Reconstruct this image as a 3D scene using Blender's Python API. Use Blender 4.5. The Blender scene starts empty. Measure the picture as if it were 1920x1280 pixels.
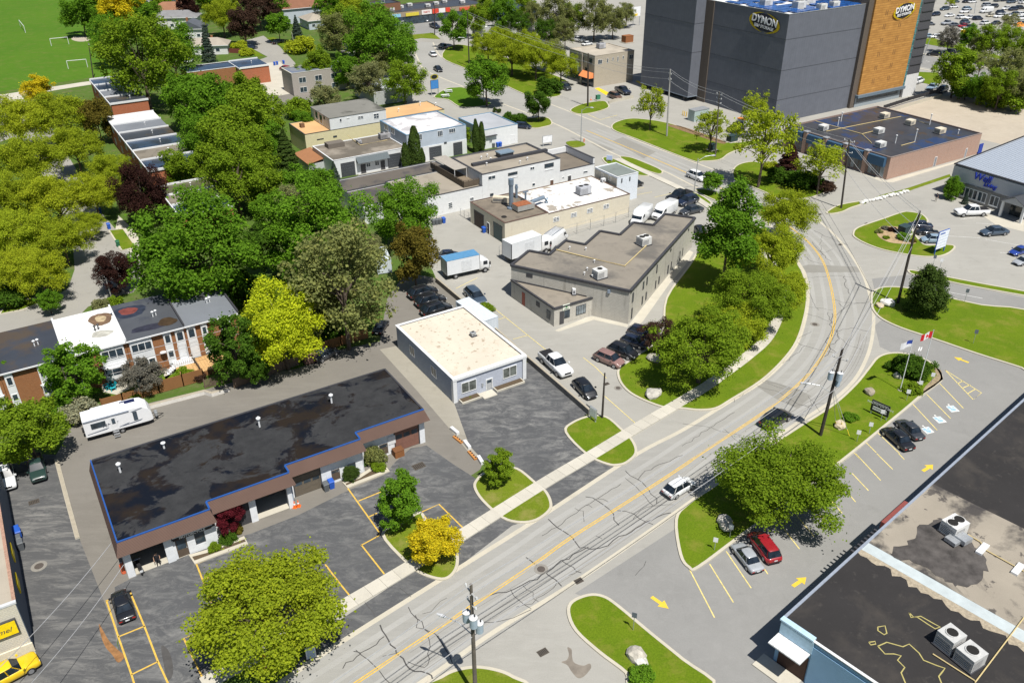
import bpy, bmesh, math, random
from mathutils import Vector, Matrix, noise
from mathutils.geometry import tessellate_polygon
R = math.radians
random.seed(7)
sc = bpy.context.scene
COL = sc.collection

# ------------------------------------------------------------------ camera
CAMH = 64.0; FPX = 1605.0; PITCH = R(30.06); ROLL = R(-0.39)
_F = Vector((0, math.cos(PITCH), -math.sin(PITCH))); _r = Vector((1, 0, 0)); _u = _r.cross(_F)
CX = math.cos(ROLL)*_r + math.sin(ROLL)*_u
CY = -math.sin(ROLL)*_r + math.cos(ROLL)*_u
cam_d = bpy.data.cameras.new('camera'); cam = bpy.data.objects.new('camera', cam_d); COL.objects.link(cam)
cam.matrix_world = Matrix.Translation((0, 0, CAMH)) @ Matrix((CX, CY, -_F)).transposed().to_4x4()
cam_d.sensor_width = 36.0; cam_d.lens = 36.0*FPX/1920.0; cam_d.clip_end = 3000; cam_d.clip_start = 1
sc.camera = cam

# ------------------------------------------------------------------ light
SUN_AZ, SUN_EL = 299.0, 62.0            # direction towards the sun, degrees in the scene's frame
w = bpy.data.worlds.new('World'); sc.world = w; w.use_nodes = True
wn = w.node_tree.nodes; wn.clear()
wo = wn.new('ShaderNodeOutputWorld'); wb = wn.new('ShaderNodeBackground'); ws = wn.new('ShaderNodeTexSky')
ws.sky_type = 'NISHITA'; ws.sun_disc = False; ws.sun_elevation = R(SUN_EL); ws.sun_rotation = R(90-SUN_AZ)
ws.air_density = 1.0; ws.dust_density = 0.6; ws.ozone_density = 1.0
w.node_tree.links.new(ws.outputs[0], wb.inputs[0]); wb.inputs[1].default_value = 0.06
w.node_tree.links.new(wb.outputs[0], wo.inputs[0])
sl = bpy.data.lights.new('sun', 'SUN'); sl.energy = 5.0; sl.angle = R(0.53); sl.color = (1.0, 0.962, 0.89)
so = bpy.data.objects.new('sun', sl); COL.objects.link(so)
_sd = Vector((math.cos(R(SUN_AZ))*math.cos(R(SUN_EL)), math.sin(R(SUN_AZ))*math.cos(R(SUN_EL)), math.sin(R(SUN_EL))))
so.rotation_euler = _sd.to_track_quat('Z', 'Y').to_euler(); so.location = (60, -120, 220)
sc.view_settings.view_transform = 'Standard'; sc.view_settings.look = 'None'
sc.view_settings.exposure = 0.3; sc.view_settings.gamma = 1.0; sc.view_settings.use_curve_mapping = False

# ------------------------------------------------------------------ pixels of the photograph -> ground points
REF = {'P': (0, 0, 1), 'A': (1100, 230, 4), 'B': (760, 60, 4), 'C': (1440, 360, 4), 'D': (1560, 0, 5.333), 'E': (660, 0, 4), 'F': (280, 0, 5.0526),
       'a': (0, 0, 2.977), 'b': (640, 0, 2.977), 'c': (1280, 0, 2.977), 'd': (0, 420, 2.977), 'e': (640, 420, 2.977), 'f': (1280, 420, 2.977),
       'g': (0, 850, 2.977), 'h': (640, 850, 2.977), 'i': (1280, 850, 2.977),
       'j': (160, 900, 6), 'k': (480, 740, 5.647), 'l': (720, 560, 6.4), 'm': (0, 560, 6.4), 'n': (180, 520, 5.818), 'o': (860, 330, 5.647),
       'p': (940, 400, 5.189), 'q': (1180, 0, 5.0526), 'r': (1440, 1120, 7.385), 's': (1480, 180, 5.0526), 't': (1760, 260, 7.111), 'u': (0, 930, 3.657),
       'v': (520, 170, 4.174), 'w': (1050, 60, 9.144), 'x': (640, 260, 4), 'y': (1560, 0, 5.565)}
def pxs(s):
    "parse 'P 10,20 30,40 A 5,6' into photograph pixels"
    out = []; ref = REF['P']
    for tok in s.split():
        if tok in REF: ref = REF[tok]; continue
        a, b = tok.split(','); out.append((ref[0]+float(a)/ref[2], ref[1]+float(b)/ref[2]))
    return out
def ray(p): return _F*FPX + CX*(p[0]-960) - CY*(p[1]-640)
def G(p, z=0.0):
    if isinstance(p, str): p = pxs(p)[0]
    d = ray(p); t = (z-CAMH)/d.z
    return Vector((d.x*t, d.y*t, z))
def GS(s, z=0.0): return [G(p, z) for p in pxs(s)]
def mpp(P):  # metres per photo pixel at point P
    return (Vector(P)-Vector((0, 0, CAMH))).dot(_F)/FPX

# ------------------------------------------------------------------ objects
def tag(o, label=None, cat=None, group=None, kind=None):
    if label: o['label'] = label
    if cat: o['category'] = cat
    if group: o['group'] = group
    if kind: o['kind'] = kind
    return o
def empty(name, loc=(0, 0, 0), rz=0, parent=None):
    o = bpy.data.objects.new(name, None); COL.objects.link(o); o.empty_display_size = .5
    o.location = loc; o.rotation_euler = (0, 0, rz)
    if parent: o.parent = parent
    return o
def thing(name, label, cat, loc=(0, 0, 0), rz=0, group=None): return tag(empty(name, loc, rz), label, cat, group)
def mobj(name, me, mat=None, parent=None, loc=(0, 0, 0), rz=0):
    o = bpy.data.objects.new(name, me); COL.objects.link(o)
    if mat is not None and len(me.materials) == 0: me.materials.append(mat)
    if parent is not None: o.parent = parent
    o.location = loc; o.rotation_euler = (0, 0, rz)
    return o
def setmat(o, i, mat):
    o.material_slots[i].link = 'OBJECT'; o.material_slots[i].material = mat
def copy_tree(o, parent=None):
    c = o.copy(); COL.objects.link(c); c.parent = parent
    for ch in o.children: copy_tree(ch, c)
    return c

class MB:
    "collects shapes; build() makes one mesh object"
    def __init__(s): s.v = []; s.f = []; s.m = []
    def add(s, vs, fs, mi=0):
        n = len(s.v); s.v += [tuple(v) for v in vs]; s.f += [[n+i for i in f] for f in fs]; s.m += [mi]*len(fs); return s
    def box(s, x0, x1, y0, y1, z0, z1, mi=0):
        return s.add([(x0, y0, z0), (x1, y0, z0), (x1, y1, z0), (x0, y1, z0), (x0, y0, z1), (x1, y0, z1), (x1, y1, z1), (x0, y1, z1)],
                     [(0, 3, 2, 1), (4, 5, 6, 7), (0, 1, 5, 4), (1, 2, 6, 5), (2, 3, 7, 6), (3, 0, 4, 7)], mi)
    def prism(s, pts, z0, z1, mi=0, top=None):
        pts = [Vector((p[0], p[1], 0)) for p in pts]
        ar = sum(pts[i].x*pts[i-1].y-pts[i-1].x*pts[i].y for i in range(len(pts)))
        if ar > 0: pts.reverse()
        n = len(pts); vs = [(p.x, p.y, z0) for p in pts]+[(p.x, p.y, z1) for p in pts]
        s.add(vs, [(i, (i+1) % n, n+(i+1) % n, n+i) for i in range(n)], mi)
        tr = tessellate_polygon([pts]); fs = []
        for t in tr:
            a, b, c = t
            if (pts[b]-pts[a]).cross(pts[c]-pts[a]).z < 0: b, c = c, b
            fs.append((a, b, c))
        s.add([(p.x, p.y, z1) for p in pts], fs, mi if top is None else top)
        return s
    def flat(s, pts, z, mi=0):
        pts = [Vector((p[0], p[1], 0)) for p in pts]; fs = []
        for t in tessellate_polygon([pts]):
            a, b, c = t
            if (pts[b]-pts[a]).cross(pts[c]-pts[a]).z < 0: b, c = c, b
            fs.append((a, b, c))
        return s.add([(p.x, p.y, z) for p in pts], fs, mi)
    def strip(s, pts, wd, z, mi=0, h=0, closed=False):
        "band of width wd along a polyline; h gives it sides"
        pts = [Vector((p[0], p[1])) for p in pts]; n = len(pts); Ls = []; Rs = []
        for i in range(n):
            a = pts[i-1] if (i > 0 or closed) else pts[i]; b = pts[(i+1) % n] if (i < n-1 or closed) else pts[i]
            d = (b-a); d = d.normalized() if d.length > 1e-6 else Vector((1, 0)); nn = Vector((-d.y, d.x))
            Ls.append(pts[i]+nn*wd/2); Rs.append(pts[i]-nn*wd/2)
        vs = [(p.x, p.y, z) for p in Ls]+[(p.x, p.y, z) for p in Rs]; rg = range(n if closed else n-1)
        fs = [(i, n+i, n+(i+1) % n, (i+1) % n) for i in rg]
        if h:
            vs += [(p.x, p.y, z-h) for p in Ls]+[(p.x, p.y, z-h) for p in Rs]
            fs += [(2*n+i, i, (i+1) % n, 2*n+(i+1) % n) for i in rg]+[(n+i, 3*n+i, 3*n+(i+1) % n, n+(i+1) % n) for i in rg]
            if not closed: fs += [(0, 2*n, 3*n, n), (n-1, 2*n-1, 4*n-1, 3*n-1)]
        return s.add(vs, fs, mi)
    def tube(s, pts, rad, n=6, mi=0, cap=True):
        pts = [Vector(p) for p in pts]; k = len(pts)
        rads = rad if isinstance(rad, (list, tuple)) else [rad]*k
        vs = []; 
        for i in range(k):
            d = (pts[min(i+1, k-1)]-pts[max(i-1, 0)]).normalized()
            a = d.orthogonal().normalized() if abs(d.z) < .95 else Vector((1, 0, 0)); a = (a-d*a.dot(d)).normalized(); b = d.cross(a)
            for j in range(n):
                t = 2*math.pi*j/n; vs.append(pts[i]+(a*math.cos(t)+b*math.sin(t))*rads[i])
        fs = [(i*n+j, i*n+(j+1) % n, (i+1)*n+(j+1) % n, (i+1)*n+j) for i in range(k-1) for j in range(n)]
        if cap: fs += [tuple(range(n-1, -1, -1)), tuple((k-1)*n+j for j in range(n))]
        return s.add(vs, fs, mi)
    def cyl(s, x, y, z0, z1, r, n=10, mi=0, r2=None): return s.tube([(x, y, z0), (x, y, z1)], [r, r if r2 is None else r2], n, mi)
    def lathe(s, prof, n=12, mi=0, c=(0, 0, 0)):
        vs = [(c[0]+r*math.cos(2*math.pi*j/n), c[1]+r*math.sin(2*math.pi*j/n), c[2]+z) for r, z in prof for j in range(n)]
        k = len(prof)
        return s.add(vs, [(i*n+j, i*n+(j+1) % n, (i+1)*n+(j+1) % n, (i+1)*n+j) for i in range(k-1) for j in range(n)]+[tuple((k-1)*n+j for j in range(n))], mi)
    def mesh(s, name, mats=None, smooth=False):
        me = bpy.data.meshes.new(name); me.from_pydata(s.v, [], s.f); 
        for m in (mats or []): me.materials.append(m)
        if len(mats or []) > 1: me.polygons.foreach_set('material_index', s.m)
        if smooth: me.polygons.foreach_set('use_smooth', [True]*len(me.polygons))
        me.update(); return me
    def build(s, name, mat, parent=None, loc=(0, 0, 0), rz=0, smooth=False):
        mats = mat if isinstance(mat, (list, tuple)) else [mat]
        return mobj(name, s.mesh(name, mats, smooth), None, parent, loc, rz)

# ------------------------------------------------------------------ materials
MAT = {}
class N:
    "tiny node-graph helper"
    def __init__(s, name):
        s.m = bpy.data.materials.new(name); s.m.use_nodes = True; s.t = s.m.node_tree; s.t.nodes.clear()
        s.out = s.t.nodes.new('ShaderNodeOutputMaterial'); s.b = s.t.nodes.new('ShaderNodeBsdfPrincipled')
        s.t.links.new(s.b.outputs[0], s.out.inputs[0]); s.tc = s.t.nodes.new('ShaderNodeTexCoord')
        s.b.inputs['Roughness'].default_value = .9; s.b.inputs['Specular IOR Level'].default_value = .25
    def n(s, typ, **k):
        x = s.t.nodes.new(typ)
        for a, b in k.items(): setattr(x, a, b)
        return x
    def l(s, a, b): s.t.links.new(a, b)
    def vec(s, sx=1, sy=1, sz=1, rz=0, src='Object'):
        mp = s.n('ShaderNodeMapping'); mp.inputs['Scale'].default_value = (sx, sy, sz); mp.inputs['Rotation'].default_value = (0, 0, rz)
        s.l(s.tc.outputs[src], mp.inputs[0]); return mp.outputs[0]
    def noise(s, v, scale, detail=4, rough=.6, dist=0):
        x = s.n('ShaderNodeTexNoise'); x.inputs['Scale'].default_value = scale; x.inputs['Detail'].default_value = detail
        x.inputs['Roughness'].default_value = rough; x.inputs['Distortion'].default_value = dist; s.l(v, x.inputs['Vector']); return x.outputs['Fac']
    def ramp(s, fac, stops):
        x = s.n('ShaderNodeValToRGB'); e = x.color_ramp.elements
        while len(e) > 1: e.remove(e[-1])
        e[0].position, c = stops[0]; e[0].color = c3(c)
        for p, c in stops[1:]: y = e.new(p); y.color = c3(c)
        s.l(fac, x.inputs[0]); return x.outputs[0]
    def mix(s, fac, a, b, mode='MIX'):
        x = s.n('ShaderNodeMix', data_type='RGBA', blend_type=mode)
        for sock, val in ((x.inputs[0], fac), (x.inputs[6], a), (x.inputs[7], b)):
            if hasattr(val, 'links') or hasattr(val, 'is_linked'): s.l(val, sock)
            elif sock == x.inputs[0]: sock.default_value = val
            else: sock.default_value = c3(val)
        return x.outputs[2]
    def math(s, op, a, b=0.0, clamp=False):
        x = s.n('ShaderNodeMath', operation=op); x.use_clamp = clamp
        for i, v in enumerate((a, b)):
            if hasattr(v, 'is_linked'): s.l(v, x.inputs[i])
            else: x.inputs[i].default_value = v
        return x.outputs[0]
    def col(s, v):
        if hasattr(v, 'is_linked'): s.l(v, s.b.inputs['Base Color'])
        else: s.b.inputs['Base Color'].default_value = c3(v)
        return s
    def bump(s, h, dist=.02, st=.6):
        x = s.n('ShaderNodeBump'); x.inputs['Strength'].default_value = st; x.inputs['Distance'].default_value = dist
        s.l(h, x.inputs['Height']); s.l(x.outputs[0], s.b.inputs['Normal'])
    def set(s, **k):
        for a, b in k.items(): s.b.inputs[a.replace('_', ' ')].default_value = b
        return s
def c3(c):
    if isinstance(c, (int, float)): return (c, c, c, 1)
    return tuple(c)+(1,) if len(c) == 3 else tuple(c)
def sh(c, k): return tuple(min(1, x*k) for x in c)

def plain(name, c, rough=.7, metal=0, var=.12, scale=3, spec=.3):
    if name in MAT: return MAT[name]
    g = N(name); f = g.noise(g.vec(), scale, 5, .65)
    g.col(g.ramp(f, [(.3, sh(c, 1-var)), (.7, sh(c, 1+var))])); g.set(Roughness=rough, Metallic=metal, Specular_IOR_Level=spec)
    MAT[name] = g.m; return g.m
def asphalt(name, c, streak=None, rz=0, big=.12, amt=.5, stain=.35, sc2=(1, 1)):
    "worn paving: fine grain, broad blotches, pale scoured streaks, dark stains"
    if name in MAT: return MAT[name]
    g = N(name); v = g.vec(); vs = g.vec(sc2[0], sc2[1], 1, rz)
    fine = g.noise(v, 9, 3, .8); broad = g.noise(v, big, 6, .62); 
    base = g.ramp(broad, [(.25, sh(c, .86)), (.5, c), (.75, sh(c, 1.12))])
    base = g.mix(.35, base, g.ramp(fine, [(.2, sh(c, .7)), (.8, sh(c, 1.3))]))
    if streak:
        s1 = g.noise(vs, .6, 10, .78, .7); s2 = g.noise(v, .07, 3, .5)
        m = g.math('MULTIPLY', g.ramp(s1, [(.46, 0), (.66, 1)]), g.ramp(s2, [(.34, .25), (.58, 1)]))
        base = g.mix(g.math('MULTIPLY', m, amt), base, streak)
        s3 = g.noise(vs, 2.2, 8, .75, .6)
        base = g.mix(g.math('MULTIPLY', g.ramp(s3, [(.55, 0), (.75, 1)]), amt*.6), base, streak)
    st = g.noise(v, .35, 5, .6, .4)
    base = g.mix(g.math('MULTIPLY', g.ramp(st, [(.6, 0), (.78, 1)]), stain), base, sh(c, .45))
    g.col(base); g.bump(fine, .01, .4); g.set(Roughness=.93, Specular_IOR_Level=.12); MAT[name] = g.m; return g.m
def grassm(name, c1, c2, c3_=None, big=.12, stripes=None):
    if name in MAT: return MAT[name]
    g = N(name); v = g.vec(); f = g.noise(v, 6, 4, .75); b = g.noise(v, big, 5, .6)
    col = g.mix(g.ramp(b, [(.35, 0), (.65, 1)]), c1, c2)
    col = g.mix(.55, col, g.ramp(f, [(.25, sh(c1, .55)), (.55, c2), (.8, sh(c2, 1.45))]))
    if c3_: col = g.mix(g.ramp(g.noise(v, .3, 6, .7), [(.5, 0), (.7, .8)]), col, c3_)
    if stripes:
        wv = g.n('ShaderNodeTexWave'); wv.inputs['Scale'].default_value = stripes[0]; wv.inputs['Distortion'].default_value = .3
        g.l(g.vec(rz=stripes[1]), wv.inputs['Vector']); col = g.mix(g.math('MULTIPLY', wv.outputs['Fac'], stripes[2]), col, sh(c1, .6))
    g.col(col); g.bump(f, .05, .8); g.set(Roughness=.95, Specular_IOR_Level=.1); MAT[name] = g.m; return g.m
def membrane(name, c, stains=(), rough=.85, seams=0, big=.18, var=.15, spec=.3):
    "flat-roof covering: colour, blotches, a list of (scale, lo, hi, colour, amount) stains, optional sheet seams"
    if name in MAT: return MAT[name]
    g = N(name); v = g.vec(); fine = g.noise(v, 14, 3, .8); b = g.noise(v, big, 6, .6)
    col = g.ramp(b, [(.28, sh(c, 1-var)), (.72, sh(c, 1+var))])
    col = g.mix(.3, col, g.ramp(fine, [(.2, sh(c, .65)), (.8, sh(c, 1.35))]))
    for i, (scl, lo, hi, cc, amt) in enumerate(stains):
        mp = g.n('ShaderNodeMapping'); mp.inputs['Location'].default_value = (13.7*i, 5.1*i, 0); g.l(g.tc.outputs['Object'], mp.inputs[0])
        m = g.ramp(g.noise(mp.outputs[0], scl, 7, .62, .3), [(lo, 0), (hi, 1)])
        col = g.mix(g.math('MULTIPLY', m, amt), col, cc)
    if seams:
        wv = g.n('ShaderNodeTexWave'); wv.inputs['Scale'].default_value = seams; wv.inputs['Distortion'].default_value = .15
        g.l(g.vec(), wv.inputs['Vector']); col = g.mix(g.ramp(wv.outputs['Fac'], [(.93, 0), (.99, .35)]), col, sh(c, .55))
    g.col(col); g.set(Roughness=rough, Specular_IOR_Level=spec); MAT[name] = g.m; return g.m
def masonry(name, c1, c2, mortar, bw=.4, bh=.2, dirt=None, ms=.02, amt=.5):
    "coursed block or brick on vertical walls (local x+y along the wall, z up)"
    if name in MAT: return MAT[name]
    g = N(name); sp = g.n('ShaderNodeSeparateXYZ'); g.l(g.tc.outputs['Object'], sp.inputs[0])
    cb = g.n('ShaderNodeCombineXYZ'); g.l(g.math('ADD', sp.outputs[0], sp.outputs[1]), cb.inputs[0]); g.l(sp.outputs[2], cb.inputs[1])
    br = g.n('ShaderNodeTexBrick'); br.inputs['Color1'].default_value = c3(c1); br.inputs['Color2'].default_value = c3(c2); br.inputs['Mortar'].default_value = c3(mortar)
    br.inputs['Scale'].default_value = 1; br.inputs['Brick Width'].default_value = bw; br.inputs['Row Height'].default_value = bh; br.inputs['Mortar Size'].default_value = ms
    g.l(cb.outputs[0], br.inputs['Vector']); col = br.outputs['Color']
    col = g.mix(.25, col, g.ramp(g.noise(g.vec(), 1.2, 5, .7), [(.25, sh(c1, .7)), (.75, sh(c1, 1.25))]))
    if dirt:
        m = g.ramp(g.noise(g.vec(1.2, 1.2, .12), .9, 6, .7), [(.55, 0), (.75, 1)])
        col = g.mix(g.math('MULTIPLY', m, amt), col, dirt)
    g.col(col); g.bump(br.outputs['Fac'], -.01, .5); MAT[name] = g.m; return g.m
def siding(name, c, pitch=.2, vert=False, dark=.75, rough=.7, wide=.12):
    "ribbed or lapped cladding"
    if name in MAT: return MAT[name]
    g = N(name); sp = g.n('ShaderNodeSeparateXYZ'); g.l(g.tc.outputs['Object'], sp.inputs[0])
    a = g.math('ADD', sp.outputs[0], sp.outputs[1]) if vert else sp.outputs[2]
    fr = g.math('FRACT', g.math('DIVIDE', a, pitch))
    m = g.ramp(fr, [(0, 1), (wide, .3), (wide*1.6, 0), (.97, 0), (1, 1)])
    col = g.ramp(g.noise(g.vec(), .5, 5, .6), [(.3, sh(c, .92)), (.7, sh(c, 1.08))])
    g.col(g.mix(m, col, sh(c, dark))); g.bump(fr, .015, .5); g.set(Roughness=rough); MAT[name] = g.m; return g.m
def glassm(name, c=(.03, .045, .06), rough=.08):
    if name in MAT: return MAT[name]
    g = N(name); f = g.noise(g.vec(), .9, 3, .6)
    g.col(g.ramp(f, [(.3, sh(c, .5)), (.7, sh(c, 1.8))])); g.set(Roughness=rough, Specular_IOR_Level=.6, IOR=1.5); MAT[name] = g.m; return g.m
def paint(name, c, coat=.7, metal=.0):
    if name in MAT: return MAT[name]
    g = N(name); f = g.noise(g.vec(), 1.2, 4, .6)
    g.col(g.ramp(f, [(.3, sh(c, .9)), (.7, sh(c, 1.08))])); g.set(Roughness=.38, Metallic=metal, Specular_IOR_Level=.5, Coat_Weight=coat, Coat_Roughness=.06); MAT[name] = g.m; return g.m
def leafm(name, c, trans=.5, var=.4, dark=None):
    "foliage: colour varies leaf by leaf and clump by clump, light passes through"
    if name in MAT: return MAT[name]
    g = N(name); ge = g.n('ShaderNodeNewGeometry'); oi = g.n('ShaderNodeObjectInfo')
    c1 = sh(c, 1-var); c2 = sh(c, 1+var); c2 = (min(1, c2[0]*1.12), c2[1], c2[2]*.85)
    col = g.ramp(ge.outputs['Random Per Island'], [(0, c1), (.5, c), (1, c2)])
    cl = g.noise(g.vec(), 1.6, 3, .6); col = g.mix(g.math('MULTIPLY', g.ramp(cl, [(.4, 0), (.65, 1)]), .45), col, sh(c, 1.35))
    col = g.mix(g.math('MULTIPLY', oi.outputs['Random'], .28), col, (dark or sh(c, .6)))
    d = g.n('ShaderNodeBsdfDiffuse'); tr = g.n('ShaderNodeBsdfTranslucent'); mx = g.n('ShaderNodeMixShader')
    g.l(col, d.inputs[0]); g.l(g.mix(.4, col, (.5, .6, .05), 'MULTIPLY') if False else col, tr.inputs[0]); mx.inputs[0].default_value = trans
    g.l(d.outputs[0], mx.inputs[1]); g.l(tr.outputs[0], mx.inputs[2]); g.l(mx.outputs[0], g.out.inputs[0]); g.t.nodes.remove(g.b); MAT[name] = g.m; return g.m
def text(body, size, mat, parent, loc, rot, name='lettering', ext=.015, align='CENTER', sx=1.0, bold=0.0, shear=0.0):
    cu = bpy.data.curves.new(name, 'FONT'); cu.body = body; cu.size = size; cu.align_x = align; cu.align_y = 'CENTER'; cu.extrude = ext; cu.offset = bold; cu.shear = shear
    cu.resolution_u = 3
    o = bpy.data.objects.new(name, cu); COL.objects.link(o)
    dg = bpy.context.evaluated_depsgraph_get(); me = bpy.data.meshes.new_from_object(o.evaluated_get(dg)); bpy.data.objects.remove(o)
    o = bpy.data.objects.new(name, me); COL.objects.link(o); me.materials.clear(); me.materials.append(mat)
    o.parent = parent; o.location = loc; o.rotation_euler = rot; o.scale = (sx, 1, 1); return o
# ================================================================== GROUND
def cr(pts, closed=False, n=5):
    "Catmull-Rom smoothing"
    pts = [Vector((p[0], p[1])) for p in pts]; k = len(pts); out = []
    for i in range(k if closed else k-1):
        p0 = pts[i-1] if (closed or i > 0) else pts[i]; p1 = pts[i]; p2 = pts[(i+1) % k]; p3 = pts[(i+2) % k] if (closed or i+2 < k) else p2
        for j in range(n):
            t = j/n; out.append(.5*((2*p1)+(p2-p0)*t+(2*p0-5*p1+4*p2-p3)*t*t+(3*p1-p0-3*p2+p3)*t**3))
    if not closed: out.append(pts[-1])
    return out
LIGHT = asphalt('light_paving', (.318, .308, .28), (.39, .38, .35), .5, .1, .45, .25, (.4, 1.6))
ROADM = asphalt('road_asphalt', (.298, .292, .272), (.37, .362, .34), R(-32), .08, .5, .2, (.15, 2.2))
RIGHTM = asphalt('right_lot_asphalt', (.238, .235, .226), (.295, .29, .28), .5, .1, .4, .22)
DARKM = asphalt('worn_dark_asphalt', (.088, .09, .094), (.30, .295, .28), R(-32), .15, .62, .45, (.6, 1.3))
DARK2 = asphalt('worn_left_asphalt', (.09, .091, .093), (.30, .29, .27), R(-62), .15, .75, .35, (.4, 1.8))
LANEM = asphalt('lane_asphalt', (.185, .172, .152), (.235, .22, .195), R(-68), .12, .5, .25, (.3, 1.6))
CONC = asphalt('concrete', (.47, .44, .37), (.55, .52, .445), 0, .3, .4, .15)
KERBM = asphalt('kerb_concrete', (.47, .435, .355), (.55, .5, .42), 0, .4, .4, .25)
GRAVEL = asphalt('gravel', (.40, .35, .28), (.5, .45, .38), .3, .15, .5, .4)
STREET = asphalt('street_asphalt', (.29, .278, .25), (.34, .33, .3), .9, .1, .4, .25)
GRASS = grassm('lawn_grass', (.10, .15, .01), (.145, .19, .014), (.25, .22, .07), .16)
GRASSB = grassm('lush_grass', (.078, .14, .007), (.122, .18, .009), (.20, .19, .035), .2)
FIELDM = grassm('field_grass', (.06, .155, .012), (.095, .19, .016), (.15, .18, .04), .05, (.16, R(60), .55))
STRIPEG = grassm('striped_grass', (.07, .16, .01), (.115, .21, .014), None, .1, (.24, R(-58), .55))
GROUNDM = grassm('rough_ground', (.055, .105, .02), (.085, .14, .025), (.15, .13, .07), .08)
YEL = plain('yellow_line', (.60, .39, .07), .8, 0, .22, 2.5)
YELP = plain('pale_yellow_line', (.64, .53, .2), .8, 0, .25, 2.5)
WHL = plain('white_line', (.68, .68, .66), .8, 0, .2, 2.5)
TAR = plain('crack_sealer', (.075, .072, .07), .6, 0, .2, 2)

g0 = MB().flat([(-900, 8), (900, 8), (900, 1400), (-900, 1400)], 0).build('ground', GROUNDM); tag(g0, kind='structure')
def sheet(name, s, z, mat, sm=False):
    pts = GS(s) if isinstance(s, str) else s
    if sm: pts = cr(pts, True)
    o = MB().flat(pts, z).build(name, mat); tag(o, kind='structure'); return o
# broad light paving that carries the whole commercial side
sheet('parking_lot', 'P 500,1330 640,1130 1000,900 1130,800 1110,772 820,527 795,470 800,435 760,420 700,400 640,360 700,300 760,300 980,300 900,262 840,228 760,215 770,140 700,180 640,80 770,70 1000,-20 1990,-60 2080,300 2100,1400 1000,1420', .004, LIGHT)
LK = 'P 440,1332 500,1296 640,1203 855,1068 1010,971 1191,853 1280,806 1374,749 1428,715.6 1468,678.6 1495,641.7 1510,594.7 1515,554 1510,517 1498,494 1470,452 1420,402 1350,368 1307,352 1240,319 1162,293 1100,262 1035,230 935,192 882,168 827,146 795,130 783,110 770,78'
RK = 'P 700,1340 770,1292 828,1253 929,1182 1087,1085 1280,951 1340,904 1407.6,850 1495,793 1559,752 1602,712 1626,668 1636,628 1638,588 1633,561 1616,511 1582,460 1542,420 1508,400 1470,382 1435,361 1380,335 1295,302 1190,262 1150,242 1069,210 992,180 945,160 875,130 827,107 812,80'
Lk = cr(GS(LK)); Rk = cr(GS(RK))
road = sheet('road', Lk+Rk[::-1], .012, ROADM)
gm = MB(); gm.strip(Lk[:175], .55, .018); gm.strip(Rk, .5, .018); gut = gm.build('gutter', KERBM, road)
# cross streets, highway and far paving
sheet('street', 'P 640,84 700,74 780,72 830,70 835,80 800,84 700,90 640,100', .010, STREET)
hw = sheet('highway', 'P 1700,72 1950,128 1950,170 1690,118', .010, RIGHTM)
mh = MB()
for a, b in (('1700,95', '1950,149'),): mh.strip(GS('P %s %s' % (a, b)), 1.5, .10, 0, .1)
mh.strip(GS('P 1690,70 1960,128'), 1.0, .05); mh.strip(GS('P 1690,122 1960,176'), 1.0, .05); mh.build('median_kerb', KERBM, hw)
ml = MB()
for k in range(14):
    for f in (.30, .72):
        x = 1700+k*18; y0 = 72+(x-1700)*.224; y1 = 120+(x-1700)*.218; y = y0+(y1-y0)*f
        ml.strip([G((x, y)), G((x+7, y+1.55))], .18, .02)
ml.build('lane_dash', WHL, hw)
sheet('gravel_yard', 'P 1640,212 1700,196 1760,180 1850,185 1960,205 1960,290 1840,262 1700,232', .010, GRAVEL)
sheet('sports_field', 'P -260,170 -60,173 0,172 170,146 215,142 205,120 180,60 160,0 150,-40 -300,-40', .006, FIELDM)
sheet('path', 'P -150,192 14,176 150,155 220,146 220,152 150,162 40,180 60,200 90,215 -20,235 -150,250', .010, CONC)
# residential street on the left with its turning circle
sheet('street', 'P -120,240 40,190 75,205 110,262 150,330 190,398 225,440 262,486 268,520 250,548 200,560 165,575 140,600 60,628 0,648 -120,690 -120,600 0,575 88,566 128,540 140,505 136,450 100,370 60,290 20,260 -120,300', .008, STREET)
sheet('sidewalk', 'P 222,404 252,432 272,470 260,486 240,470 214,440', .012, CONC)
sheet('driveway', 'P 480,120 525,116 560,150 600,178 500,210', .008, CONC)
sheet('street', 'F 860,400 1080,340 1230,440 1310,520 1420,640 1040,640 980,590 1120,540 900,420', .007, STREET)
sheet('parking_lot', 'E 200,130 700,100 720,180 640,250 440,262 380,200', .012, RIGHTM)
sheet('loading_yard', 'F 1100,930 1330,890 1500,860 1560,960 1320,1060 1100,1010', .009, LANEM)
# auto-shop property: brown lane behind, dark scoured lots in front
lane = sheet('lane', 'P 96,868 140,792 285,754 392,728 470,708 560,690 640,655 712,640 726,560 760,512 812,520 900,600 990,690 900,880 560,1100 240,1096 205,1280 230,1330 160,1330 150,1010', .008, LANEM)
sheet('parking_lot', 'P -200,900 40,850 104,852 150,1012 212,1170 246,1330 -200,1330', .010, DARK2)
sheet('parking_lot', 'P 215,1100 246,1084 330,1040 470,1000 560,965 640,925 720,890 742,865 770,840 800,835 850,870 905,905 930,960 1000,905 700,1115 395,1290 330,1340 230,1340', .013, DARKM)
sheet('parking_lot', 'P 852,757 920,722 985,680 1000,678 1106,772 1075,795 1062,812 1100,850 1150,862 1191,856 1100,912 1010,968 960,985 855,1066 640,1200 540,1264 610,1180 760,1080 880,985 1000,905 905,862 880,835', .014, DARKM)
sheet('driveway', 'P 712,655 745,648 850,752 872,800 905,850 890,862 845,806 780,730', .013, asphalt('pale_strip', (.30, .28, .235), (.36, .34, .29), R(-50), .2, .5, .3, (.3, 1.4)))
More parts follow.
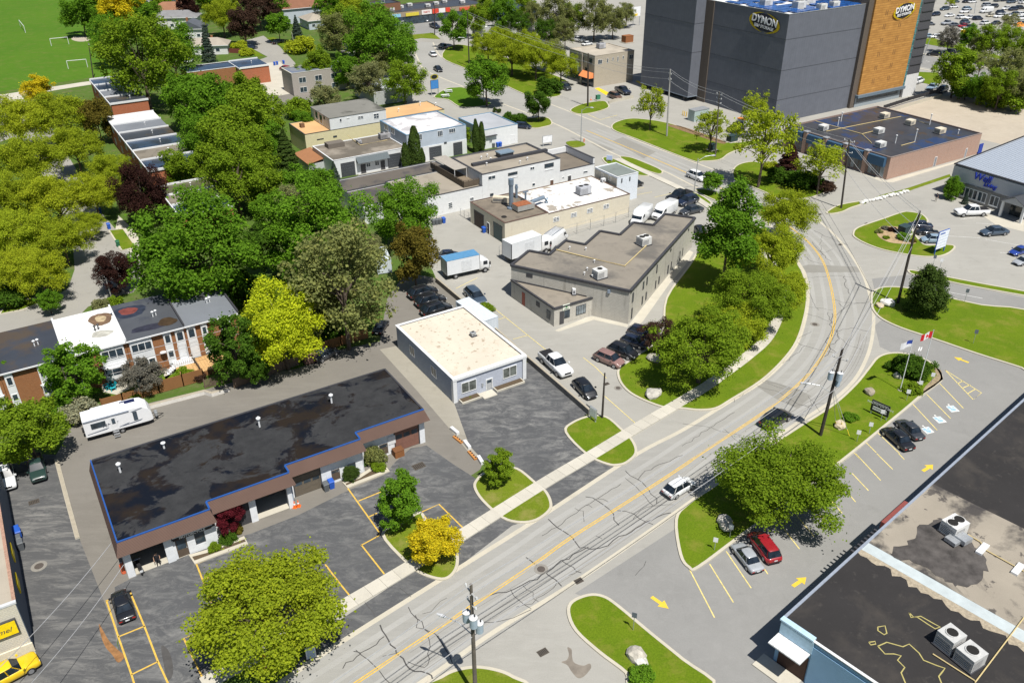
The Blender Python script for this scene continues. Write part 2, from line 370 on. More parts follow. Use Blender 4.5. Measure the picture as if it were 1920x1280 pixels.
sheet('parking_lot', 'P 1078,1112 1275,985 1290,1062 1392,1004 1596,855 1660,800 1700,768 1760,720 1735,690 1650,650 1640,610 1665,590 1720,608 1800,640 1960,700 1960,1320 1340,1320 1240,1215 1180,1150', .008, RIGHTM)
sheet('road', 'C 780,650 1060,620 1300,665 1500,705 1960,800 1960,920 1360,790 1060,720 880,712 800,740', .009, RIGHTM)
# worn patches on the road
pm = MB()
for s in ('f 410,905 470,870 640,920 720,960 640,1030 540,985', 'C 250,560 300,545 660,560 700,600 280,605', 'A 30,155 110,165 210,205 130,215', 'A 190,140 270,110 520,220 430,270'):
    pm.flat(GS(s), .016)
pm.build('road_patch', asphalt('patch_asphalt', (.245, .237, .215), (.29, .28, .255), .4, .2, .3, .2), road)

def island(s, mat=GRASS, sm=True, kerb=True, h=.13, name='lawn', kw=.32, label=None):
    pts = GS(s) if isinstance(s, str) else s
    if sm: pts = cr(pts, True, 4)
    o = MB().prism(pts, 0, h).build(name, mat); tag(o, kind='structure')
    if kerb: MB().strip(pts, kw, h+.02, 0, h+.02, True).build('kerb', KERBM, o)
    return o
island('h 745,190 762,145 800,112 880,85 980,88 1080,165 1140,215 1168,275 1160,320 1090,372 1000,386 900,360 790,265')
island('h 232,452 340,390 440,335 480,400 560,470 632,525 648,610 620,675 560,703 450,672 360,605')
island('P 1061,811 1074,793 1107,781 1137,783 1164,805 1186,828 1192,850 1177,866 1160,872 1137,870 1100,852', GRASSB)
island('h 500,1300 560,1250 640,1212 760,1195 880,1215 960,1250 1020,1300')
island('h 1268,890 1290,830 1380,793 1460,800 1540,850 1720,1000 1905,1150 2080,1300 1640,1310 1590,1225 1440,1110 1310,990', GRASSB)
island('P 1268,975 1290,946 1345,908 1412,858 1500,800 1562,760 1604,722 1630,690 1645,672 1664,664 1690,663 1720,669 1748,683 1764,703 1762,716 1735,735 1700,765 1655,802 1596,850 1500,925 1391,1003 1310,1063 1292,1064 1276,1040', GRASSB, True)
island('C 778,775 800,742 880,716 1060,726 1350,795 1600,850 1990,925 1990,1360 1900,1320 1560,1212 1240,1102 1000,1022 860,957 800,902 778,850', GRASSB)
island('C 1058,604 1080,590 1300,632 1600,690 1990,762 1990,790 1500,704 1300,662 1110,626', GRASSB)
island('C 640,312 680,268 860,205 1000,157 1060,152 1150,170 1195,212 1180,235 1080,270 1130,360 1185,402 1280,398 1380,402 1396,425 1340,468 1250,488 1100,480 880,440 740,392 655,345', GRASSB)
island('C 440,157 500,115 560,95 700,72 705,92 620,122 560,150 480,166', GRASS)
island('A 1098,365 1140,318 1240,296 1330,312 1520,360 1700,410 1850,470 1848,497 1700,558 1560,575 1430,565 1330,520 1120,430', GRASSB)
island('P 1147,239 1153,231 1175,224 1205,224 1262,234 1360,268 1440,258 1452,262 1400,276 1368,288 1350,300 1318,303 1295,301 1192,261 1155,247', GRASSB)
island('B 1240,596 1262,570 1340,540 1480,520 1520,545 1515,575 1400,610 1300,618', GRASSB)
island('P 829,108 875,130 945,160 992,180 1032,183 1052,178 1046,166 1062,152 985,122 900,92 850,85', GRASSB)
island('B 300,432 370,420 450,425 560,500 645,545 430,568 320,510 215,492', STRIPEG)
island('B 735,665 920,650 1060,645 1100,690 1050,712 940,722', GRASS)
island('A 120,276 160,264 300,310 480,385 430,402 300,380 180,330', GRASSB); island('A 250,266 320,262 440,305 562,362 540,388 420,350', GRASSB)
island('A 690,515 740,508 850,545 935,605 890,620 790,560', GRASSB); island('A 815,512 900,505 1010,545 1000,590 940,575', GRASSB)
island('B 1205,830 1300,820 1350,850 1260,868', GRASS, True, False)
island('P 1159,702 1164,689 1188,672 1240,630 1250,560 1292,500 1308,474 1338,428 1420,425 1476,468 1498,500 1508,522 1513,556 1508,595 1493,641 1466,678 1426,715 1372,749 1342,766 1310,769 1280,766 1241,763 1190,742 1167,722', GRASSB)
island('P 640,100 790,72 826,74 812,62 700,72', GRASS, False, False, .05)
island('D 920,440 900,395 1000,380 1300,470 1920,620 1990,600 1990,640 1830,625 1500,560 1200,490', GRASSB, False, False, .06)
island('D 830,720 1060,730 1100,830 990,850 900,830', GRASSB, False, False, .06); island('D 1400,945 1700,990 1990,1130 1990,960 1600,880', GRASS, False, False, .06)
island('d 610,40 690,30 760,130 680,150', GRASSB, False); island('d 40,440 270,405 280,420 130,480 0,505', GRASSB, False)
island('F 1110,365 1180,355 1330,450 1290,465', GRASSB, False, False); island('F 960,480 1000,480 1085,535 1010,542', GRASSB, False, False)
# low dark worn verge by the wooden fence
for s in ('d 1290,370 1470,340 1480,420 1340,500', 'd 590,970 650,955 660,1010 560,1030', 'd 880,880 950,840 1040,850 1100,870 960,910'): sheet('lawn', s, .02, GRASSB, True)
# sidewalk: separate concrete slabs laid along the kerb
SW = cr(GS('P 380,1284 640,1139 830,1026 1018,908 1118,849 1200,799 1280,752 1320,728 1361,699 1401,669 1438,635 1460,590 1466,554 1459,524 1440,486 1400,446 1345,400 1317,380 1275,354 1222,329 1155,298'), False, 16)
sw = empty('sidewalk'); tag(sw, kind='structure')
acc = [0]
for i in range(1, len(SW)): acc.append(acc[-1]+(SW[i]-SW[i-1]).length)
def along(s):
    for i in range(1, len(acc)):
        if acc[i] >= s: t = (s-acc[i-1])/(acc[i]-acc[i-1]+1e-9); return SW[i-1].lerp(SW[i], t), (SW[i]-SW[i-1]).normalized()
    return SW[-1], (SW[-1]-SW[-2]).normalized()
swm = [asphalt('slab_%d' % k, (c*.96, c*.905, c*.78), (c*1.05, c*.99, c*.86), 0, .5, .3, .15) for k, c in enumerate((.50, .47, .53))]
s = 0; k = 0
while s < acc[-1]-1.7:
    a, da = along(s+.012); b, db = along(s+1.688); na = Vector((-da.y, da.x))*.82; nb = Vector((-db.y, db.x))*.82
    dz = random.uniform(0, .008)
    MB().prism([a-na, b-nb, b+nb, a+na], 0, .152+dz).build('slab', swm[random.randrange(3)], sw); s += 1.7
# pale concrete walk beside the concrete-block building and aprons
sheet('path', 'p 1240,1085 1640,570 1760,430 1830,360 1870,380 1800,490 1640,680 1370,1060 1300,1110', .012, CONC)
sheet('path', 'p 515,1140 830,1010 890,1000 1240,1080 1225,1110 900,1035 560,1150', .013, CONC)
sheet('path', 't 600,1035 640,1010 745,1035 1010,1120 1138,1080 1138,1240 760,1150', .012, CONC)
sheet('path', 's 920,800 1750,575 1900,530 1570,640 980,820 880,815 570,690 580,680', .011, CONC)
# ------------------------------------------------------------------ painted lines
def lines(name, specs, wd, mat, z=.022):
    par = empty(name); tag(par, kind='structure')
    for s in specs:
        MB().strip(GS(s), wd, z).build('painted_line', mat, par)
    return par
CL = 'P 600,1325 667,1280 909,1119 1009.5,1051.5 1073,1006 1220,913 1287,869 1314,850 1441,766 1512,705.5 1549,655 1564,608 1564,571 1552,514 1535,477 1500,440 1440,398 1380,366 1250,308 1100,245'
cc = cr(GS(CL))
for o_ in (-.13, .13): MB().strip([Vector((p.x-o_*.85, p.y+o_*.5)) for p in cc], .13, .021).build('centre_line', YEL, road)
WTM = asphalt('wheel_path', (.335, .33, .312), (.38, .372, .35), R(-32), .1, .4, .12, (.1, 2.5)); wm = MB(); nrm = []
for i, p in enumerate(cc): d = (cc[min(i+1, len(cc)-1)]-cc[max(i-1, 0)]).normalized(); nrm.append(Vector((-d.y, d.x)))
for o_ in (-3.1, -1.35, 1.35, 3.1): wm.strip([p+n_*o_ for p, n_ in zip(cc, nrm)], .62, .0155)
wm.build('wheel_paths', WTM, road)
lines('parking_lines', ['g 595,822 660,1020 735,1235 760,1320', 'g 725,768 805,960 880,1155 940,1285', 'g 660,1022 808,962', 'g 735,1232 882,1160', 'g 590,822 610,816',
  'g 1095,612 1180,830', 'g 1097,615 1380,505', 'g 1137,702 1420,588', 'g 1172,802 1380,712', 'g 1140,1270 1025,1030 1150,985',
  'g 1815,618 1905,735', 'h 0,735 45,790', 'h 30,185 215,445', 'h 35,185 262,98', 'h 95,265 230,210', 'h 155,352 200,332', 'h 110,512 215,455', 'h 112,510 240,672', 'h 450,325 545,283 690,425', 'h 450,330 480,370'], .16, YEL)
st = []
for a, b, c_, d in ((35, 640, 178, 915), (150, 615, 283, 830), (243, 545, 382, 750), (440, 620, 475, 672), (545, 395, 652, 532), (620, 325, 735, 465), (735, 310, 815, 395), (745, 170, 890, 332), (845, 130, 965, 270), (945, 110, 1037, 207), (965, 0, 1105, 150), (1083, 0, 1172, 88), (1205, 0, 1237, 33)):
    st.append('i %d,%d %d,%d' % (a, b, c_, d))
st += ['f 1435,890 1567,1028', 'f 1362,950 1495,1085', 'f 1285,1005 1420,1150', 'f 1090,1165 1210,1280', 'f 1020,1215 1080,1275', 'f 950,1270 990,1310',
       'f 1465,815 1668,942 1622,980 1465,815', 'f 1535,890 1565,875', 'f 1563,915 1605,897', 'f 1592,945 1632,922']
lines('parking_lines', st, .13, YELP)
lines('parking_lines', ['e 840,460 1140,700', 'e 640,360 760,300', 'e 850,540 920,520', 'e 960,642 1045,620', 'e 1350,745 1420,800 1480,860', 'e 1470,960 1640,1110', 'A 360,545 490,520', 'A 365,500 430,487', 'A 510,560 640,530', 'A 1040,45 1110,5'], .11, YELP)
lines('parking_lines', ['C 1345,330 1590,345', 'C 1640,300 1560,295', 'C 1630,355 1880,400', 'C 1740,455 1840,460', 'C 1560,235 1690,240', 'C 1350,750 1610,798', 'C 1440,205 1560,190'], .1, WHL)
lines('parking_lines', ['B 1370,620 1460,660 1590,625'], .2, YELP)
hz = MB()
for s in ('B 1420,425 1450,418 1535,460 1505,475', 'B 1725,370 1745,366 1800,395 1780,402'): hz.flat(GS(s), .02)
tag(hz.build('painted_hatching', plain('bright_yellow_paint', (.72, .5, .02), .7), None), kind='structure')
# accessible bays, arrows, stop bars
def arrow(p, q, mat, L=2.1):
    a = G(p); b = G(q); d = (b-a).normalized(); n = Vector((-d.y, d.x, 0)); c = (a+b)/2
    f = lambda x, y: c+d*x+n*y
    pts = [f(-L/2, -.2), f(.1, -.2), f(.1, -.55), f(L/2, 0), f(.1, .55), f(.1, .2), f(-L/2, .2)]
    o = MB().flat(pts, .024).build('painted_arrow', mat); tag(o, kind='structure')
ARY = plain('arrow_yellow', (.68, .47, .05), .8)
arrow('i 630,730', 'i 675,700', ARY); arrow('i 1350,92', 'i 1388,68', ARY); arrow('f 1580,767', 'f 1530,748', ARY); arrow('h 1750,812', 'h 1808,852', ARY)
BLUEP = plain('bay_blue', (.30, .46, .62), .8, 0, .15, 6)
for s in ('f 1468,1017 1510,1012 1547,1045 1500,1050', 'f 1393,1078 1437,1073 1475,1105 1430,1112', 'f 1330,1140 1372,1130 1405,1162 1365,1172'):
    p = GS(s); o = MB().flat(p, .023).build('painted_bay_symbol', WHL); tag(o, kind='structure')
    c = sum(p, Vector())/4; MB().flat([c+(x-c)*.86 for x in p], .026).build('blue_panel', BLUEP, o)
    u = (p[3]-p[0]).normalized(); v = (p[1]-p[0]).normalized(); m = MB()
    ring = [c+u*(.15+.42*math.cos(t))+v*(.42*math.sin(t)) for t in [R(-120+20*i) for i in range(14)]]
    m.strip(ring, .12, .029); m.strip([c-u*.75, c-u*.1, c+u*.0+v*.4, c+u*.55+v*.45], .13, .0295); m.strip([c-u*.45, c-u*.4+v*.4], .1, .029)
    m.flat([c-u*.95+v*(.14*math.cos(t))+u*(.14*math.sin(t)) for t in [R(45*i) for i in range(8)]], .0292); m.build('wheelchair_symbol', WHL, o)
sb = MB()
for s in ('f 1312,708 1320,688 1327,686 1319,708', 'f 1324,708 1332,688 1339,686 1331,708'): sb.flat(GS(s), .024)
tag(sb.build('painted_stop_bars', WHL), kind='structure')
# ------------------------------------------------------------------ sealed cracks in the road
def crack(m, s, wd, jit=.12):
    p = GS(s); out = []
    for a, b in zip(p, p[1:]):
        n = max(2, int((b-a).length/.7)); d = (b-a).normalized(); nn = Vector((-d.y, d.x, 0))
        for i in range(n): out.append(a.lerp(b, i/n)+nn*random.gauss(0, jit))
    out.append(p[-1]); m.strip(out, wd, .0195+random.uniform(0, .0006))
cm = MB()
for s, wd in (('h 1155,365 1210,410 1285,465 1330,525 1390,530 1480,505 1560,470 1700,385 1840,330', .13), ('h 1035,575 1085,610 1150,680 1230,740', .12), ('h 1230,600 1180,640 1120,680 1060,720 960,755 830,790', .13),
  ('h 1230,600 1290,640 1340,665', .1), ('h 1230,600 1290,560 1380,520', .12), ('h 215,955 240,1020 290,1060 320,1110 360,1180 410,1215 480,1225 510,1260', .14), ('h 70,1100 110,1115 190,1060 240,1020', .1), ('h 0,1190 60,1150 110,1115', .1),
  ('h 75,1100 150,1150 210,1210 280,1290', .08), ('h 375,855 420,915 470,970 520,1010 580,1090 620,1170', .09), ('h 490,1010 500,1150 460,1200 370,1160', .07), ('h 420,900 430,960 490,1000', .08), ('h 460,900 590,805', .05),
  ('h 790,940 880,940 960,920 1060,870', .07), ('h 950,755 990,820 1060,865', .07), ('h 1015,735 1060,780 1100,825', .06), ('h 980,860 1130,790 1230,700 1330,650', .06), ('h 1580,100 1650,140 1720,200 1760,280', .1), ('h 1580,140 1640,180 1740,290', .07), ('h 1370,235 1460,280 1510,340 1550,400', .12),
  ('h 1430,250 1490,270', .07), ('h 1540,320 1630,340 1740,395', .1), ('h 1120,460 1230,390 1340,310 1560,170', .07), ('h 1300,310 1350,320 1355,380', .06), ('h 1360,290 1400,300', .06), ('h 1420,460 1455,475', .06), ('h 1660,150 1700,100 1800,50 1905,10', .08), ('h 1640,680 1700,600', .05),
  ('h 320,1110 230,1130', .06), ('h 320,755 390,800', .06), ('h 130,830 190,915', .06), ('h 1620,360 1700,300 1860,285', .06),
  ('f 410,905 520,930 640,1000 720,1030', .06), ('f 440,880 560,920 700,930', .05), ('f 540,985 620,1010 720,1010 790,1000', .06), ('f 790,940 720,990 640,1110', .05), ('f 0,1240 130,1150 290,1050', .06), ('f 0,1110 130,1130 330,1180', .05), ('f 230,1140 330,1240', .05),
  ('f 640,660 720,690 790,705 850,720', .08), ('f 840,500 820,560 840,600 800,660 830,700 790,740', .1), ('f 850,590 870,640 820,690 860,720', .09), ('f 850,560 780,530 690,500', .06), ('f 850,600 940,580 1040,600', .07), ('f 870,490 930,450 1040,435', .06), ('f 870,440 900,470 850,520', .07), ('f 690,350 740,460 760,480', .06),
  ('f 900,290 910,340 930,390', .09), ('f 680,300 860,290 980,300', .05), ('f 720,100 800,190 830,210', .08), ('f 740,150 800,160 840,140', .06), ('f 770,120 780,170 760,200', .06), ('f 780,60 760,120', .05), ('f 690,460 840,480', .05), ('f 560,780 680,680', .06), ('f 280,990 420,880 640,640', .06),
  ('f 650,640 720,600', .05), ('f 860,620 930,680 1000,700', .05), ('f 700,960 780,1060', .05), ('f 460,870 600,915', .05), ('C 340,290 470,350 600,400', .09), ('C 260,480 330,520 470,560', .07), ('C 500,800 560,830 620,830 740,835', .07), ('C 440,900 480,960 500,1040', .07)):
    crack(cm, s, wd*.95)
ck = cm.build('sealed_cracks', TAR, road)
# darker tyre marks along the kerb lane
tm = MB()
for o_, wd in ((.9, .05), (1.35, .05), (2.0, .08), (3.4, .05)):
    pts = Rk[8:60]; tm.strip([Vector((p.x-.55*o_, p.y+.82*o_)) for p in pts], wd, .0175)
tm.build('tyre_marks', plain('tyre_mark', (.2, .19, .175), .9), road)
def cover(p, r, label, sq=False, g='iron covers in the paving'):
    c = G(p); o = thing('manhole_cover' if not sq else 'storm_drain', label, 'cover' if not sq else 'drain', (c.x, c.y, .012), R(32))
    m = MB()
    if sq: m.box(-r, r, -r*.7, r*.7, 0, .02); m.build('frame', plain('drain_iron', (.10, .085, .07), .7, .3), o); b = MB(); [b.box(-r*.8+i*r*.3, -r*.68+i*r*.3, -r*.5, r*.5, .021, .026) for i in range(6)]; b.build('grate', plain('grate_dark', (.03, .028, .026), .8), o)
    else:
        m.lathe([(r*1.75, 0), (r*1.75, .012), (r*1.05, .014)], 20); m.build('collar', plain('collar_asphalt', (.24, .225, .2), .9), o); b = MB().lathe([(r, .012), (r, .03), (r*.9, .03)], 18); b.build('lid', plain('lid_iron', (.13, .11, .095), .6, .4), o)
    return o
cover('h 1115,645', .42, 'round manhole cover ringed by crack sealer near the yellow centre line'); cover('f 738,560', .4, 'round manhole cover in the bend of the road inside the lawn curve')
cover('e 1545,915', .32, 'round manhole cover beside the small lawn boulder and driveway'); cover('h 1325,710', .45, 'rusty storm drain grate set in the gutter of the straight road', True)
cover('h 1125,1108', .5, 'rusty storm drain in the pale driveway at the bottom edge', True); cover('f 880,115', .4, 'storm drain grate in the outer gutter of the upper bend', True)
cover('e 1480,892', .4, 'storm drain in the driveway beside the black hatchback', True); cover('h 432,70', .75, 'dark square patch drain in front of the auto shop lane', True)
cover('g 190,270', .55, 'brown storm drain in the left lot below the green truck', True); cover('g 218,628', .45, 'round dark manhole in the left scoured lot')
cover('C 390,168', .4, 'storm drain at the side driveway below the tree island', True); cover('C 740,237', .4, 'storm drain beside the kerb of the sign island', True)
# puddle, rust and oil stains
sheet('rust_stain', 'g 552,950 575,985 610,1045 660,1095 695,1130 660,1165 625,1120 590,1080 565,1020', .017, plain('rust_stain_brown', (.25, .125, .05), .9, 0, .4, 1.5), True); sheet('oil_stain', 'g 900,1075 935,1090 960,1150 965,1230 935,1265 915,1180', .0165, plain('oil_stain_dark', (.075, .072, .07), .9, 0, .3, .8), True)
sheet('water', 'h 1262,1080 1285,1092 1288,1130 1300,1165 1350,1182 1385,1170 1395,1190 1380,1215 1350,1245 1318,1250 1285,1215 1262,1180 1228,1162 1258,1150 1270,1120', .006, plain('puddle_water', (.2, .175, .145), .5, 0, .3, .6), True)
# ================================================================== BUILDINGS
AZV = 31.9                                    # the street grid: local x runs this way, local y 90 degrees further
WHITE = plain('white_trim', (.66, .67, .68), .6, 0, .06); WHITEW = siding('white_wall', (.64, .655, .66), .22, False, .85)
DKTRIM = plain('dark_flashing', (.055, .055, .062), .6, .1, .15); GREYM = plain('galvanised', (.44, .46, .48), .45, .5, .15)
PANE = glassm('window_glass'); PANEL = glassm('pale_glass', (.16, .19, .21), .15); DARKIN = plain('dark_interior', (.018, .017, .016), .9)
FRAMEW = plain('window_frame_white', (.72, .73, .73), .5); FRAMED = plain('window_frame_dark', (.06, .06, .065), .5)
GRATAN = membrane('tan_gravel_roof', (.30, .265, .215), [(.25, .5, .7, (.17, .15, .125), .55)], .95, 0, .2, .1)
class Bld:
    def __init__(s, name, label, A, h, az=AZV, cat='building', corner=(0, 0), group=None, zA=None):
        "A: photo pixel of the near top corner (height h) in the local frame"
        p = G(A, h if zA is None else zA); s.h = h; s.az = R(az)
        s.o = thing(name, label, cat, (p.x, p.y, 0), s.az, group); s.O = Vector((p.x, p.y, 0))
        s.x = Vector((math.cos(s.az), math.sin(s.az), 0)); s.y = Vector((-s.x.y, s.x.x, 0))
    def loc(s, p, z=0):
        d = G(p, z)-s.O; return d.dot(s.x), d.dot(s.y)
    def on(s, p, axis, c):
        "pixel on the vertical plane axis=c -> (other local coordinate, z)"
        if isinstance(p, str): p = pxs(p)[0]
        d = ray(p); n = s.x if axis == 'x' else s.y; t = (c-(Vector((0, 0, CAMH))-s.O).dot(n))/d.dot(n)
        q = Vector((0, 0, CAMH))+d*t-s.O; return (q.dot(s.y) if axis == 'x' else q.dot(s.x)), q.z
    def mb(s): return MB()
    def part(s, name, m, mat, parent=None, smooth=False):
        return m.build(name, mat, parent or s.o, smooth=smooth)
    def box(s, name, b, mat, parent=None): return s.part(name, MB().box(*b), mat, parent)
def wallbox(axis, c, a0, a1, z0, z1, d0, d1, out=-1):
    "box lying on a wall plane: from c+out*d0 to c+out*d1"
    lo, hi = sorted((c+out*d0, c+out*d1)); a0, a1 = sorted((a0, a1))
    return (a0, a1, lo, hi, z0, z1) if axis == 'y' else (lo, hi, a0, a1, z0, z1)
def window(b, axis, c, a0, a1, z0, z1, frame=FRAMEW, pane=PANE, fw=.07, mull=0, hbar=0, out=-1, name='window', sill=False):
    a0, a1 = sorted((a0, a1)); z0, z1 = sorted((z0, z1)); m = MB()
    for q in ((a0, a1, z0, z0+fw), (a0, a1, z1-fw, z1), (a0, a0+fw, z0+fw, z1-fw), (a1-fw, a1, z0+fw, z1-fw)): m.box(*wallbox(axis, c, q[0], q[1], q[2], q[3], 0, .07, out))
    for i in range(mull): x = a0+(a1-a0)*(i+1)/(mull+1); m.box(*wallbox(axis, c, x-fw/2, x+fw/2, z0+fw, z1-fw, 0, .065, out))
    for i in range(hbar): z = z0+(z1-z0)*(i+1)/(hbar+1); m.box(*wallbox(axis, c, a0+fw, a1-fw, z-fw/2, z+fw/2, 0, .06, out))
    w_ = b.part(name, m, frame); b.part('pane', MB().box(*wallbox(axis, c, a0+fw*.5, a1-fw*.5, z0+fw*.5, z1-fw*.5, .004, .02, out)), pane, w_)
    if sill: b.part('sill', MB().box(*wallbox(axis, c, a0-.06, a1+.06, z0-.09, z0-.005, 0, .14, out)), frame, w_)
    return w_
def winpx(b, axis, c, s, **k):
    "window between two photo pixels (opposite corners)"
    p, q = pxs(s); a = b.on(p, axis, c); d = b.on(q, axis, c); return window(b, axis, c, a[0], d[0], a[1], d[1], **k)
def door(b, axis, c, a0, a1, z0, z1, mat, frame=FRAMEW, out=-1, glass=False):
    a0, a1 = sorted((a0, a1)); d = b.part('door', MB().box(*wallbox(axis, c, a0, a1, z0, z1, .003, .05, out)), mat)
    m = MB(); f = .08
    for q in ((a0-f, a0, z0, z1+f), (a1, a1+f, z0, z1+f), (a0, a1, z1, z1+f)): m.box(*wallbox(axis, c, q[0], q[1], q[2], q[3], 0, .08, out))
    b.part('door_frame', m, frame, d); b.part('handle', MB().box(*wallbox(axis, c, a1-.16, a1-.09, z0+.95, z0+1.1, .05, .1, out)), GREYM, d)
    if glass: b.part('pane', MB().box(*wallbox(axis, c, a0+.12, a1-.12, z0+1.0, z1-.15, .05, .058, out)), PANE, d)
    return d
def doorpx(b, axis, c, s, mat, **k):
    p, q = pxs(s); a = b.on(p, axis, c); d = b.on(q, axis, c); return door(b, axis, c, a[0], d[0], max(.02, min(a[1], d[1])), max(a[1], d[1]), mat, **k)
def garage(b, axis, c, a0, a1, z0, z1, mat, n=5, glassrow=None, out=-1):
    "sectional overhead door of n separate panels"
    a0, a1 = sorted((a0, a1)); m = MB(); f = .12
    for q in ((a0-f, a0, z0, z1+f), (a1, a1+f, z0, z1+f), (a0, a1, z1, z1+f)): m.box(*wallbox(axis, c, q[0], q[1], q[2], q[3], 0, .06, out))
    d = b.part('garage_door', m, FRAMED)
    hh = (z1-z0)/n
    for i in range(n):
        b.part('door_panel', MB().box(*wallbox(axis, c, a0, a1, z0+i*hh+.012, z0+(i+1)*hh-.012, .0, .035, out)), mat, d)
    if glassrow is not None:
        k = 3; wd = (a1-a0)/k
        for j in range(k): b.part('pane', MB().box(*wallbox(axis, c, a0+j*wd+.12, a0+(j+1)*wd-.12, z0+glassrow*hh+.1, z0+(glassrow+1)*hh-.1, .036, .045, out)), PANE, d)
    return d
def garagepx(b, axis, c, s, mat, **k):
    p, q = pxs(s); a = b.on(p, axis, c); d = b.on(q, axis, c); return garage(b, axis, c, a[0], d[0], max(.02, min(a[1], d[1])), max(a[1], d[1]), mat, **k)
def shell(b, Lx, Ly, h, wall, roof, coping=DKTRIM, par=.25, cw=.28, x0=0, y0=0, z0=0, ov=.06):
    "walls, flat roof inside a low parapet, four coping lengths"
    w_ = b.part('wall', MB().box(x0, x0+Lx, y0, y0+Ly, z0, h-par), wall)
    m = MB(); t = .2
    for q in ((x0, x0+Lx, y0, y0+t), (x0, x0+Lx, y0+Ly-t, y0+Ly), (x0, x0+t, y0+t, y0+Ly-t), (x0+Lx-t, x0+Lx, y0+t, y0+Ly-t)): m.box(q[0], q[1], q[2], q[3], h-par, h)
    b.part('parapet', m, wall, w_)
    r = b.part('roof', MB().box(x0+t, x0+Lx-t, y0+t, y0+Ly-t, h-par+.002, h-par+.03), roof)
    for q in ((x0-ov, x0+Lx+ov, y0-ov, y0+cw), (x0-ov, x0+Lx+ov, y0+Ly-cw, y0+Ly+ov), (x0-ov, x0+cw, y0+cw, y0+Ly-cw), (x0+Lx-cw, x0+Lx+ov, y0+cw, y0+Ly-cw)):
        b.part('coping', MB().box(q[0], q[1], q[2], q[3], h, h+.07), coping, r)
    return w_, r
def hvac(b, x, y, z, w_, d, h, mat=None, fan=True, rz=0, name='rooftop_unit', ducts=False):
    "rooftop air handler: cabinet on a curb, louvred sides, fan on top"
    mat = mat or plain('unit_grey', (.5, .5, .49), .6, .1, .12)
    u = empty(name, (x, y, z), rz, b.o); 
    def P(nm, m, mt): return m.build(nm, mt, u)
    P('curb', MB().box(-w_/2-.1, w_/2+.1, -d/2-.1, d/2+.1, 0, .18), DKTRIM)
    P('cabinet', MB().box(-w_/2, w_/2, -d/2, d/2, .18, h), mat)
    m = MB()
    for i in range(5): zz = .35+i*(h-.6)/5; m.box(-w_/2+.1, w_/2*.35, -d/2-.025, -d/2, zz, zz+.06); m.box(-w_/2-.025, -w_/2, -d/2+.1, d/2-.1, zz, zz+.06)
    P('louvre', m, plain('louvre_dark', (.16, .16, .165), .6))
    if fan:
        for fx in ([0] if w_ < 2 else [-w_*.24, w_*.24]):
            r = min(w_, d)*.32; P('fan_guard', MB().lathe([(r*1.08, 0), (r*1.08, .07), (r, .08)], 14, 0, (fx, 0, h)), mat); P('fan', MB().lathe([(r*.92, .082), (r*.92, .086)], 14, 0, (fx, 0, h)), DARKIN)
    if ducts: m = MB(); m.box(-w_*.5, w_*.1, -d*.5-1.1, -d*.5, .3, .8); m.box(-w_*.9, -w_*.5, -d*.9, -d*.2, .2, .6); P('duct', m, GREYM)
    return u
def vent(b, x, y, z, h=.7, r=.1, cap=True, mat=None):
    m = MB().cyl(x, y, z, z+h, r*.7, 8)
    if cap: m.lathe([(r*.7, h*.86), (r*1.7, h*.9), (r*1.7, h), (r*.6, h*1.12)], 10, 0, (x, y, z))
    return b.part('vent_pipe', m, mat or WHITE)
def at(b, p, z): return b.loc(p, z)

# ------------------------------------------------------------------ 1. auto-repair plaza with the black patched roof
b = Bld('repair_plaza', 'long low repair plaza with patched black roof, blue roof edge and brown fascia', 'P 219,1018', 4.9); H = 4.9
PLROOF = N('patched_black_roof')
_v = PLROOF.vec(); _n1 = PLROOF.noise(PLROOF.vec(1, 1.4, 1), .16, 10, .66, .5); _f = PLROOF.noise(_v, 12, 3, .8); _b2 = PLROOF.noise(_v, .5, 5, .7)
_base = PLROOF.ramp(_b2, [(.3, (.018, .019, .022)), (.7, (.045, .046, .049))])
_base = PLROOF.mix(.3, _base, PLROOF.ramp(_f, [(.2, .01), (.8, .075)]))
_wet = PLROOF.ramp(_n1, [(.488, 0), (.53, 1)]); _base = PLROOF.mix(_wet, _base, PLROOF.ramp(PLROOF.noise(_v, .33, 4, .6), [(.42, (.006, .008, .014)), (.62, (.022, .016, .012))]))
PLROOF.col(_base); PLROOF.l(PLROOF.ramp(_wet, [(0, .95), (1, .5)]), PLROOF.b.inputs['Roughness']); PLROOF.set(Specular_IOR_Level=.15); PLROOF = PLROOF.m
BROWN = siding('brown_fascia', (.115, .07, .055), .24, True, .7, .6, .16); BLUE = plain('blue_edge', (.022, .085, .30), .45, 0, .12); PIL = plain('white_pillar', (.68, .70, .73), .7, 0, .1, 1.5)
GREYB = plain('grey_blue_band', (.26, .31, .38), .7); 
_, Ly = b.loc('P 169.6,863.4', H)
xs = [0]; ys = [0]
x1, y1 = b.loc('P 386,941.7', H); x1b = b.loc('P 394.2,955.8', H)[0]; x2, y2 = b.loc('P 533.1,873.7', H); x2b = b.loc('P 543.7,886.6', H)[0]; x3, y3 = b.loc('P 668.6,810.8', H); x3b = b.loc('P 673,825', H)[0]; x4, y4 = b.loc('P 795.2,768.3', H); LxB = b.loc('P 720.6,692', H)[0]
X = [0, (x1b+x1)/2, (x2b+x2)/2, (x3b+x3)/2, x4]; Yf = [0, y1, y2, (y3+y4)/2]
foot = []
for i in range(4): foot += [(X[i], Yf[i]), (X[i+1], Yf[i])]
foot += [(X[4], Ly), (0, Ly)]
rf = b.part('roof', MB().prism(foot, H-.25, H), PLROOF)
BACK = plain('plaza_block', (.3, .29, .27), .9)
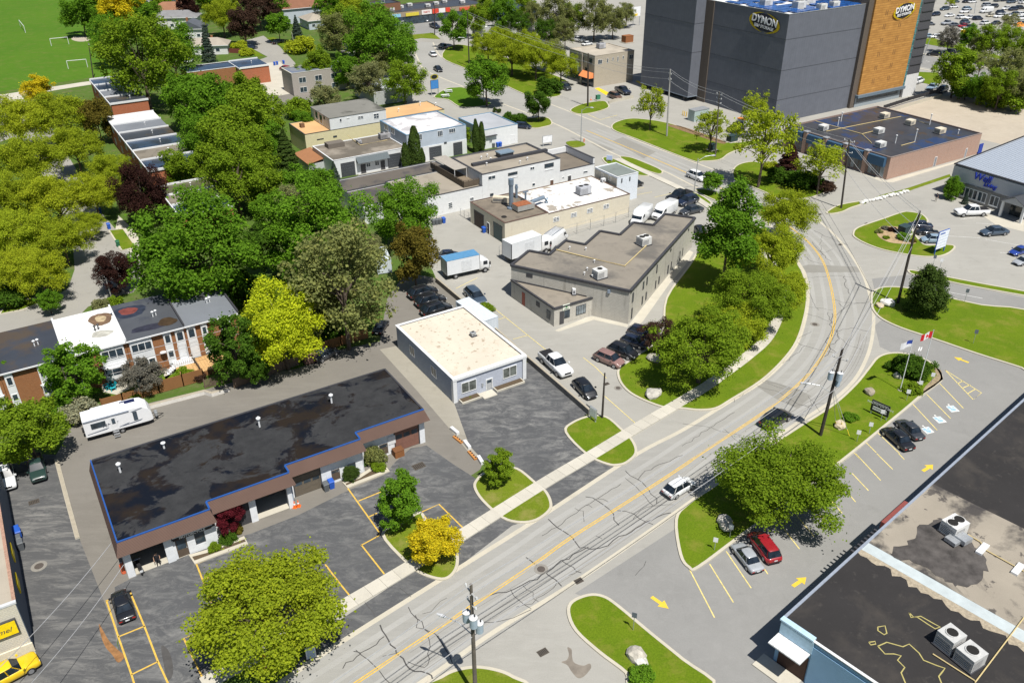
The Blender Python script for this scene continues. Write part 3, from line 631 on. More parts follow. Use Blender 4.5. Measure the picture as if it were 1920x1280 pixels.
# blue edge along the fronts and the left end, black flashing behind
for i in range(4):
    b.box('edge_trim', (X[i], X[i+1], Yf[i]-.02, Yf[i]+.14, H+.002, H+.12), BLUE, rf)
    if i: b.box('edge_trim', (X[i]-.1, X[i]+.1, Yf[i-1]+.2, Yf[i]-.02, H+.002, H+.12), BLUE, rf)
b.box('edge_trim', (-.02, .12, .2, Ly, H+.002, H+.11), BLUE, rf); b.box('edge_trim', (X[4]-.2, X[4]+.02, Yf[3]+.2, Ly, H+.002, H+.1), DKTRIM, rf); b.box('edge_trim', (.18, X[4]-.2, Ly-.2, Ly+.04, H+.002, H+.1), DKTRIM, rf)
# sloping brown fascia, wall line set back under it
FO, FZ = .75, 1.25; WB = .25
for i in range(4):
    xa, xb, y = X[i]-(.4 if i == 0 else 0), X[i+1]+(.4 if i == 3 else .35), Yf[i]
    m = MB().add([(X[i], y, H), (X[i+1], y, H), (xb, y-FO, H-FZ), (xa, y-FO, H-FZ), (X[i], y+.3, H-FZ), (X[i+1], y+.3, H-FZ)], [(0, 3, 2, 1), (3, 4, 5, 2), (0, 4, 3), (1, 2, 5)]); b.part('fascia', m, BROWN)
m = MB().add([(0, 0, H), (0, Ly, H), (-.4, Ly, H-FZ), (-.4, -FO, H-FZ), (0.3, Ly, H-FZ), (.3, 0, H-FZ)], [(0, 1, 2, 3), (3, 2, 4, 5), (1, 4, 2)]); b.part('fascia', m, BROWN)
b.box('wall', (0.02, .22, WB, Ly-.05, 0, H-.26), BACK); b.box('wall', (X[4]-.22, X[4]-.02, Yf[3]+WB, Ly-.05, 0, H-.26), BACK); b.box('wall', (.22, X[4]-.22, Ly-.25, Ly-.05, 0, H-.26), BACK)
b.box('floor_slab', (.22, X[4]-.22, Yf[3]+WB+.01, Ly-.25, .02, .05), CONC)
for i in range(3): b.box('floor_slab', (X[i]+.22, X[i+1]-.01, Yf[i]+WB+.01, Yf[3]+WB, .021, .051), CONC)
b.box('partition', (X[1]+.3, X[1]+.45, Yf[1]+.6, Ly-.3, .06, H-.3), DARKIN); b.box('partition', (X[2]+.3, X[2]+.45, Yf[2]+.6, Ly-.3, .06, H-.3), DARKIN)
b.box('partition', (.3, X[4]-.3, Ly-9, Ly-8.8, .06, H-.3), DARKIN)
def fr(i, s): return b.on(s, 'y', Yf[i]+WB)       # (x, z) on the wall line of bay i
def piece(i, xa, xb, z0, z1, mat=PIL, t=.25, nm='wall', dy=0): return b.box(nm, (min(xa, xb), max(xa, xb), Yf[i]+WB+dy, Yf[i]+WB+t, z0, z1), mat)
def pier(i, xa, xb):
    piece(i, xa, xb, 0, 2.95, nm='pier', dy=-.15); piece(i, xa, xb, 2.952, H-.27, GREYB, nm='pier_head', dy=-.13)
GD = plain('brown_garage_door', (.13, .11, .085), .6); BD = plain('brown_door', (.10, .075, .055), .6); RUST = plain('red_brown_panel', (.20, .10, .075), .7)
# bay 0
pa = fr(0, 'j 415,860')[0]; pb = fr(0, 'j 545,980')[0]; pc = fr(0, 'j 895,780')[0]; pd = fr(0, 'j 945,760')[0]
pier(0, pa, pb); pier(0, pc, pd+.35); oe = fr(0, 'j 1420,600')[0]
piece(0, pb, pc, 3.3, H-.27, GREYB, nm='lintel'); xs0 = pd+.35
piece(0, xs0, X[1]+.2, 2.5, H-.27, plain('shop_black', (.03, .028, .03), .6), nm='lintel', t=.2)
da, db = fr(0, 'j 1050,860')[0], fr(0, 'j 1180,830')[0]; ea, eb = fr(0, 'j 1260,770')[0], fr(0, 'j 1370,720')[0]
piece(0, xs0, da, 0, 2.498); piece(0, db, ea, 0, 2.498); piece(0, ea, eb, 0, .9); piece(0, eb, X[1]+.2, 0, 2.498)
door(b, 'y', Yf[0]+WB+.1, da, db, .05, 2.45, BD, glass=True); window(b, 'y', Yf[0]+WB+.1, ea, eb, .9, 2.45, FRAMED)
sg = b.box('sign_board', (xs0+.1, X[1]-.25, Yf[0]+WB-.3, Yf[0]+WB-.02, 2.62, 3.32), plain('sign_black', (.025, .022, .025), .5))
b.box('sign_canopy', (xs0+.05, X[1]-.2, Yf[0]+WB-.75, Yf[0]+WB-.02, 3.34, 3.62), WHITE)
RED = plain('sign_red', (.5, .055, .03), .5); L0 = xs0+.1; L1 = X[1]-.25
for u0, u1 in ((.02, .22), (.4, .62), (.78, .98)): b.box('red_band', (L0+(L1-L0)*u0, L0+(L1-L0)*u1, Yf[0]+WB-.315, Yf[0]+WB-.302, 3.02, 3.26), RED, sg)
text('MOTORCYCLE', .42, WHITE, sg, ((L0+L1)/2, Yf[0]+WB-.312, 2.83), (R(90), 0, 0), sx=.95, bold=.012)
# bay 1: open bay behind the red maple, white piers
qa, qb = fr(1, 'j 1840,300')[0], fr(1, 'g 1440,350')[0]; qc, qd = fr(1, 'k 320,1000')[0], fr(1, 'k 395,1150')[0]
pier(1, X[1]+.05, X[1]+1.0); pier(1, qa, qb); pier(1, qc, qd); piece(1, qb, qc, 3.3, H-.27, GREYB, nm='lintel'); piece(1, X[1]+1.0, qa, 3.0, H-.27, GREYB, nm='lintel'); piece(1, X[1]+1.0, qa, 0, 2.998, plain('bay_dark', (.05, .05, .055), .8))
piece(1, qd, X[2]+.1, 0, H-.27, GREYB)
# bay 2: glazed sectional door, brown door, window
ga, gb = fr(2, 'k 410,1000')[0], fr(2, 'k 690,940')[0]
garage(b, 'y', Yf[2]+WB, ga, gb, .05, 3.35, GD, 5, 2); piece(2, X[2]+.35, ga-.12, 0, H-.27); piece(2, ga-.12, gb+.12, 3.48, H-.27, GREYB, nm='lintel')
va = fr(2, 'k 1140,800')[0]; pier(2, gb+.12, gb+1.3); piece(2, gb+1.3, va, 0, 2.95); piece(2, gb+1.3, va, 2.952, H-.27, GREYB); pier(2, va, X[3]+.1)
doorpx(b, 'y', Yf[2]+WB, 'k 800,910 880,770', BD, glass=True); winpx(b, 'y', Yf[2]+WB, 'k 975,840 1050,710', frame=FRAMED); b.box('transom', (gb+1.9, va-1.2, Yf[2]+WB-.03, Yf[2]+WB, 3.15, 3.5), PANE)
# bay 3: window, door, notice, red-brown overhead door
ha, hb = fr(3, 'k 1480,560')[0], fr(3, 'k 1725,500')[0]
piece(3, X[3]+.1, ha-.12, 0, 2.95); piece(3, X[3]+.1, ha-.12, 2.952, H-.27, GREYB); garage(b, 'y', Yf[3]+WB, ha, hb, .05, 3.35, RUST, 4, 2); piece(3, ha-.12, hb+.12, 3.48, H-.27, GREYB, nm='lintel'); pier(3, hb+.12, X[4]-.05)
winpx(b, 'y', Yf[3]+WB, 'k 1145,660 1215,560', frame=FRAMED); doorpx(b, 'y', Yf[3]+WB, 'k 1310,640 1390,500', BD, glass=True); b.box('transom', (X[3]+1.2, ha-3.2, Yf[3]+WB-.03, Yf[3]+WB, 3.15, 3.5), PANE)
p = b.on('k 1400,530', 'y', Yf[3]+WB); q = b.on('k 1470,420', 'y', Yf[3]+WB); b.box('notice_board', (p[0], q[0], Yf[3]+WB-.07, Yf[3]+WB-.01, min(p[1], q[1]), max(p[1], q[1])), WHITE)
for s, hh in (('P 226,885', 1.2), ('P 487,800', 1.3), ('P 622,755', 1.2), ('P 308,840', .8)):
    x, y = b.loc(s, H); vent(b, x, y, H, hh, .16)
# ------------------------------------------------------------------ 2. small grey-blue office with the cream roof
HB = 3.75
b = Bld('small_office', 'small grey-blue office block with cream flat roof and white trim', 'l 820,960', HB)
Lx = b.loc('l 1690,670', HB)[0]; Ly = b.loc('l 150,320', HB)[1]
CREAM = membrane('cream_roof', (.57, .515, .425), [(1.1, .60, .64, (.30, .22, .15), .7), (2.4, .63, .66, (.2, .15, .1), .6), (.5, .58, .8, (.4, .32, .22), .6)], .85, 0, .2, .1)
shell(b, Lx, Ly, HB, masonry('grey_blue_block', (.30, .345, .43), (.34, .385, .47), (.26, .30, .38), .6, .2), CREAM, WHITE, .22, .3, ov=.12)
GB2 = plain('pale_grey_front', (.40, .43, .50), .8)
b.box('front_panel', (.55, Lx-.55, -.05, -.002, .02, HB-.25), GB2); b.box('front_trim', (-.1, Lx+.15, -.3, -.06, HB-.36, HB-.001), WHITE)
b.box('pilaster', (-.06, .5, -.25, .3, 0, HB-.37), WHITE); b.box('pilaster', (Lx-.5, Lx+.06, -.25, .3, 0, HB-.37), WHITE)
for s in ('l 930,1140 1105,955', 'l 1425,965 1590,785'): winpx(b, 'y', -.055, s, mull=1, pane=glassm('blind_glass', (.10, .11, .10), .2))
doorpx(b, 'y', -.055, 'l 1228,1090 1296,950', plain('pale_door', (.36, .37, .38), .6), glass=True); b.box('mailbox', (Lx*.38, Lx*.38+.25, -.2, -.055, 1.1, 1.6), GREYM)
for s in ('l 312,690 370,575', 'l 570,950 632,825'):
    p, q = pxs(s); a = b.on(p, 'x', 0); d = b.on(q, 'x', 0); y_ = (a[0]+d[0])/2; window(b, 'x', 0, y_-.75, y_+.75, 1.25, 2.75, mull=1)
x, y = b.loc('l 1068,430', HB); hvac(b, x, y, HB-.2, .7, .7, .6, GREYM, True)
b.box('stoop', (Lx*.34, Lx*.52, -1.6, -.06, .015, .12), CONC)
SOIL = plain('planting_soil', (.09, .065, .04), .95)
for x0, x1 in ((.75, Lx*.33), (Lx*.54, Lx-.7)):
    pl = b.box('planter', (x0, x1, -1.1, -.06, .015, .28), CONC); b.box('soil', (x0+.15, x1-.15, -.95, -.06, .281, .3), SOIL, pl)
# ------------------------------------------------------------------ 3. concrete-block two-storey building with the saw-tooth back
HC = 5.8
b = Bld('block_building', 'grey concrete block two storey building with sawtooth back and tan gravel roof', 'p 1255,748', HC, 62.3)
BLOCK = masonry('weathered_block', (.45, .43, .385), (.50, .48, .43), (.37, .35, .31), .5, .25, (.14, .125, .105), .02, .6)
pts = [b.loc('p '+q, HC) for q in ('1255,748', '95,497', '268,357', '468,393', '625,258', '815,296', '962,165', '1155,200', '1285,82', '1480,108', '1590,0', '1885,38')]
b.part('wall', MB().prism(pts, 0, HC-.3), BLOCK)
r = b.part('roof', MB().prism(pts, HC-.298, HC-.27), membrane('grey_gravel_roof', (.235, .21, .175), [(.13, .5, .64, (.10, .095, .09), .75), (.6, .55, .75, (.13, .115, .1), .5)], .95, 0, .2, .12))
n = len(pts)
for i in range(n): b.part('coping', MB().strip([pts[i], pts[(i+1) % n]], .42, HC+.02+.004*(i % 3), 0, .36), DKTRIM, r)
# windows of the long lit side
e1 = Vector(pts[-1])-Vector(pts[0]); Lx = e1.length
for s in ('p 1268,870 1288,765', 'p 1372,745 1390,655', 'p 1408,700 1424,612', 'p 1505,585 1520,495', 'p 1640,375 1654,340', 'p 1815,175 1826,145', 'p 1258,1030 1276,915', 'p 1362,890 1378,800', 'p 1398,845 1414,760', 'p 1492,735 1506,650', 'p 1524,690 1540,608', 'p 1612,590 1628,500', 'p 1645,550 1658,465', 'p 1730,450 1742,365', 'p 1757,415 1768,335'):
    p, q = pxs(s); a = b.on(p, 'y', 0); d = b.on(q, 'y', 0); window(b, 'y', 0, a[0], d[0], max(.1, min(a[1], d[1])), min(HC-.5, max(a[1], d[1])), frame=FRAMED, fw=.06)
for s, w_, d, h in (('p 955,610', 1.9, 1.5, 1.5), ('p 1385,290', 2.0, 1.7, 1.5)):
    x, y = b.loc(s, HC); hvac(b, x, y, HC-.27, w_, d, h, plain('unit_pale', (.60, .60, .585), .5), True, R(-30))
pm = MB(); path = [b.loc('p '+q, HC) for q in ('530,345', '790,410', '1200,505', '1445,275')]; pm.tube([(x, y, HC-.1) for x, y in path], .09, 6); b.part('gas_pipe', pm, plain('gas_pipe_yellow', (.55, .44, .22), .6))
for s in ('p 665,335', 'p 905,465', 'p 835,540', 'p 808,585', 'p 885,612', 'p 822,345'): x, y = b.loc(s, HC); vent(b, x, y, HC-.27, .5, .1)
# front wing: triangular low entrance block
HE = 3.2
ep = [b.loc('p '+q, HE) for q in ('515,922', '892,812', '95,640')]
f0 = Vector(ep[0]); f1 = Vector(ep[1]); f2 = Vector(ep[2])
wp = [ep[0], ep[1], (ep[1][0]+.6, ep[1][1]+.6), (ep[2][0]+.5, ep[2][1]+.5), ep[2]]
wing = b.part('entrance_wing', MB().prism(ep, 0, HE-.22), BLOCK); b.part('wing_roof', MB().prism(ep, HE-.218, HE-.19), membrane('wing_roof_gravel', (.25, .22, .18), [(.4, .5, .7, (.12, .105, .09), .6)], .95), wing)
for i in range(3): b.part('coping', MB().strip([ep[i], ep[(i+1) % 3]], .32, HE+.02+.004*i, 0, .24), DKTRIM, wing)
def wedge(a, c, pa_, pb_, mat, z0, z1, nm, d=.06, par=None):
    "rectangle on the wall running from a to c, between fractions"
    a = Vector(a); c = Vector(c); e = (c-a); nn = Vector((e.y, -e.x)).normalized(); p = a+e*pa_; q = a+e*pb_
    return b.part(nm, MB().prism([p, q, q+nn*d, p+nn*d], z0, z1), mat, par)
for u0, u1, z0, z1, mt, nm in ((.14, .25, .1, 2.3, FRAMED, 'door'), (.26, .4, .9, 2.3, PANE, 'window'), (.56, .82, .8, 2.4, FRAMED, 'window')): wedge(ep[0], ep[1], u0, u1, mt, z0, z1, nm)
for k in range(4): wedge(ep[0], ep[1], .57+.0625*k, .62+.0625*k, PANEL, .9, 2.3, 'pane', .08)
sg = wedge(ep[0], ep[1], .21, .39, plain('sign_pale', (.66, .70, .60), .5), 2.35, 3.3, 'sign_board', .12); wedge(ep[0], ep[1], .28, .325, plain('sign_green', (.06, .25, .08), .6), 2.75, 3.15, 'logo', .135, sg); wedge(ep[0], ep[1], .24, .36, FRAMED, 2.48, 2.6, 'logo_text', .135, sg)
wedge(ep[2], ep[0], .27, .335, plain('red_door', (.33, .09, .06), .6), .05, 2.3, 'door'); wedge(ep[2], ep[0], .84, .92, FRAMED, .7, 2.2, 'window'); wedge(ep[2], ep[0], .845, .915, PANE, .75, 2.15, 'pane', .075); wedge(ep[2], ep[0], .6, .68, FRAMED, 1.6, 2.4, 'window')
wedge(pts[1], pts[0], .135, .19, FRAMED, 4.3, 4.9, 'window'); wedge(pts[1], pts[0], .825, .845, GREYB, 4.6, 5.2, 'wall_light', .25)
x, y = b.loc('p 705,775', HE); hvac(b, x, y, HE-.2, .9, .5, 1.1, WHITE, False, R(30))
# ------------------------------------------------------------------ 4. beige workshop with the white-patched roof
HD = 4.2
b = Bld('beige_workshop', 'beige painted workshop with white coated roof, tall grey stack and rusty duct', 'o 488,500', HD)
BEIGE = masonry('beige_block', (.61, .56, .45), (.64, .59, .475), (.57, .52, .42), .8, .2, (.5, .42, .3), .01, .3)
Lx = b.loc('o 1815,190', 3.95)[0]; Ly = b.loc('o 125,275', HD)[1]; xm = b.loc('o 938,380', HD)[0]
BRF = membrane('brown_gravel_roof', (.19, .16, .125), [(.5, .45, .7, (.10, .085, .07), .7)], .95)
shell(b, xm, Ly, HD, BEIGE, BRF, plain('brown_coping', (.12, .075, .06), .6), .2, .25)
WHR = membrane('white_coated_roof', (.70, .69, .67), [(.28, .56, .60, (.26, .22, .17), .85), (.9, .62, .66, (.2, .18, .15), .8)], .8, 0, .2, .05)
shell(b, Lx-xm, Ly, 3.92, BEIGE, WHR, plain('brown_coping', (.12, .075, .06), .6), .12, .2, xm+.01)
for s in ('o 1000,490 1065,425', 'o 1186,442 1250,380', 'o 1356,398 1420,335', 'o 1530,352 1592,290'): winpx(b, 'y', 0, s, frame=FRAMEW, mull=1, hbar=2, fw=.09)
BRD = plain('dark_brown_panel', (.045, .03, .025), .6); TEALD = plain('teal_door_glass', (.015, .06, .07), .2)
for s, mt in (('o 172,540 262,385', BRD), ('o 375,690 458,505', TEALD)):
    p, q = pxs(s); a = b.on(p, 'x', 0); d = b.on(q, 'x', 0); garage(b, 'x', 0, a[0], d[0], .05, 3.1, mt, 4)
a = b.on('o 305,600', 'x', 0)[0]; c = b.on('o 328,620', 'x', 0)[0]; door(b, 'x', 0, a, c, .05, 2.2, BRD)
STACK = plain('blue_grey_steel', (.20, .255, .32), .5, .4)
x, y = b.loc('o 556,335', HD); b.part('exhaust_stack', MB().cyl(x, y, HD-.2, HD+5.6, .42, 14).lathe([(.42, 0), (.52, .05), (.52, 1.2), (.42, 1.25)], 14, 0, (x, y, HD+4.5)).lathe([(.8, 0), (.8, .25), (.45, .4)], 14, 0, (x, y, HD-.15)), STACK, smooth=False)
x, y = b.loc('o 612,225', HD); b.part('exhaust_stack', MB().cyl(x, y, HD-.2, HD+2.6, .25, 12).cyl(x, y, HD+1.8, HD+2.2, .33, 12), STACK)
x, y = b.loc('o 708,255', HD); b.part('exhaust_stack', MB().cyl(x, y, HD-.2, HD+1.6, .2, 10).box(x-.6, x+.6, y-.15, y+.15, HD+1.6, HD+1.8), STACK)
x, y = b.loc('o 455,270', HD); hvac(b, x, y, HD-.2, 3.4, 1.1, 1.2, plain('cream_unit', (.62, .55, .43), .6), False, R(-45))
x, y = b.loc('o 700,345', HD); dd = b.part('dust_collector', MB().box(x-2.2, x+1.6, y-1, y+1.2, HD+.1, HD+1.1), plain('grey_sheet', (.42, .42, .40), .5, .3)); b.part('rusty_lid', MB().box(x-2.2, x+1.0, y-1, y+1.2, HD+1.102, HD+1.16), plain('rust', (.28, .10, .045), .9, 0, .4), dd)
x, y = b.loc('o 780,315', HD); b.part('duct', MB().tube([(x-.3, y, HD+.8), (x+3, y+.6, HD+.9), (x+3.7, y+.6, HD+.4), (x+3.7, y+.6, HD-.2)], .4, 10), STACK)
x, y = b.loc('o 1320,185', 3.9); hvac(b, x, y, 3.8, 2.7, 1.7, 1.7, plain('unit_blue_grey', (.42, .43, .46), .5))
x, y = b.loc('o 1530,60', 3.9); hvac(b, x, y, 3.8, .9, .6, .8, WHITE, False)
x, y = b.loc('o 480,425', HD); b.part('roof_drain', MB().lathe([(.55, 0), (.5, .12), (.2, .16)], 12, 0, (x, y, HD-.18)), DARKIN)
# ------------------------------------------------------------------ 5. white two-storey complex with roof deck
HW = 4.3
b = Bld('white_complex', 'white painted two storey workshop complex with tan roofs and dark trim', 'x 540,465', HW)
x0 = b.on('x 1058,355', 'y', 0)[0]; H2 = b.on('x 1062,270', 'y', 0)[1]; x1 = b.on('x 1640,235', 'y', 0)[0]; Yb = b.loc('x 835,140', H2)[1]; Yl = b.loc('x 340,320', HW)[1]
WWALL = masonry('white_block_wall', (.66, .675, .68), (.69, .70, .705), (.62, .63, .64), .9, .22, (.5, .5, .48), .012, .25)
shell(b, x0-.02, Yl, HW, WWALL, GRATAN, DKTRIM, .2, .25); shell(b, x1-x0, Yb, H2, WWALL, GRATAN, DKTRIM, .25, .35, x0)
# dark-roofed rear extension
DKR = membrane('dark_gravel_roof', (.115, .10, .085), [(.12, .5, .62, (.045, .045, .055), .8)], .9)
xl = b.loc('x 30,400', 3.9)[0]; shell(b, x0-xl-.05, b.loc('x 590,190', 3.9)[1]-Yl-.05, 3.9, WWALL, DKR, DKTRIM, .18, .22, xl, Yl+.05)
shell(b, -xl-.05, Yl-3.8, 3.88, WWALL, DKR, DKTRIM, .18, .22, xl, 3.8)
# right annex with raised parapet
Lr = b.on('x 1898,190', 'y', 0)[0]-x1; HA = b.on('x 1642,245', 'y', 0)[1]
shell(b, Lr, Yb-2.5, HA, WWALL, membrane('annex_roof', (.17, .145, .115), [(.4, .5, .7, (.1, .085, .07), .5)], .95), DKTRIM, .3, .25, x1+.02)
m = MB().box(x1+Lr-.35, x1+Lr+.02, .02, Yb-2.5, HA+.07, HA+1.3); m.box(x1+.3, x1+Lr-.35, Yb-2.9, Yb-2.5, HA+.07, HA+1.2); b.part('parapet', m, WHITE); b.box('coping', (x1+Lr-.42, x1+Lr+.08, 0, Yb-2.45, HA+1.3, HA+1.38), DKTRIM)
for s, k in (('x 1100,312 1155,272', dict(mull=1)), ('x 1250,280 1320,245', dict(frame=FRAMED)), ('x 1250,302 1322,284', dict(mull=1)), ('x 1415,238 1448,208', dict(mull=1)), ('x 1523,222 1592,178', dict(frame=FRAMED)), ('x 1523,243 1592,222', dict(mull=1)), ('x 1430,358 1453,330', {}), ('x 1813,262 1848,238', {}), ('x 1115,432 1140,408', dict(frame=FRAMED)), ('x 1655,300 1672,284', {}), ('x 965,468 992,437', dict(mull=1)), ('x 803,525 832,475', dict(hbar=2))): winpx(b, 'y', 0, s, **k)
doorpx(b, 'y', 0, 'x 652,565 682,515', FRAMED); p = b.on('x 1697,318', 'y', 0); q = b.on('x 1722,275', 'y', 0); door(b, 'y', 0, p[0], q[0], p[1], q[1], FRAMED); p = b.on('x 1565,355', 'y', 0); q = b.on('x 1590,308', 'y', 0); door(b, 'y', 0, p[0], q[0], p[1], q[1], plain('brown_steel_door', (.12, .07, .05), .6))
x, y = b.loc('x 1225,125', H2); sk = b.box('skylight_curb', (x-1.6, x+1.6, y-1.0, y+1.0, H2-.2, H2+.7), DKTRIM); b.box('skylight', (x-1.75, x+1.75, y-1.15, y+1.15, H2+.702, H2+.95), plain('skylight_blue', (.22, .29, .36), .25, .2), sk)
p = b.loc('x 980,200', H2); q = b.loc('x 1540,88', H2); b.part('roof_ridge', MB().strip([p, q], .9, H2+.35, 0, .55), DKTRIM)
for s in ('x 1095,130', 'x 1050,147', 'x 1120,157', 'x 1395,155', 'x 1340,180', 'x 1090,195'): x, y = b.loc(s, H2); vent(b, x, y, H2-.2, .6, .13)
for s in ('x 620,375', 'x 515,305', 'x 460,368'): x, y = b.loc(s, HW); b.part('vent_pipe', MB().cyl(x, y, HW-.2, HW+.5, .12, 8), WHITE)
# timber deck with railing, canopy, chairs
WOODD = siding('weathered_deck', (.12, .095, .07), .14, False, .6)
dx0, dy0 = b.loc('x 918,365', HW); dx1, dy1 = b.loc('x 715,210', HW); dk = b.box('deck', (dx0, x0-.05, dy0, dy1, HW+.02, HW+.12), plain('deck_boards', (.20, .16, .115), .8))
def rail(xa, xb, ya, yb):
    n = max(2, int(max(abs(xb-xa), abs(yb-ya))/.95))
    for i in range(n+1): x = xa+(xb-xa)*i/n; y = ya+(yb-ya)*i/n; b.box('post', (x-.05, x+.05, y-.05, y+.05, HW+.12, HW+1.25), WOODD, dk)
    b.part('rail_panel', MB().strip([(xa, ya), (xb, yb)], .05, HW+1.1, 0, .9), WOODD, dk); b.part('handrail', MB().strip([(xa, ya), (xb, yb)], .16, HW+1.31, 0, .06), WOODD, dk)
rail(dx0, x0-.1, dy0, dy0); rail(dx0, dx0, dy0, dy1)
cx0, cy0 = b.loc('x 850,235', HW+2.2); cn = b.part('canopy', MB().box(dx0+.5, x0-.1, dy0+4.6, dy1-.2, HW+2.15, HW+2.22), plain('awning_grey', (.34, .31, .27), .8))
for x in (dx0+.55, x0-.3): b.box('post', (x-.05, x+.05, dy0+4.65, dy0+4.75, HW+.12, HW+2.15), WHITE, cn)
# ------------------------------------------------------------------ 6. small white block next to the workshop
b = Bld('small_annex', 'small white two storey block with grey-green flat roof beside the beige workshop', 'A 230,410', 5.6)
Lx = b.loc('A 380,370', 5.6)[0]; Ly = b.loc('A 60,335', 5.6)[1]
shell(b, Lx, Ly, 5.6, plain('pale_blue_white', (.62, .665, .72), .8), membrane('grey_green_roof', (.19, .215, .20), [(.5, .5, .7, (.13, .14, .13), .5)], .7), WHITE, .12, .18)
for s in ('A 258,452 268,418', 'A 318,438 328,405'): winpx(b, 'y', 0, s, frame=FRAMED)
for s in ('A 110,415 125,380', 'A 165,430 185,400'): winpx(b, 'x', 0, s)
b.box('side_wall', (-.04, -.002, .1, Ly-.1, 0, 5.3), plain('beige_side', (.5, .46, .38), .8))
# ------------------------------------------------------------------ 7. white and grey-blue workshop pair
HV = 6.9
b = Bld('blue_trim_workshop', 'two storey workshop with grey-blue siding over white garage fronts and patchy white roof', 'v 1010,350', HV)
Lx = b.loc('v 1450,255', HV)[0]; Ly = b.loc('v 825,230', HV)[1]
SIDB = siding('grey_blue_siding', (.40, .455, .52), .25, False, .85); TRB = plain('steel_blue_trim', (.13, .245, .36), .5)
shell(b, Lx, Ly, HV, SIDB, membrane('patchy_white_roof', (.66, .645, .65), [(.22, .48, .56, (.25, .24, .25), .6), (.9, .55, .7, (.4, .38, .37), .5)], .8), TRB, .2, .25)
b.box('lower_wall', (0, Lx, -.12, -.003, 0, 3.5), WHITEW)
for s, k in (('v 1103,390 1130,338', 1), ('v 1255,362 1293,310', 2), ('v 1343,335 1392,292', 2)): winpx(b, 'y', 0, s, mull=k)
for s in ('v 840,302 865,268', 'v 892,333 915,298'): winpx(b, 'x', 0, s, mull=1)
DGD = plain('charcoal_door', (.055, .06, .068), .6)
for s in ('v 1195,530 1280,432', 'v 1382,490 1443,428'): p, q = pxs(s); a = b.on(p, 'y', -.12); d = b.on(q, 'y', -.12); garage(b, 'y', -.12, a[0], d[0], .05, 3.0, DGD, 5)
a = b.on('v 1138,535', 'y', -.12)[0]; door(b, 'y', -.12, a-.5, a+.5, .05, 2.2, PANEL); winpx(b, 'y', -.12, 'v 1305,418 1325,400', frame=FRAMED)
b2 = Bld('white_workshop', 'single storey white workshop with grey roof and blue edge nearest the street', 'v 1620,310', 4.7)
Lx = b2.loc('v 1875,260', 4.7)[0]; Ly = b2.loc('v 1410,215', 4.7)[1]
shell(b2, Lx, Ly, 4.7, WWALL, membrane('pale_grey_roof', (.36, .375, .40), [(.5, .55, .75, (.28, .29, .31), .5)], .8), TRB, .15, .22)
winpx(b2, 'y', 0, 'v 1658,408 1680,380', mull=1); p = b2.on('v 1632,358', 'y', 0); q = b2.on('v 1714,345', 'y', 0); b2.box('door_canopy', (p[0], q[0], -.6, -.003, p[1]-.1, p[1]+.05), DKTRIM); a = b2.on('v 1630,380', 'y', 0)[0]; 
a = b2.on('v 1830,375', 'y', 0); door(b2, 'y', 0, a[0], a[0]+1, .05, 2.2, WHITE)
# ------------------------------------------------------------------ 8. long low workshop with awning and rusty lean-to
HL = 4.15
b = Bld('low_workshop', 'low white workshop with dark awning, three grey doors and brown gravel roof', 'v 435,550', HL)
Lx = b.loc('v 1000,437', HL)[0]; Ly = b.loc('v 280,435', HL)[1]
shell(b, Lx, Ly, HL, WHITEW, membrane('brown_flat_roof', (.14, .122, .098), [(.15, .5, .65, (.34, .3, .25), .6), (.5, .5, .7, (.08, .07, .06), .5)], .9), WHITE, .12, .2)
for s in ('v 506,650 600,560', 'v 872,598 960,492'): p, q = pxs(s); a = b.on(p, 'y', 0); d = b.on(q, 'y', 0); garage(b, 'y', 0, a[0], d[0], .05, 3.1, DGD, 5)
a0 = b.on('v 620,600', 'y', 0)[0]; a1 = b.on('v 868,555', 'y', 0)[0]
m = MB().add([(a0, -.02, HL-.2), (a1, -.02, HL-.2), (a1, -1.3, HL-1.3), (a0, -1.3, HL-1.3), (a0, -.02, HL-1.3), (a1, -.02, HL-1.3)], [(0, 3, 2, 1), (0, 4, 3), (1, 2, 5), (3, 4, 5, 2)]); b.part('awning', m, plain('awning_slate', (.095, .115, .125), .7))
for s in ('v 655,640 690,570', 'v 810,608 840,540'): p, q = pxs(s); a = b.on(p, 'y', 0)[0]; d = b.on(q, 'y', 0)[0]; door(b, 'y', 0, a, d, .05, 2.2, FRAMED)
for s in ('v 697,600 727,563', 'v 765,590 795,548'): winpx(b, 'y', 0, s, mull=1)
for s, w_ in (('v 840,370', 2.6), ('v 640,410', .9)): x, y = b.loc(s, HL); hvac(b, x, y, HL-.1, w_, 1.5, 1.3 if w_ > 2 else .8, plain('unit_dull', (.33, .33, .34), .6))
x, y = b.loc('v 450,435', HL); b.box('roof_hatch', (x-2, x+2, y-1.2, y+1.2, HL-.1, HL+1.0), plain('hatch_brown', (.15, .13, .11), .8))
m = MB().tube([(*b.loc(s, HL), HL+.1) for s in ('v 550,355', 'v 650,430', 'v 860,390')], .08, 6); b.part('gas_pipe', m, MAT['gas_pipe_yellow'])
sh_ = Bld('rusty_shed', 'lean-to shed with rusty corrugated roof on the end of the low workshop', 'v 375,525', 3.2, cat='shed')
xl = sh_.loc('v 265,575', 2.3); yl = sh_.loc('v 265,440', 3.2)[1]
m = MB().add([(0, 0, 3.2), (0, yl, 3.2), (-4.2, yl, 2.4), (-4.2, 0, 2.4), (0, 0, 3.1), (0, yl, 3.1), (-4.2, yl, 2.3), (-4.2, 0, 2.3)], [(0, 1, 2, 3), (7, 6, 5, 4), (3, 2, 6, 7), (0, 3, 7, 4)]); sh_.part('roof', m, siding('rusty_sheet', (.33, .155, .075), .5, True, .6)); sh_.box('wall', (-4, -.1, .1, yl-.1, 0, 2.25), plain('pale_sheet', (.45, .47, .47), .7))
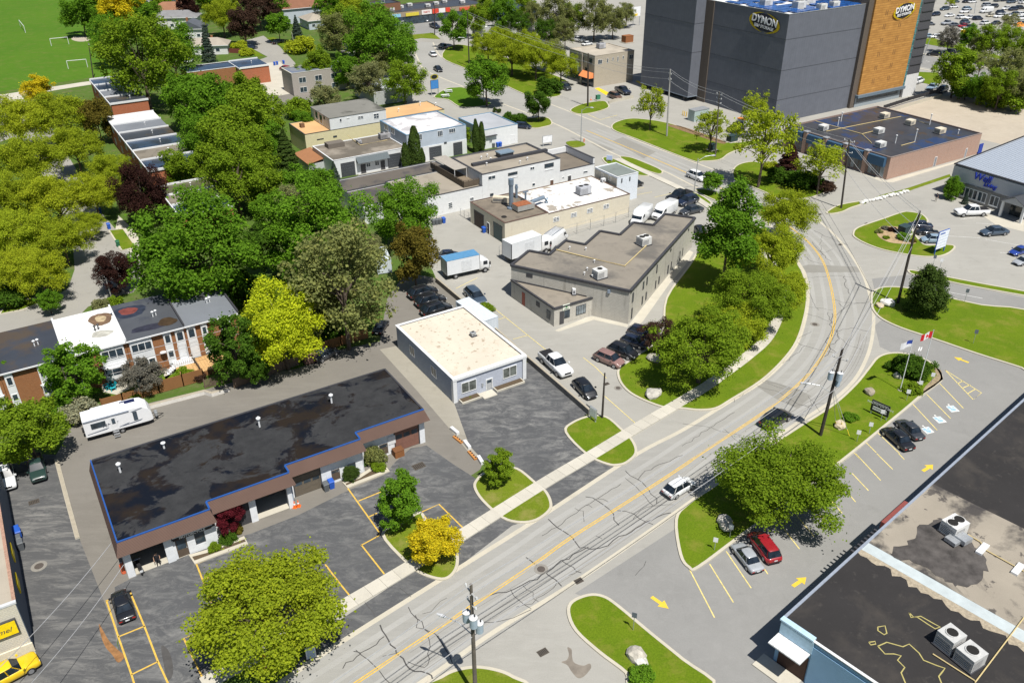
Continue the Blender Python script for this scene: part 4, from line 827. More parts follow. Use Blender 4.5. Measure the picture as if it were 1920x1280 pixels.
# ------------------------------------------------------------------ 9. cream block with white upper storey, and the orange-roofed hall
b = Bld('cream_workshop', 'cream workshop with a white upper storey and orange-tan lower roof', 'v 215,345', 5.0)
Ly = b.loc('v 80,260', 5.0)[1]; xu = b.loc('v 415,310', 5.0)[0]; Hu = b.on('v 415,215', 'y', .02)[1]; xe = b.on('v 848,145', 'y', .02)[0]
CRW = masonry('cream_block', (.60, .54, .34), (.63, .57, .37), (.55, .49, .31), .9, .22); ORR = membrane('orange_tan_roof', (.56, .345, .165), [(.7, .6, .75, (.4, .24, .12), .5)], .85)
shell(b, xe, Ly, 5.0, CRW, ORR, FRAMED, .12, .18); 
b.box('upper_wall', (xu, xe, .02, 12.5, 5.02, Hu-.1), WHITEW); r = b.box('upper_roof', (xu-.1, xe+.1, -.08, 12.6, Hu-.098, Hu), membrane('olive_grey_roof', (.19, .185, .165), [(.16, .5, .62, (.06, .06, .05), .8)], .9))
for s, k in (('v 488,248 502,218', 0), ('v 542,222 566,210', 0), ('v 630,225 672,195', 1), ('v 755,222 793,176', 1)): winpx(b, 'y', .02, s, mull=k, hbar=1 if k else 0)
for s in ('v 300,215 315,170', 'v 335,255 350,195', 'v 362,225 374,205'): winpx(b, 'x', xu, s)
for s in ('v 310,388 362,372', 'v 437,368 465,350'): winpx(b, 'y', 0, s, frame=FRAMED)
x, y = b.loc('v 195,285', 5.0); b.box('chimney', (x-.5, x+.5, y-.5, y+.5, 4.9, 5.9), plain('brown_brick_plain', (.16, .09, .05), .9))
b = Bld('orange_roof_hall', 'low hall with broad orange-tan flat roof behind the grey-blue workshop', 'v 915,212', 4.6)
Lx = b.loc('v 1450,147', 4.6)[0]; Ly = b.loc('v 1290,65', 4.6)[1]
shell(b, Lx, Ly, 4.6, CRW, ORR, FRAMED, .1, .15, -4); b.part
for s in ('v 950,165', 'v 1118,115', 'v 1240,120'): x, y = b.loc(s, 4.6); vent(b, x, y, 4.5, .9, .15)
# ------------------------------------------------------------------ 10. tall storage building
HT = 27.3
b = Bld('storage_tower', 'very tall dark grey storage building with orange wood panel and solar roof', 'P 1480.4,27.7', HT)
GREY = siding('grey_cladding', (.128, .138, .165), .9, True, .8, .75, .06); TRIM = plain('grey_joint', (.075, .08, .095), .6); BRN = plain('brown_metal', (.115, .095, .08), .5)
Yw = b.on('P 1332,90', 'x', 0)[0]; Xw = b.on('q 1920,500', 'y', 0)[0]; Xw = b.on('y 340,330', 'y', 0)[0]
LxD = Xw+20
w_, r = shell(b, LxD, Yw+24, HT, GREY, membrane('white_roof_sheet', (.7, .7, .68), [], .7), GREYM, .5, .3)
for z in (HT*.78, HT*.50, HT*.225): 
    b.box('joint_band', (-.03, Xw, -.03, -.002, z-.07, z+.07), TRIM); b.box('joint_band', (-.03, -.002, 0, Yw, z-.07, z+.07), TRIM)
# protruding left wing on columns
yA = Yw+1.9; PD = None
dX = 3.9; yA = b.on('P 1298,90', 'x', -dX)[0]; yE = b.on('P 1206,80', 'x', -dX)[0]; zW = b.on('P 1289.4,182', 'x', -dX)[1]
wing = b.box('wing', (-dX, -.05, yA, yE, zW, HT+1.5), GREY)
for z in (HT*.78, HT*.50): b.box('joint_band', (-dX-.03, -dX-.002, yA, yE, z-.07, z+.07), TRIM, wing); b.box('joint_band', (-dX-.03, 0, yA-.03, yA-.002, z-.07, z+.07), TRIM, wing)
b.box('soffit_edge', (-dX-.1, -.06, yA-.1, yE, zW-.2, zW-.002), plain('steel_soffit', (.2, .24, .29), .5), wing)
b.box('recess_panel', (-.3, -.01, Yw, yA-.05, 0, HT), BRN)
for y in (yA+2, (yA+yE)/2, yE-2): b.box('column', (-dX+.4, -dX+1, y-.4, y+.4, 0, zW-.2), DKTRIM, wing)
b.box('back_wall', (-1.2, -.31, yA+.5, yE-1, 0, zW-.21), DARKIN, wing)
# right-hand tower with wood panel
WOOD = N('wood_panel'); sp = WOOD.n('ShaderNodeSeparateXYZ'); WOOD.l(WOOD.tc.outputs['Object'], sp.inputs[0])
fz = WOOD.math('FRACT', WOOD.math('DIVIDE', sp.outputs[2], .62)); cb = WOOD.n('ShaderNodeCombineXYZ'); WOOD.l(WOOD.math('MULTIPLY', sp.outputs[0], .35), cb.inputs[0]); WOOD.l(WOOD.math('FLOOR', WOOD.math('DIVIDE', sp.outputs[2], .62)), cb.inputs[1])
col = WOOD.ramp(WOOD.noise(cb.outputs[0], .9, 4, .7), [(.3, (.34, .165, .045)), (.7, (.52, .27, .075))]); col = WOOD.mix(WOOD.ramp(fz, [(0, 1), (.1, .5), (.16, 0)]), col, (.17, .08, .03)); WOOD.col(col); WOOD.set(Roughness=.6); WOOD = WOOD.m
pz = 5.2
q0 = b.on('y 272,995', 'y', -1.4); xa, zz = q0; xb = b.on('y 735,905', 'y', -1.4)[0]; xc = b.on('P 1711,187', 'y', -1.2)[0]; HTT = HT+7
wd = b.box('wood_panel', (xa, xb, -1.4, -.9, zz, HTT), WOOD); b.box('tower_core', (Xw-1.5, xb+.6, -.88, 18, 0, HTT-.1), BRN)
for k in range(7):
    for j, u in enumerate((.28, .62)):
        z = zz+2.5+k*3.6; xx = xa+(xb-xa)*u
        for i in range(2): b.box('screen_louvre', (xx-.5+i*.7, xx-.2+i*.7, -1.43, -1.402, z, z+1.3), plain('louvre_brown', (.25, .13, .045), .7), wd)
b.box('panel_base', (xa-.6, xb+.6, -2.0, -.9, zz-.75, zz-.02), plain('slate_blue_canopy', (.13, .175, .22), .5)); b.box('shopfront', (xa-.3, xb, -1.0, -.885, .02, zz-.76), plain('shopfront_grey', (.27, .31, .34), .4)); b.box('shopfront_glass', (xa+.2, xb-1, -1.03, -1.002, zz-2.2, zz-1.0), PANE)
gl = b.box('glass_strip', (xb+.02, xb+.9, -1.35, -.9, zz-1, HTT), glassm('teal_glass', (.06, .16, .17), .12))
for k in range(18): b.box('glazing_bar', (xb+.02, xb+.9, -1.4, -1.352, zz-1+k*1.7, zz-.9+k*1.7), GREYM, gl)
b.box('dark_tower', (xb+.95, xc, -1.3, 16, 6.4, HTT), plain('charcoal_cladding', (.075, .075, .085), .6)); b.box('white_base', (xb+.95, xc, -1.3, 16, 0, 6.38), plain('stone_white', (.6, .6, .6), .8))
for k in range(9): b.box('shade_fin', (xb+1.6, xc+.3, -1.5, -1.302, 9+k*2.4, 9.15+k*2.4), DKTRIM)
# solar panels on the roof
SOL = glassm('solar_blue', (.015, .075, .26), .25); nx = 0
for i in range(13):
    for j in range(9):
        if (i in (6,) and j < 7) or (j == 4 and i > 2) or random.random() < .06: continue
        x = 2.2+i*2.15; y = 1.6+j*2.6
        o = b.box('solar_panel', (x, x+2.0, y, y+2.3, HT-.2, HT-.02), SOL, r)
for x, y, s in ((14, 2, 1), (10, 6, 1.3), (18, 10, 1.4), (20, 3, 1.0), (6.5, 14, 1.2)): hvac(b, x, y, HT-.46, 2.4*s, 1.6*s, 1.6*s, plain('unit_pale', (.6, .6, .585), .5))
# signs: yellow swoosh ring round white lettering
def dymon(par, org, ux, ang, S, tilt):
    "ellipse ring + lettering on a wall; org local point, ux local direction along the wall"
    e = empty('wall_sign', org, ang, par.o); YS = plain('sign_yellow', (.78, .6, .02), .5); n = 40
    for part_, t0, t1 in (('swoosh', 95, 265), ('swoosh', -85, 85)):
        m = MB(); vs = []; fs = []
        for i in range(n+1):
            t = R(t0+(t1-t0)*i/n); wd = math.sin(math.pi*i/n)*.75*S+.04; ex, ez = 4.7*S, 2.15*S
            for rr in (1, 0): k_ = 1-rr*wd/(4.7*S); vs.append((ex*math.cos(t)*k_, -.28, ez*math.sin(t)*(1-rr*wd/(2.6*S))+tilt*ex*math.cos(t)*.22))
        fs = [(2*i, 2*i+2, 2*i+3, 2*i+1) for i in range(n)]+[(2*i+1, 2*i+3, 2*i+2, 2*i) for i in range(n)]
        m.add(vs, fs); m.build(part_, YS, e)
    m = MB(); vs = [(4.35*S*math.cos(R(9*i)), -.2, 1.85*S*math.sin(R(9*i))+tilt*4.35*S*math.cos(R(9*i))*.22) for i in range(40)]
    m.add(vs+[(a, -.02, c) for a, _, c in vs], [tuple(range(40))]+[((i+1) % 40, i, 40+i, 40+(i+1) % 40) for i in range(40)]); m.build('sign_face', plain('sign_navy', (.018, .02, .035), .4), e)
    for s_, z, sz, bo in (('DYMON', .45, 2.15, .05), ('SELF STORAGE', -.95, .92, .012)):
        o = text(s_, sz*S, plain('sign_white', (.8, .8, .82), .5), e, (0, -.3, z*S), (R(90), math.atan(-tilt*.22), 0), ext=.05, sx=.98, bold=bo*S)
yc, zc = b.on('q 1285,217', 'x', 0); dymon(b, (0, yc, zc), None, R(-90), 1.12, -.35)
xc_, zc = b.on('y 750,112', 'y', -1.4); dymon(b, (xc_, -1.4, zc), None, 0, .98, .35)
gen = thing('generator_cabinet', 'grey-green utility cabinet on a pad with yellow bollards by the dark tower', 'cabinet', G('q 650,1135'), R(AZV))
MB().box(-2.6, 2.6, -1.2, 1.2, .02, 2.9).build('cabinet', plain('pale_green_steel', (.36, .44, .43), .5), gen); MB().box(-2.7, 2.7, -1.3, 1.3, 2.902, 3.02).build('lid', GREYM, gen)
for i, s in enumerate(('q 505,1095', 'q 520,1100', 'q 540,1105', 'q 585,1115', 'q 625,1125')):
    o = MB().cyl(0, 0, 0, 1.3, .11, 8).build('bollard', plain('bollard_yellow', (.75, .48, .03), .6), None, G(s)); tag(o, 'yellow bollard in front of the grey-green cabinet', 'bollard', 'yellow bollards by the cabinet')
# ------------------------------------------------------------------ 11. brick building with blue fascia panels and black roof
HK = 5.0
b = Bld('brick_plaza', 'brick single storey plaza with black flat roof and blue fascia panels', 's 963,585', HK)
Lx = b.loc('s 1810,350', HK)[0]; Ly = b.loc('s 50,270', HK)[1]
BRICK = masonry('pinkish_brick', (.36, .215, .165), (.44, .275, .21), (.42, .36, .31), .22, .075, (.2, .12, .09), .01, .25)
BKR = membrane('black_wet_roof', (.045, .047, .055), [(.12, .54, .6, (.02, .045, .12), .8), (.2, .58, .62, (.07, .045, .022), .9)], .45, 0, .3, .3, .35)
shell(b, Lx, Ly, HK, BRICK, BKR, plain('brick_coping', (.25, .2, .18), .6), .25, .25)
BLF = siding('blue_fascia', (.045, .10, .175), .4, True, .8); DSH = glassm('shop_glass', (.05, .06, .065), .12)
for k in range(5):
    y0 = .9+k*(Ly-.5)/5; y1 = y0+(Ly-.5)/5-1.5
    b.box('fascia_panel', (-.9, -.003, y0, y1, 2.75, HK-.25), BLF); b.box('brick_pier', (-.75, -.002, y1+.25, y1+1.2, 0, HK-.05), BRICK); b.box('pier_cap', (-.85, .4, y1+.15, y1+1.3, HK+.08, HK+.28), plain('cap_grey', (.3, .31, .33), .7))
    m = (y1-y0)/4
    for j in range(4): b.box('shop_window', (-.09, -.004, y0+j*m+.08, y0+(j+1)*m-.08, .35, 2.6), DSH if (j+k) % 3 else PANEL)
for s in ('s 1362,655 1402,565', 's 1655,570 1690,485'): p, q = pxs(s); a = b.on(p, 'y', 0)[0]; d = b.on(q, 'y', 0)[0]; door(b, 'y', 0, a, d, .05, 2.15, plain('steel_door_grey', (.22, .23, .26), .5))
b.box('blue_gate', (Lx+.1, Lx+1.6, -.2, -.05, .02, 2.4), plain('gate_blue', (.02, .05, .32), .5))
for s, w_, mt in (('s 900,200', 2.1, 'cream_unit'), ('s 1143,265', 2.0, 'cream_unit'), ('s 1425,345', 2.2, 'cream_unit'), ('s 845,345', 2.2, 'unit_pale'), ('s 320,315', 2.0, 'unit_pale'), ('s 860,475', 2.1, 'unit_pale')): x, y = b.loc(s, HK); hvac(b, x, y, HK-.25, w_, 1.6, 1.3, MAT[mt], False, R(random.choice((0, 4, -3))))
for s, hh in (('s 460,275', 1.6), ('s 490,235', 1.9), ('s 1330,265', 2.2), ('s 1005,440', 1.5), ('s 1188,430', 2.6), ('s 1600,350', .6)): x, y = b.loc(s, HK); b.part('vent_pipe', MB().cyl(x, y, HK-.25, HK+hh, .1, 8).lathe([(.2, 0), (.22, .2), (.08, .25)], 8, 0, (x, y, HK+hh)), WHITE)
m = MB()
for ss in ('s 250,235 690,355 780,440', 's 350,330 1060,190 1330,265', 's 690,355 810,325', 's 1060,465 1190,430'): m.tube([(*b.loc(s, HK), HK-.12) for s in ('s '+t for t in ss.split()[1:])], .08, 5)
b.part('gas_pipe', m, MAT['gas_pipe_yellow'])
# ------------------------------------------------------------------ 12. pale building with ribbed metal roof and blue letters
HWL = 6.6
b = Bld('metal_roof_office', 'pale grey office with ribbed metal roof, blue lettering and white entrance porch', 't 215,335', HWL)
Lx = b.loc('t 825,150', HWL)[0]; Yn = -34.0
LG = plain('light_grey_render', (.46, .475, .50), .8, 0, .05); LG2 = plain('grey_lower_wall', (.25, .245, .235), .8)
b.box('wall', (0, Lx+14, Yn, 0, 3.3, HWL-.35), LG); b.box('lower_wall', (.06, Lx+14-.06, Yn, -.05, 0, 3.298), LG2)
rf = b.part('roof', MB().add([(.3, .0, HWL-.1), (.3, Yn, HWL-.1), (Lx+14, Yn, HWL+2.2), (Lx+14, 0, HWL+2.2), (.3, 0, HWL-.36), (.3, Yn, HWL-.36), (Lx+14, 0, HWL-.36)], [(0, 1, 2, 3), (0, 3, 6, 4), (1, 0, 4, 5)]), plain('pale_metal_roof', (.46, .50, .56), .4, .3, .05))
k = 0; y = -.45
while y > Yn:
    b.part('roof_seam', MB().add([(.35, y, HWL-.06), (Lx+13.9, y, HWL+2.24), (Lx+13.9, y-.09, HWL+2.24), (.35, y-.09, HWL-.06), (.35, y-.045, HWL+.03), (Lx+13.9, y-.045, HWL+2.33)], [(0, 4, 5, 1), (4, 3, 2, 5)]), plain('seam_metal', (.30, .345, .41), .4, .3), rf); y -= .62
b.box('edge_trim', (-.12, .32, Yn, .1, HWL-.1, HWL+.12), DKTRIM, rf); b.part('edge_trim', MB().add([(0, -.1, HWL+.1), (0, .15, HWL+.1), (Lx+14, .15, HWL+2.45), (Lx+14, -.1, HWL+2.45), (0, .15, HWL-.3), (Lx+14, .15, HWL+2.0)], [(0, 3, 2, 1), (1, 2, 5, 4)]), DKTRIM, rf)
b.box('belt_course', (-.12, -.002, Yn, -.05, 3.15, 3.45), plain('belt_dark', (.17, .175, .18), .7))
for s in ('t 325,750 375,645', 't 412,815 495,680', 't 530,855 615,725', 't 695,905 780,770'):
    p, q = pxs(s); a = b.on(p, 'x', 0); d = b.on(q, 'x', 0); y0 = (a[0]+d[0])/2; window(b, 'x', .05, y0-.95, y0+.95, .6, 2.7, mull=1, fw=.14, sill=True)
LB = plain('letter_blue', (.02, .045, .36), .4)
yc, zc = b.on('t 585,535', 'x', 0); sg = empty('wall_sign', (-.02, yc, zc), R(-90), b.o); text('Well', 1.9, LB, sg, (0, -.15, .15), (R(90), 0, 0), ext=.1, bold=.05, shear=.2)
yc2, zc2 = b.on('t 700,640', 'x', 0); text('Living', 1.15, LB, sg, (1.9, -.15, -.95), (R(90), 0, 0), ext=.1, bold=.03, shear=.2)
py, pz = b.on('t 1000,900', 'x', -2.5); po = empty('porch', (0, py, 0), 0, b.o)
for x_, y_ in ((-2.5, 2.1), (-2.5, -2.1)): MB().box(x_-.22, x_+.22, y_-.22, y_+.22, .02, 3.25).build('column', WHITE, po)
MB().add([(-3.1, 2.8, 3.25), (-3.1, -2.8, 3.25), (-3.1, 0, 4.75), (0, 2.8, 3.25), (0, -2.8, 3.25), (0, 0, 4.75)], [(0, 2, 5, 3), (1, 4, 5, 2)]).build('porch_roof', plain('slate_roof', (.05, .055, .065), .7), po)
MB().add([(-2.9, 2.5, 3.2), (-2.9, -2.5, 3.2), (-2.9, 0, 4.6)], [(0, 2, 1)]).build('gable', plain('gable_grey', (.42, .43, .44), .8), po); MB().box(-.12, -.003, -1.7, 1.7, .05, 2.9).build('glass_doors', glassm('entry_glass', (.03, .035, .035), .1), po)
# ------------------------------------------------------------------ 13. warehouse at the lower right
HR = 5.2
b = Bld('blue_warehouse', 'large low warehouse with patched black and gravel roof and sky blue end wall', 'r 185,300', HR, 41.1)
LW = 75.0; DW = 34.0
b.box('wall', (0.02, LW, -DW, -.02, 0, HR-.2), plain('sky_blue_wall', (.20, .345, .50), .7, 0, .06, .5))
xs = [0, b.loc('i 1020,535', HR)[0]-.2, b.loc('i 1020,535', HR)[0]+1.15, b.loc('i 1420,178', HR)[0], LW]
BLK = membrane('black_felt_roof', (.028, .026, .026), [(.25, .5, .72, (.075, .065, .055), .55), (1.5, .6, .7, (.1, .09, .08), .25)], .9, 0, .15, .25)
TANR = membrane('tan_bitumen_roof', (.30, .265, .215), [(.11, .55, .63, (.04, .037, .038), .9), (.5, .6, .64, (.05, .045, .045), .8)], .85, 0, .2, .15)
PBL = plain('pale_blue_membrane', (.44, .49, .50), .6, 0, .12, .8)
for i, mt in enumerate((BLK, PBL, TANR, BLK)): b.box('roof', (xs[i], xs[i+1], -DW, 0, HR-.2+.001, HR-.04-.01*(i % 2)), mt)
m = MB(); pts = [(xs[1]-.1, 0)]; y = 0
rr = random.Random(3); poly = [(xs[1]-.02, 0)]
while y > -DW: poly.append((xs[1]-.35-rr.random()*.9, y)); y -= .55
poly.append((xs[1]-.02, -DW)); b.part('gravel_seam', MB().flat(poly, HR-.03), plain('gravel_tan', (.34, .29, .215), .95, 0, .3, 4))
b.box('edge_flashing', (0, LW, -.18, .08, HR-.03, HR+.05), plain('pale_flashing', (.36, .40, .47), .4, .3)); b.box('edge_flashing', (-.1, .16, -DW, -3.2, HR-.02, HR+.06), WHITE); b.box('edge_flashing', (-.15, .4, -3.2, .05, HR-.02, HR+.16), plain('pale_blue_cap', (.42, .58, .70), .5))
b.box('wall_panel', (-.08, .018, -9.5, -3.3, .1, HR-.6), MAT['sky_blue_wall']); b.box('wall_panel', (-.09, .018, -22, -9.62, .1, HR-.9), MAT['sky_blue_wall'])
al = b.box('entrance_recess', (-.03, .019, -3.15, -.4, .02, 3.0), plain('recess_brown', (.055, .03, .022), .8)); a = MB()
for k in range(6): y = -3.2+k*.53; b.box('canopy_slat', (-1.7, -.02, y, y+.5, 3.55-.0, 3.68), WHITE)
b.box('canopy_face', (-.12, -.002, -3.3, -.1, 3.75, HR-.1), plain('ribbed_pale_blue', (.36, .52, .64), .5))
b.box('doorstep', (-1.9, -.1, -3.0, .9, .015, .14), CONC)
b.part('roof_patch', MB().flat([Vector((q.x+rr.uniform(-.3, .3), q.y+rr.uniform(-.3, .3))) for q in cr([b.loc('i '+s, HR) for s in '1150,560 1250,500 1300,440 1380,372 1455,362 1490,430 1570,450 1660,540 1700,640 1640,720 1540,738 1440,690 1300,610'.split()], True, 4)], HR-.02), plain('dark_patch', (.075, .068, .064), .9, 0, .5, .7))
UG = plain('unit_grey', (.5, .5, .49), .6, .1, .12)
for s, w_, d, h, dk_ in (('i 1505,440', 2.0, 1.7, 1.5, True), ('i 1478,1075', 1.7, 1.6, 1.7, False), ('i 1592,1165', 1.8, 1.7, 1.5, False)): x, y = b.loc(s, HR); hvac(b, x, y, HR-.05, w_, d, h, UG if not dk_ else MAT['unit_pale'], True, R(-12), ducts=dk_)
m = MB()
for ss in ('1560,435 1660,495 1690,540 1905,660', '1905,915 1830,1015 1630,1280', '1395,1120 1630,1270'): m.tube([(*b.loc('i '+s, HR), HR+.08) for s in ss.split()], .055, 6)
b.part('gas_pipe', m, MAT['gas_pipe_yellow']); 
for s in ('i 1672,535', 'i 1870,648'): x, y = b.loc(s, HR); b.box('pipe_box', (x-.9, x+.9, y-.3, y+.3, HR-.03, HR+.2), WHITE)
m = MB()
for ss in ('1265,885 1290,910 1330,905 1400,945 1438,965 1410,975 1370,950 1310,910 1275,912 1265,885', '1090,965 1130,958 1140,1000 1125,1008 1090,985 1090,965', '1040,1050 1075,1045 1078,1060 1050,1065 1040,1050', '1090,1072 1140,1050 1230,1075 1265,1060 1320,1110 1345,1150 1420,1180 1465,1195 1450,1215 1430,1240 1450,1290', '1090,1072 1130,1115 1180,1115 1220,1125 1200,1150 1240,1190 1220,1220 1245,1280'): m.strip([b.loc('i '+s, HR) for s in ss.split()], .11, HR-.025)
b.part('chalk_outline', m, plain('faded_yellow_chalk', (.4, .35, .13), .8)); 
aw = b.box('red_signboard', (b.loc('i 1130,395', HR)[0], b.loc('i 1265,280', HR)[0], .1, .5, HR-.9, HR+.1), plain('dull_red_metal', (.22, .06, .05), .6))
for i in range(8): x = 12.4+i*.62; b.box('roof_bracket', (x, x+.22, .08, .5, HR-.3, HR-.08), DKTRIM)
# ------------------------------------------------------------------ 14. block building with the yellow sign, lower left
HS = 6.2
b = Bld('sign_building', 'pale block building with yellow wall sign and shaded side wall at the left edge', 'u 105,725', HS)
Ly = 27.0
PALE = masonry('pale_block', (.58, .54, .45), (.62, .58, .49), (.5, .46, .39), .4, .2, (.4, .36, .3), .03, .3)
b.box('wall', (-26, -.06, 0, Ly, 0, HS-.15), PALE); b.box('side_wall', (-.058, 0, .02, Ly, 0, HS-.15), plain('side_shade_navy', (.10, .125, .165), .8))  # the unlit side's shade is put into this thin navy wall sheet
b.box('roof', (-26, -.25, .3, Ly, HS-.148, HS-.1), membrane('dusty_gravel_roof', (.38, .335, .27), [(.6, .55, .7, (.28, .24, .19), .5)], .95)); b.box('coping', (-26, .05, -.05, .3, HS-.149, HS+.05), plain('pale_coping', (.55, .56, .58), .7)); b.box('coping', (-.25, .05, .3, Ly, HS-.147, HS+.03), plain('brick_edge', (.36, .22, .16), .9, 0, .3, 6))
b.box('base_course', (-26, 0.02, -.12, -.002, 0, 1.1), plain('cream_base', (.68, .62, .48), .8))
p, q = pxs('u 0,955 130,895'); a = b.on('u 132,900', 'y', 0); a2 = b.on('u 20,955', 'y', 0); z0 = a[1]-.3
sg = b.box('sign_frame', (a[0]-4.6, a[0], -.25, -.003, a[1]-.35, a[1]+1.35), FRAMED); b.box('sign_face', (a[0]-4.5, a[0]-.1, -.27, -.252, a[1]-.25, a[1]+1.25), plain('sign_bright_yellow', (.85, .62, .01), .5), sg)
text('Carmel', .75, FRAMED, sg, (a[0]-1.7, -.275, a[1]+.4), (R(90), 0, 0), ext=.01, shear=.35); m = MB(); m.add([(a[0]-3.3+1.4*math.cos(R(12*i))*f, -.276, a[1]+.5+.5*math.sin(R(12*i))*f) for i in range(30) for f in (1, .9)], [(2*i, (2*i+2) % 60, (2*i+3) % 60, 2*i+1) for i in range(30)]); b.part('sign_oval', m, FRAMED, sg)
for yy in (4.8, 9.6): b.box('wall_sign', (.003, .12, yy, yy+1.8, 3.0, 4.2), MAT['sign_bright_yellow'])
# ------------------------------------------------------------------ 15. brick townhouse row with gardens
HN = 6.0
TB = masonry('orange_brick', (.265, .105, .042), (.33, .145, .06), (.27, .17, .1), .22, .075, None, .008)
WP = siding('white_vinyl', (.70, .72, .74), .18, False, .88)
base = Bld('x', 'tmp', 'n 300,660', HN); T0 = base.O.copy(); bpy.data.objects.remove(base.o)
UX = [-22.9, -15.3, -7.65, 0, 7.75, 15.35]
RFS = [membrane('roof_a', (.045, .05, .062), [(.13, .5, .62, (.09, .06, .03), .7)], .4, 0, .2, .2, .35), membrane('roof_white', (.68, .675, .66), [(.35, .6, .66, (.4, .38, .35), .6)], .8, 0, .2, .05), membrane('roof_c', (.075, .08, .092), [(.14, .55, .68, (.03, .035, .055), .8)], .55, 0, .2, .2, .35), membrane('roof_d', (.165, .178, .20), [(.4, .55, .75, (.13, .14, .16), .5)], .85)]
LBL = ['brick townhouse with black puddled roof at the left end of the row', 'brick townhouse with black wet roof left of the white-roofed one', 'brick townhouse with bright white roof and brown ponding stain', 'brick townhouse with dark roof and round reddish puddle stain', 'brick townhouse with plain mid-grey roof at the right end']
for i in range(5):
    x0, x1 = UX[i]+.02, UX[i+1]-.02; W = x1-x0
    b = Bld.__new__(Bld); b.h = HN; b.az = R(AZV); b.x = Vector((math.cos(b.az), math.sin(b.az), 0)); b.y = Vector((-b.x.y, b.x.x, 0)); b.O = T0+b.x*x0; b.o = thing('townhouse', LBL[i], 'house', b.O, b.az, 'brick townhouses in a row')
    D0 = 10.9; fy = -.9
    b.box('wall', (0, W, fy, D0, 0, HN-.2), TB); r = b.box('roof', (0, W, fy-.35, D0, HN-.198, HN), RFS[min(3, max(0, i-1))]); b.box('gutter', (0, W, fy-.5, fy-.36, HN-.2, HN-.03), WHITE, r)
    b.box('parapet', (W-.02, W+.2, fy-.2, D0, HN-.1, HN+.35), WHITE if i in (1, 2) else DKTRIM, r)
    def bay(xa, xb, rows, ext=.18):
        p = b.box('bay_panel', (xa, xb, fy-ext, fy-.002, .5, HN-.25), WP)
        for (za, zb, mu) in rows: window(b, 'y', fy-ext, xa+.12, xb-.12, za, zb, mull=mu, fw=.09)
    if i in (0, 1, 2): bay(W-3.4, W-.35, [(3.85, 5.3, 2)]); bay(.35, 1.3, [(3.9, 5.2, 0), (1.5, 2.6, 0)])
    if i == 3: bay(.35, 3.3, [(3.85, 5.2, 2), (1.3, 2.5, 2)]); bay(W-2.9, W-1.85, [(4.0, 5.4, 0), (1.7, 2.9, 0)]); bay(W-1.3, W-.1, [(3.9, 5.4, 0)])
    if i == 4: bay(.25, 1.45, [(3.9, 5.4, 0)]); bay(2.2, 3.1, [(3.9, 5.2, 0), (1.6, 2.7, 0)]); bay(W-2.6, W-1.2, [(3.8, 5.3, 0), (1.4, 2.8, 0)])
    if i < 3:   # curved bow window low on the wall
        xc = W-1.9; arc = [(xc+1.65*math.cos(R(180+180*k/8)), fy-.2+.75*math.sin(R(180+180*k/8))) for k in range(9)]+[(xc+1.65, fy-.19)]
        bw = b.part('bow_window', MB().prism(arc, 1.0, 1.7), WHITE); b.part('pane', MB().prism([(xc+(a-xc)*.97, c+.02) for a, c in arc], 1.702, 2.75), PANE, bw); b.part('bow_roof', MB().prism([(xc+(a-xc)*1.05, c-.03) for a, c in arc], 2.752, 2.95), WHITE, bw)
        for k in range(1, 8, 2): b.part('mullion', MB().cyl(arc[k][0], arc[k][1]-.02, 1.7, 2.75, .05, 6), WHITE, bw)
    dxx = {3: W-.75, 4: .9}.get(i)
    if dxx: d_ = door(b, 'y', fy-.1, dxx-.5, dxx+.5, .9, 3.1, PANEL); b.box('lintel', (dxx-.6, dxx+.6, fy-.1, fy-.002, .1, 3.2), WHITE)
    for (vx, vy) in ((W*.62, 4.2), (W*.68, 4.4)): vent(b, vx, vy, HN, .8, .12, True, WHITE if i != 2 else FRAMED)
    if i == 4: b.box('roof_vent', (W*.55, W*.55+.7, 5.6, 6.4, HN, HN+.45), FRAMED)
    if i == 3: b.part('satellite_dish', MB().lathe([(.02, 0), (.3, .05), (.42, .15), (.44, .16)], 12, 0, (W*.56, fy-.5, 2.9)), plain('dish_grey', (.55, .55, .56), .5))
    # stains that lie on the roof with an outline of their own
    blot = {2: [((W*.78, 7.4), 1.5, 2.2, (.16, .10, .06)), ((W*.78, 7.6), .7, 1.1, (.42, .33, .2)), ((W*.7, 2.9), 1.4, 1.0, (.42, .41, .36))], 3: [((W*.28, 7.6), 2.3, 2.1, (.028, .034, .055)), ((W*.27, 7.9), 1.25, 1.2, (.17, .045, .035)), ((W*.5, 1.2), 2.9, .9, (.03, .03, .045)), ((W*.8, 1.6), 1.3, 1.2, (.055, .035, .02))]}.get(i, [])
    for k, ((sx_, sy_), ra, rb, cc_) in enumerate(blot):
        rr = random.Random(i*7+k); pl = [(sx_+ra*(1+.12*math.sin(3*t+k)+rr.uniform(-.05, .05))*math.cos(t), sy_+rb*(1+.1*math.cos(2*t+k)+rr.uniform(-.05, .05))*math.sin(t)) for t in [R(12*j) for j in range(30)]]
        b.part('roof_stain', MB().flat(pl, HN+.004+.003*k), plain('stain_%d_%d' % (i, k), cc_, .5, 0, .35, 1.2), r)
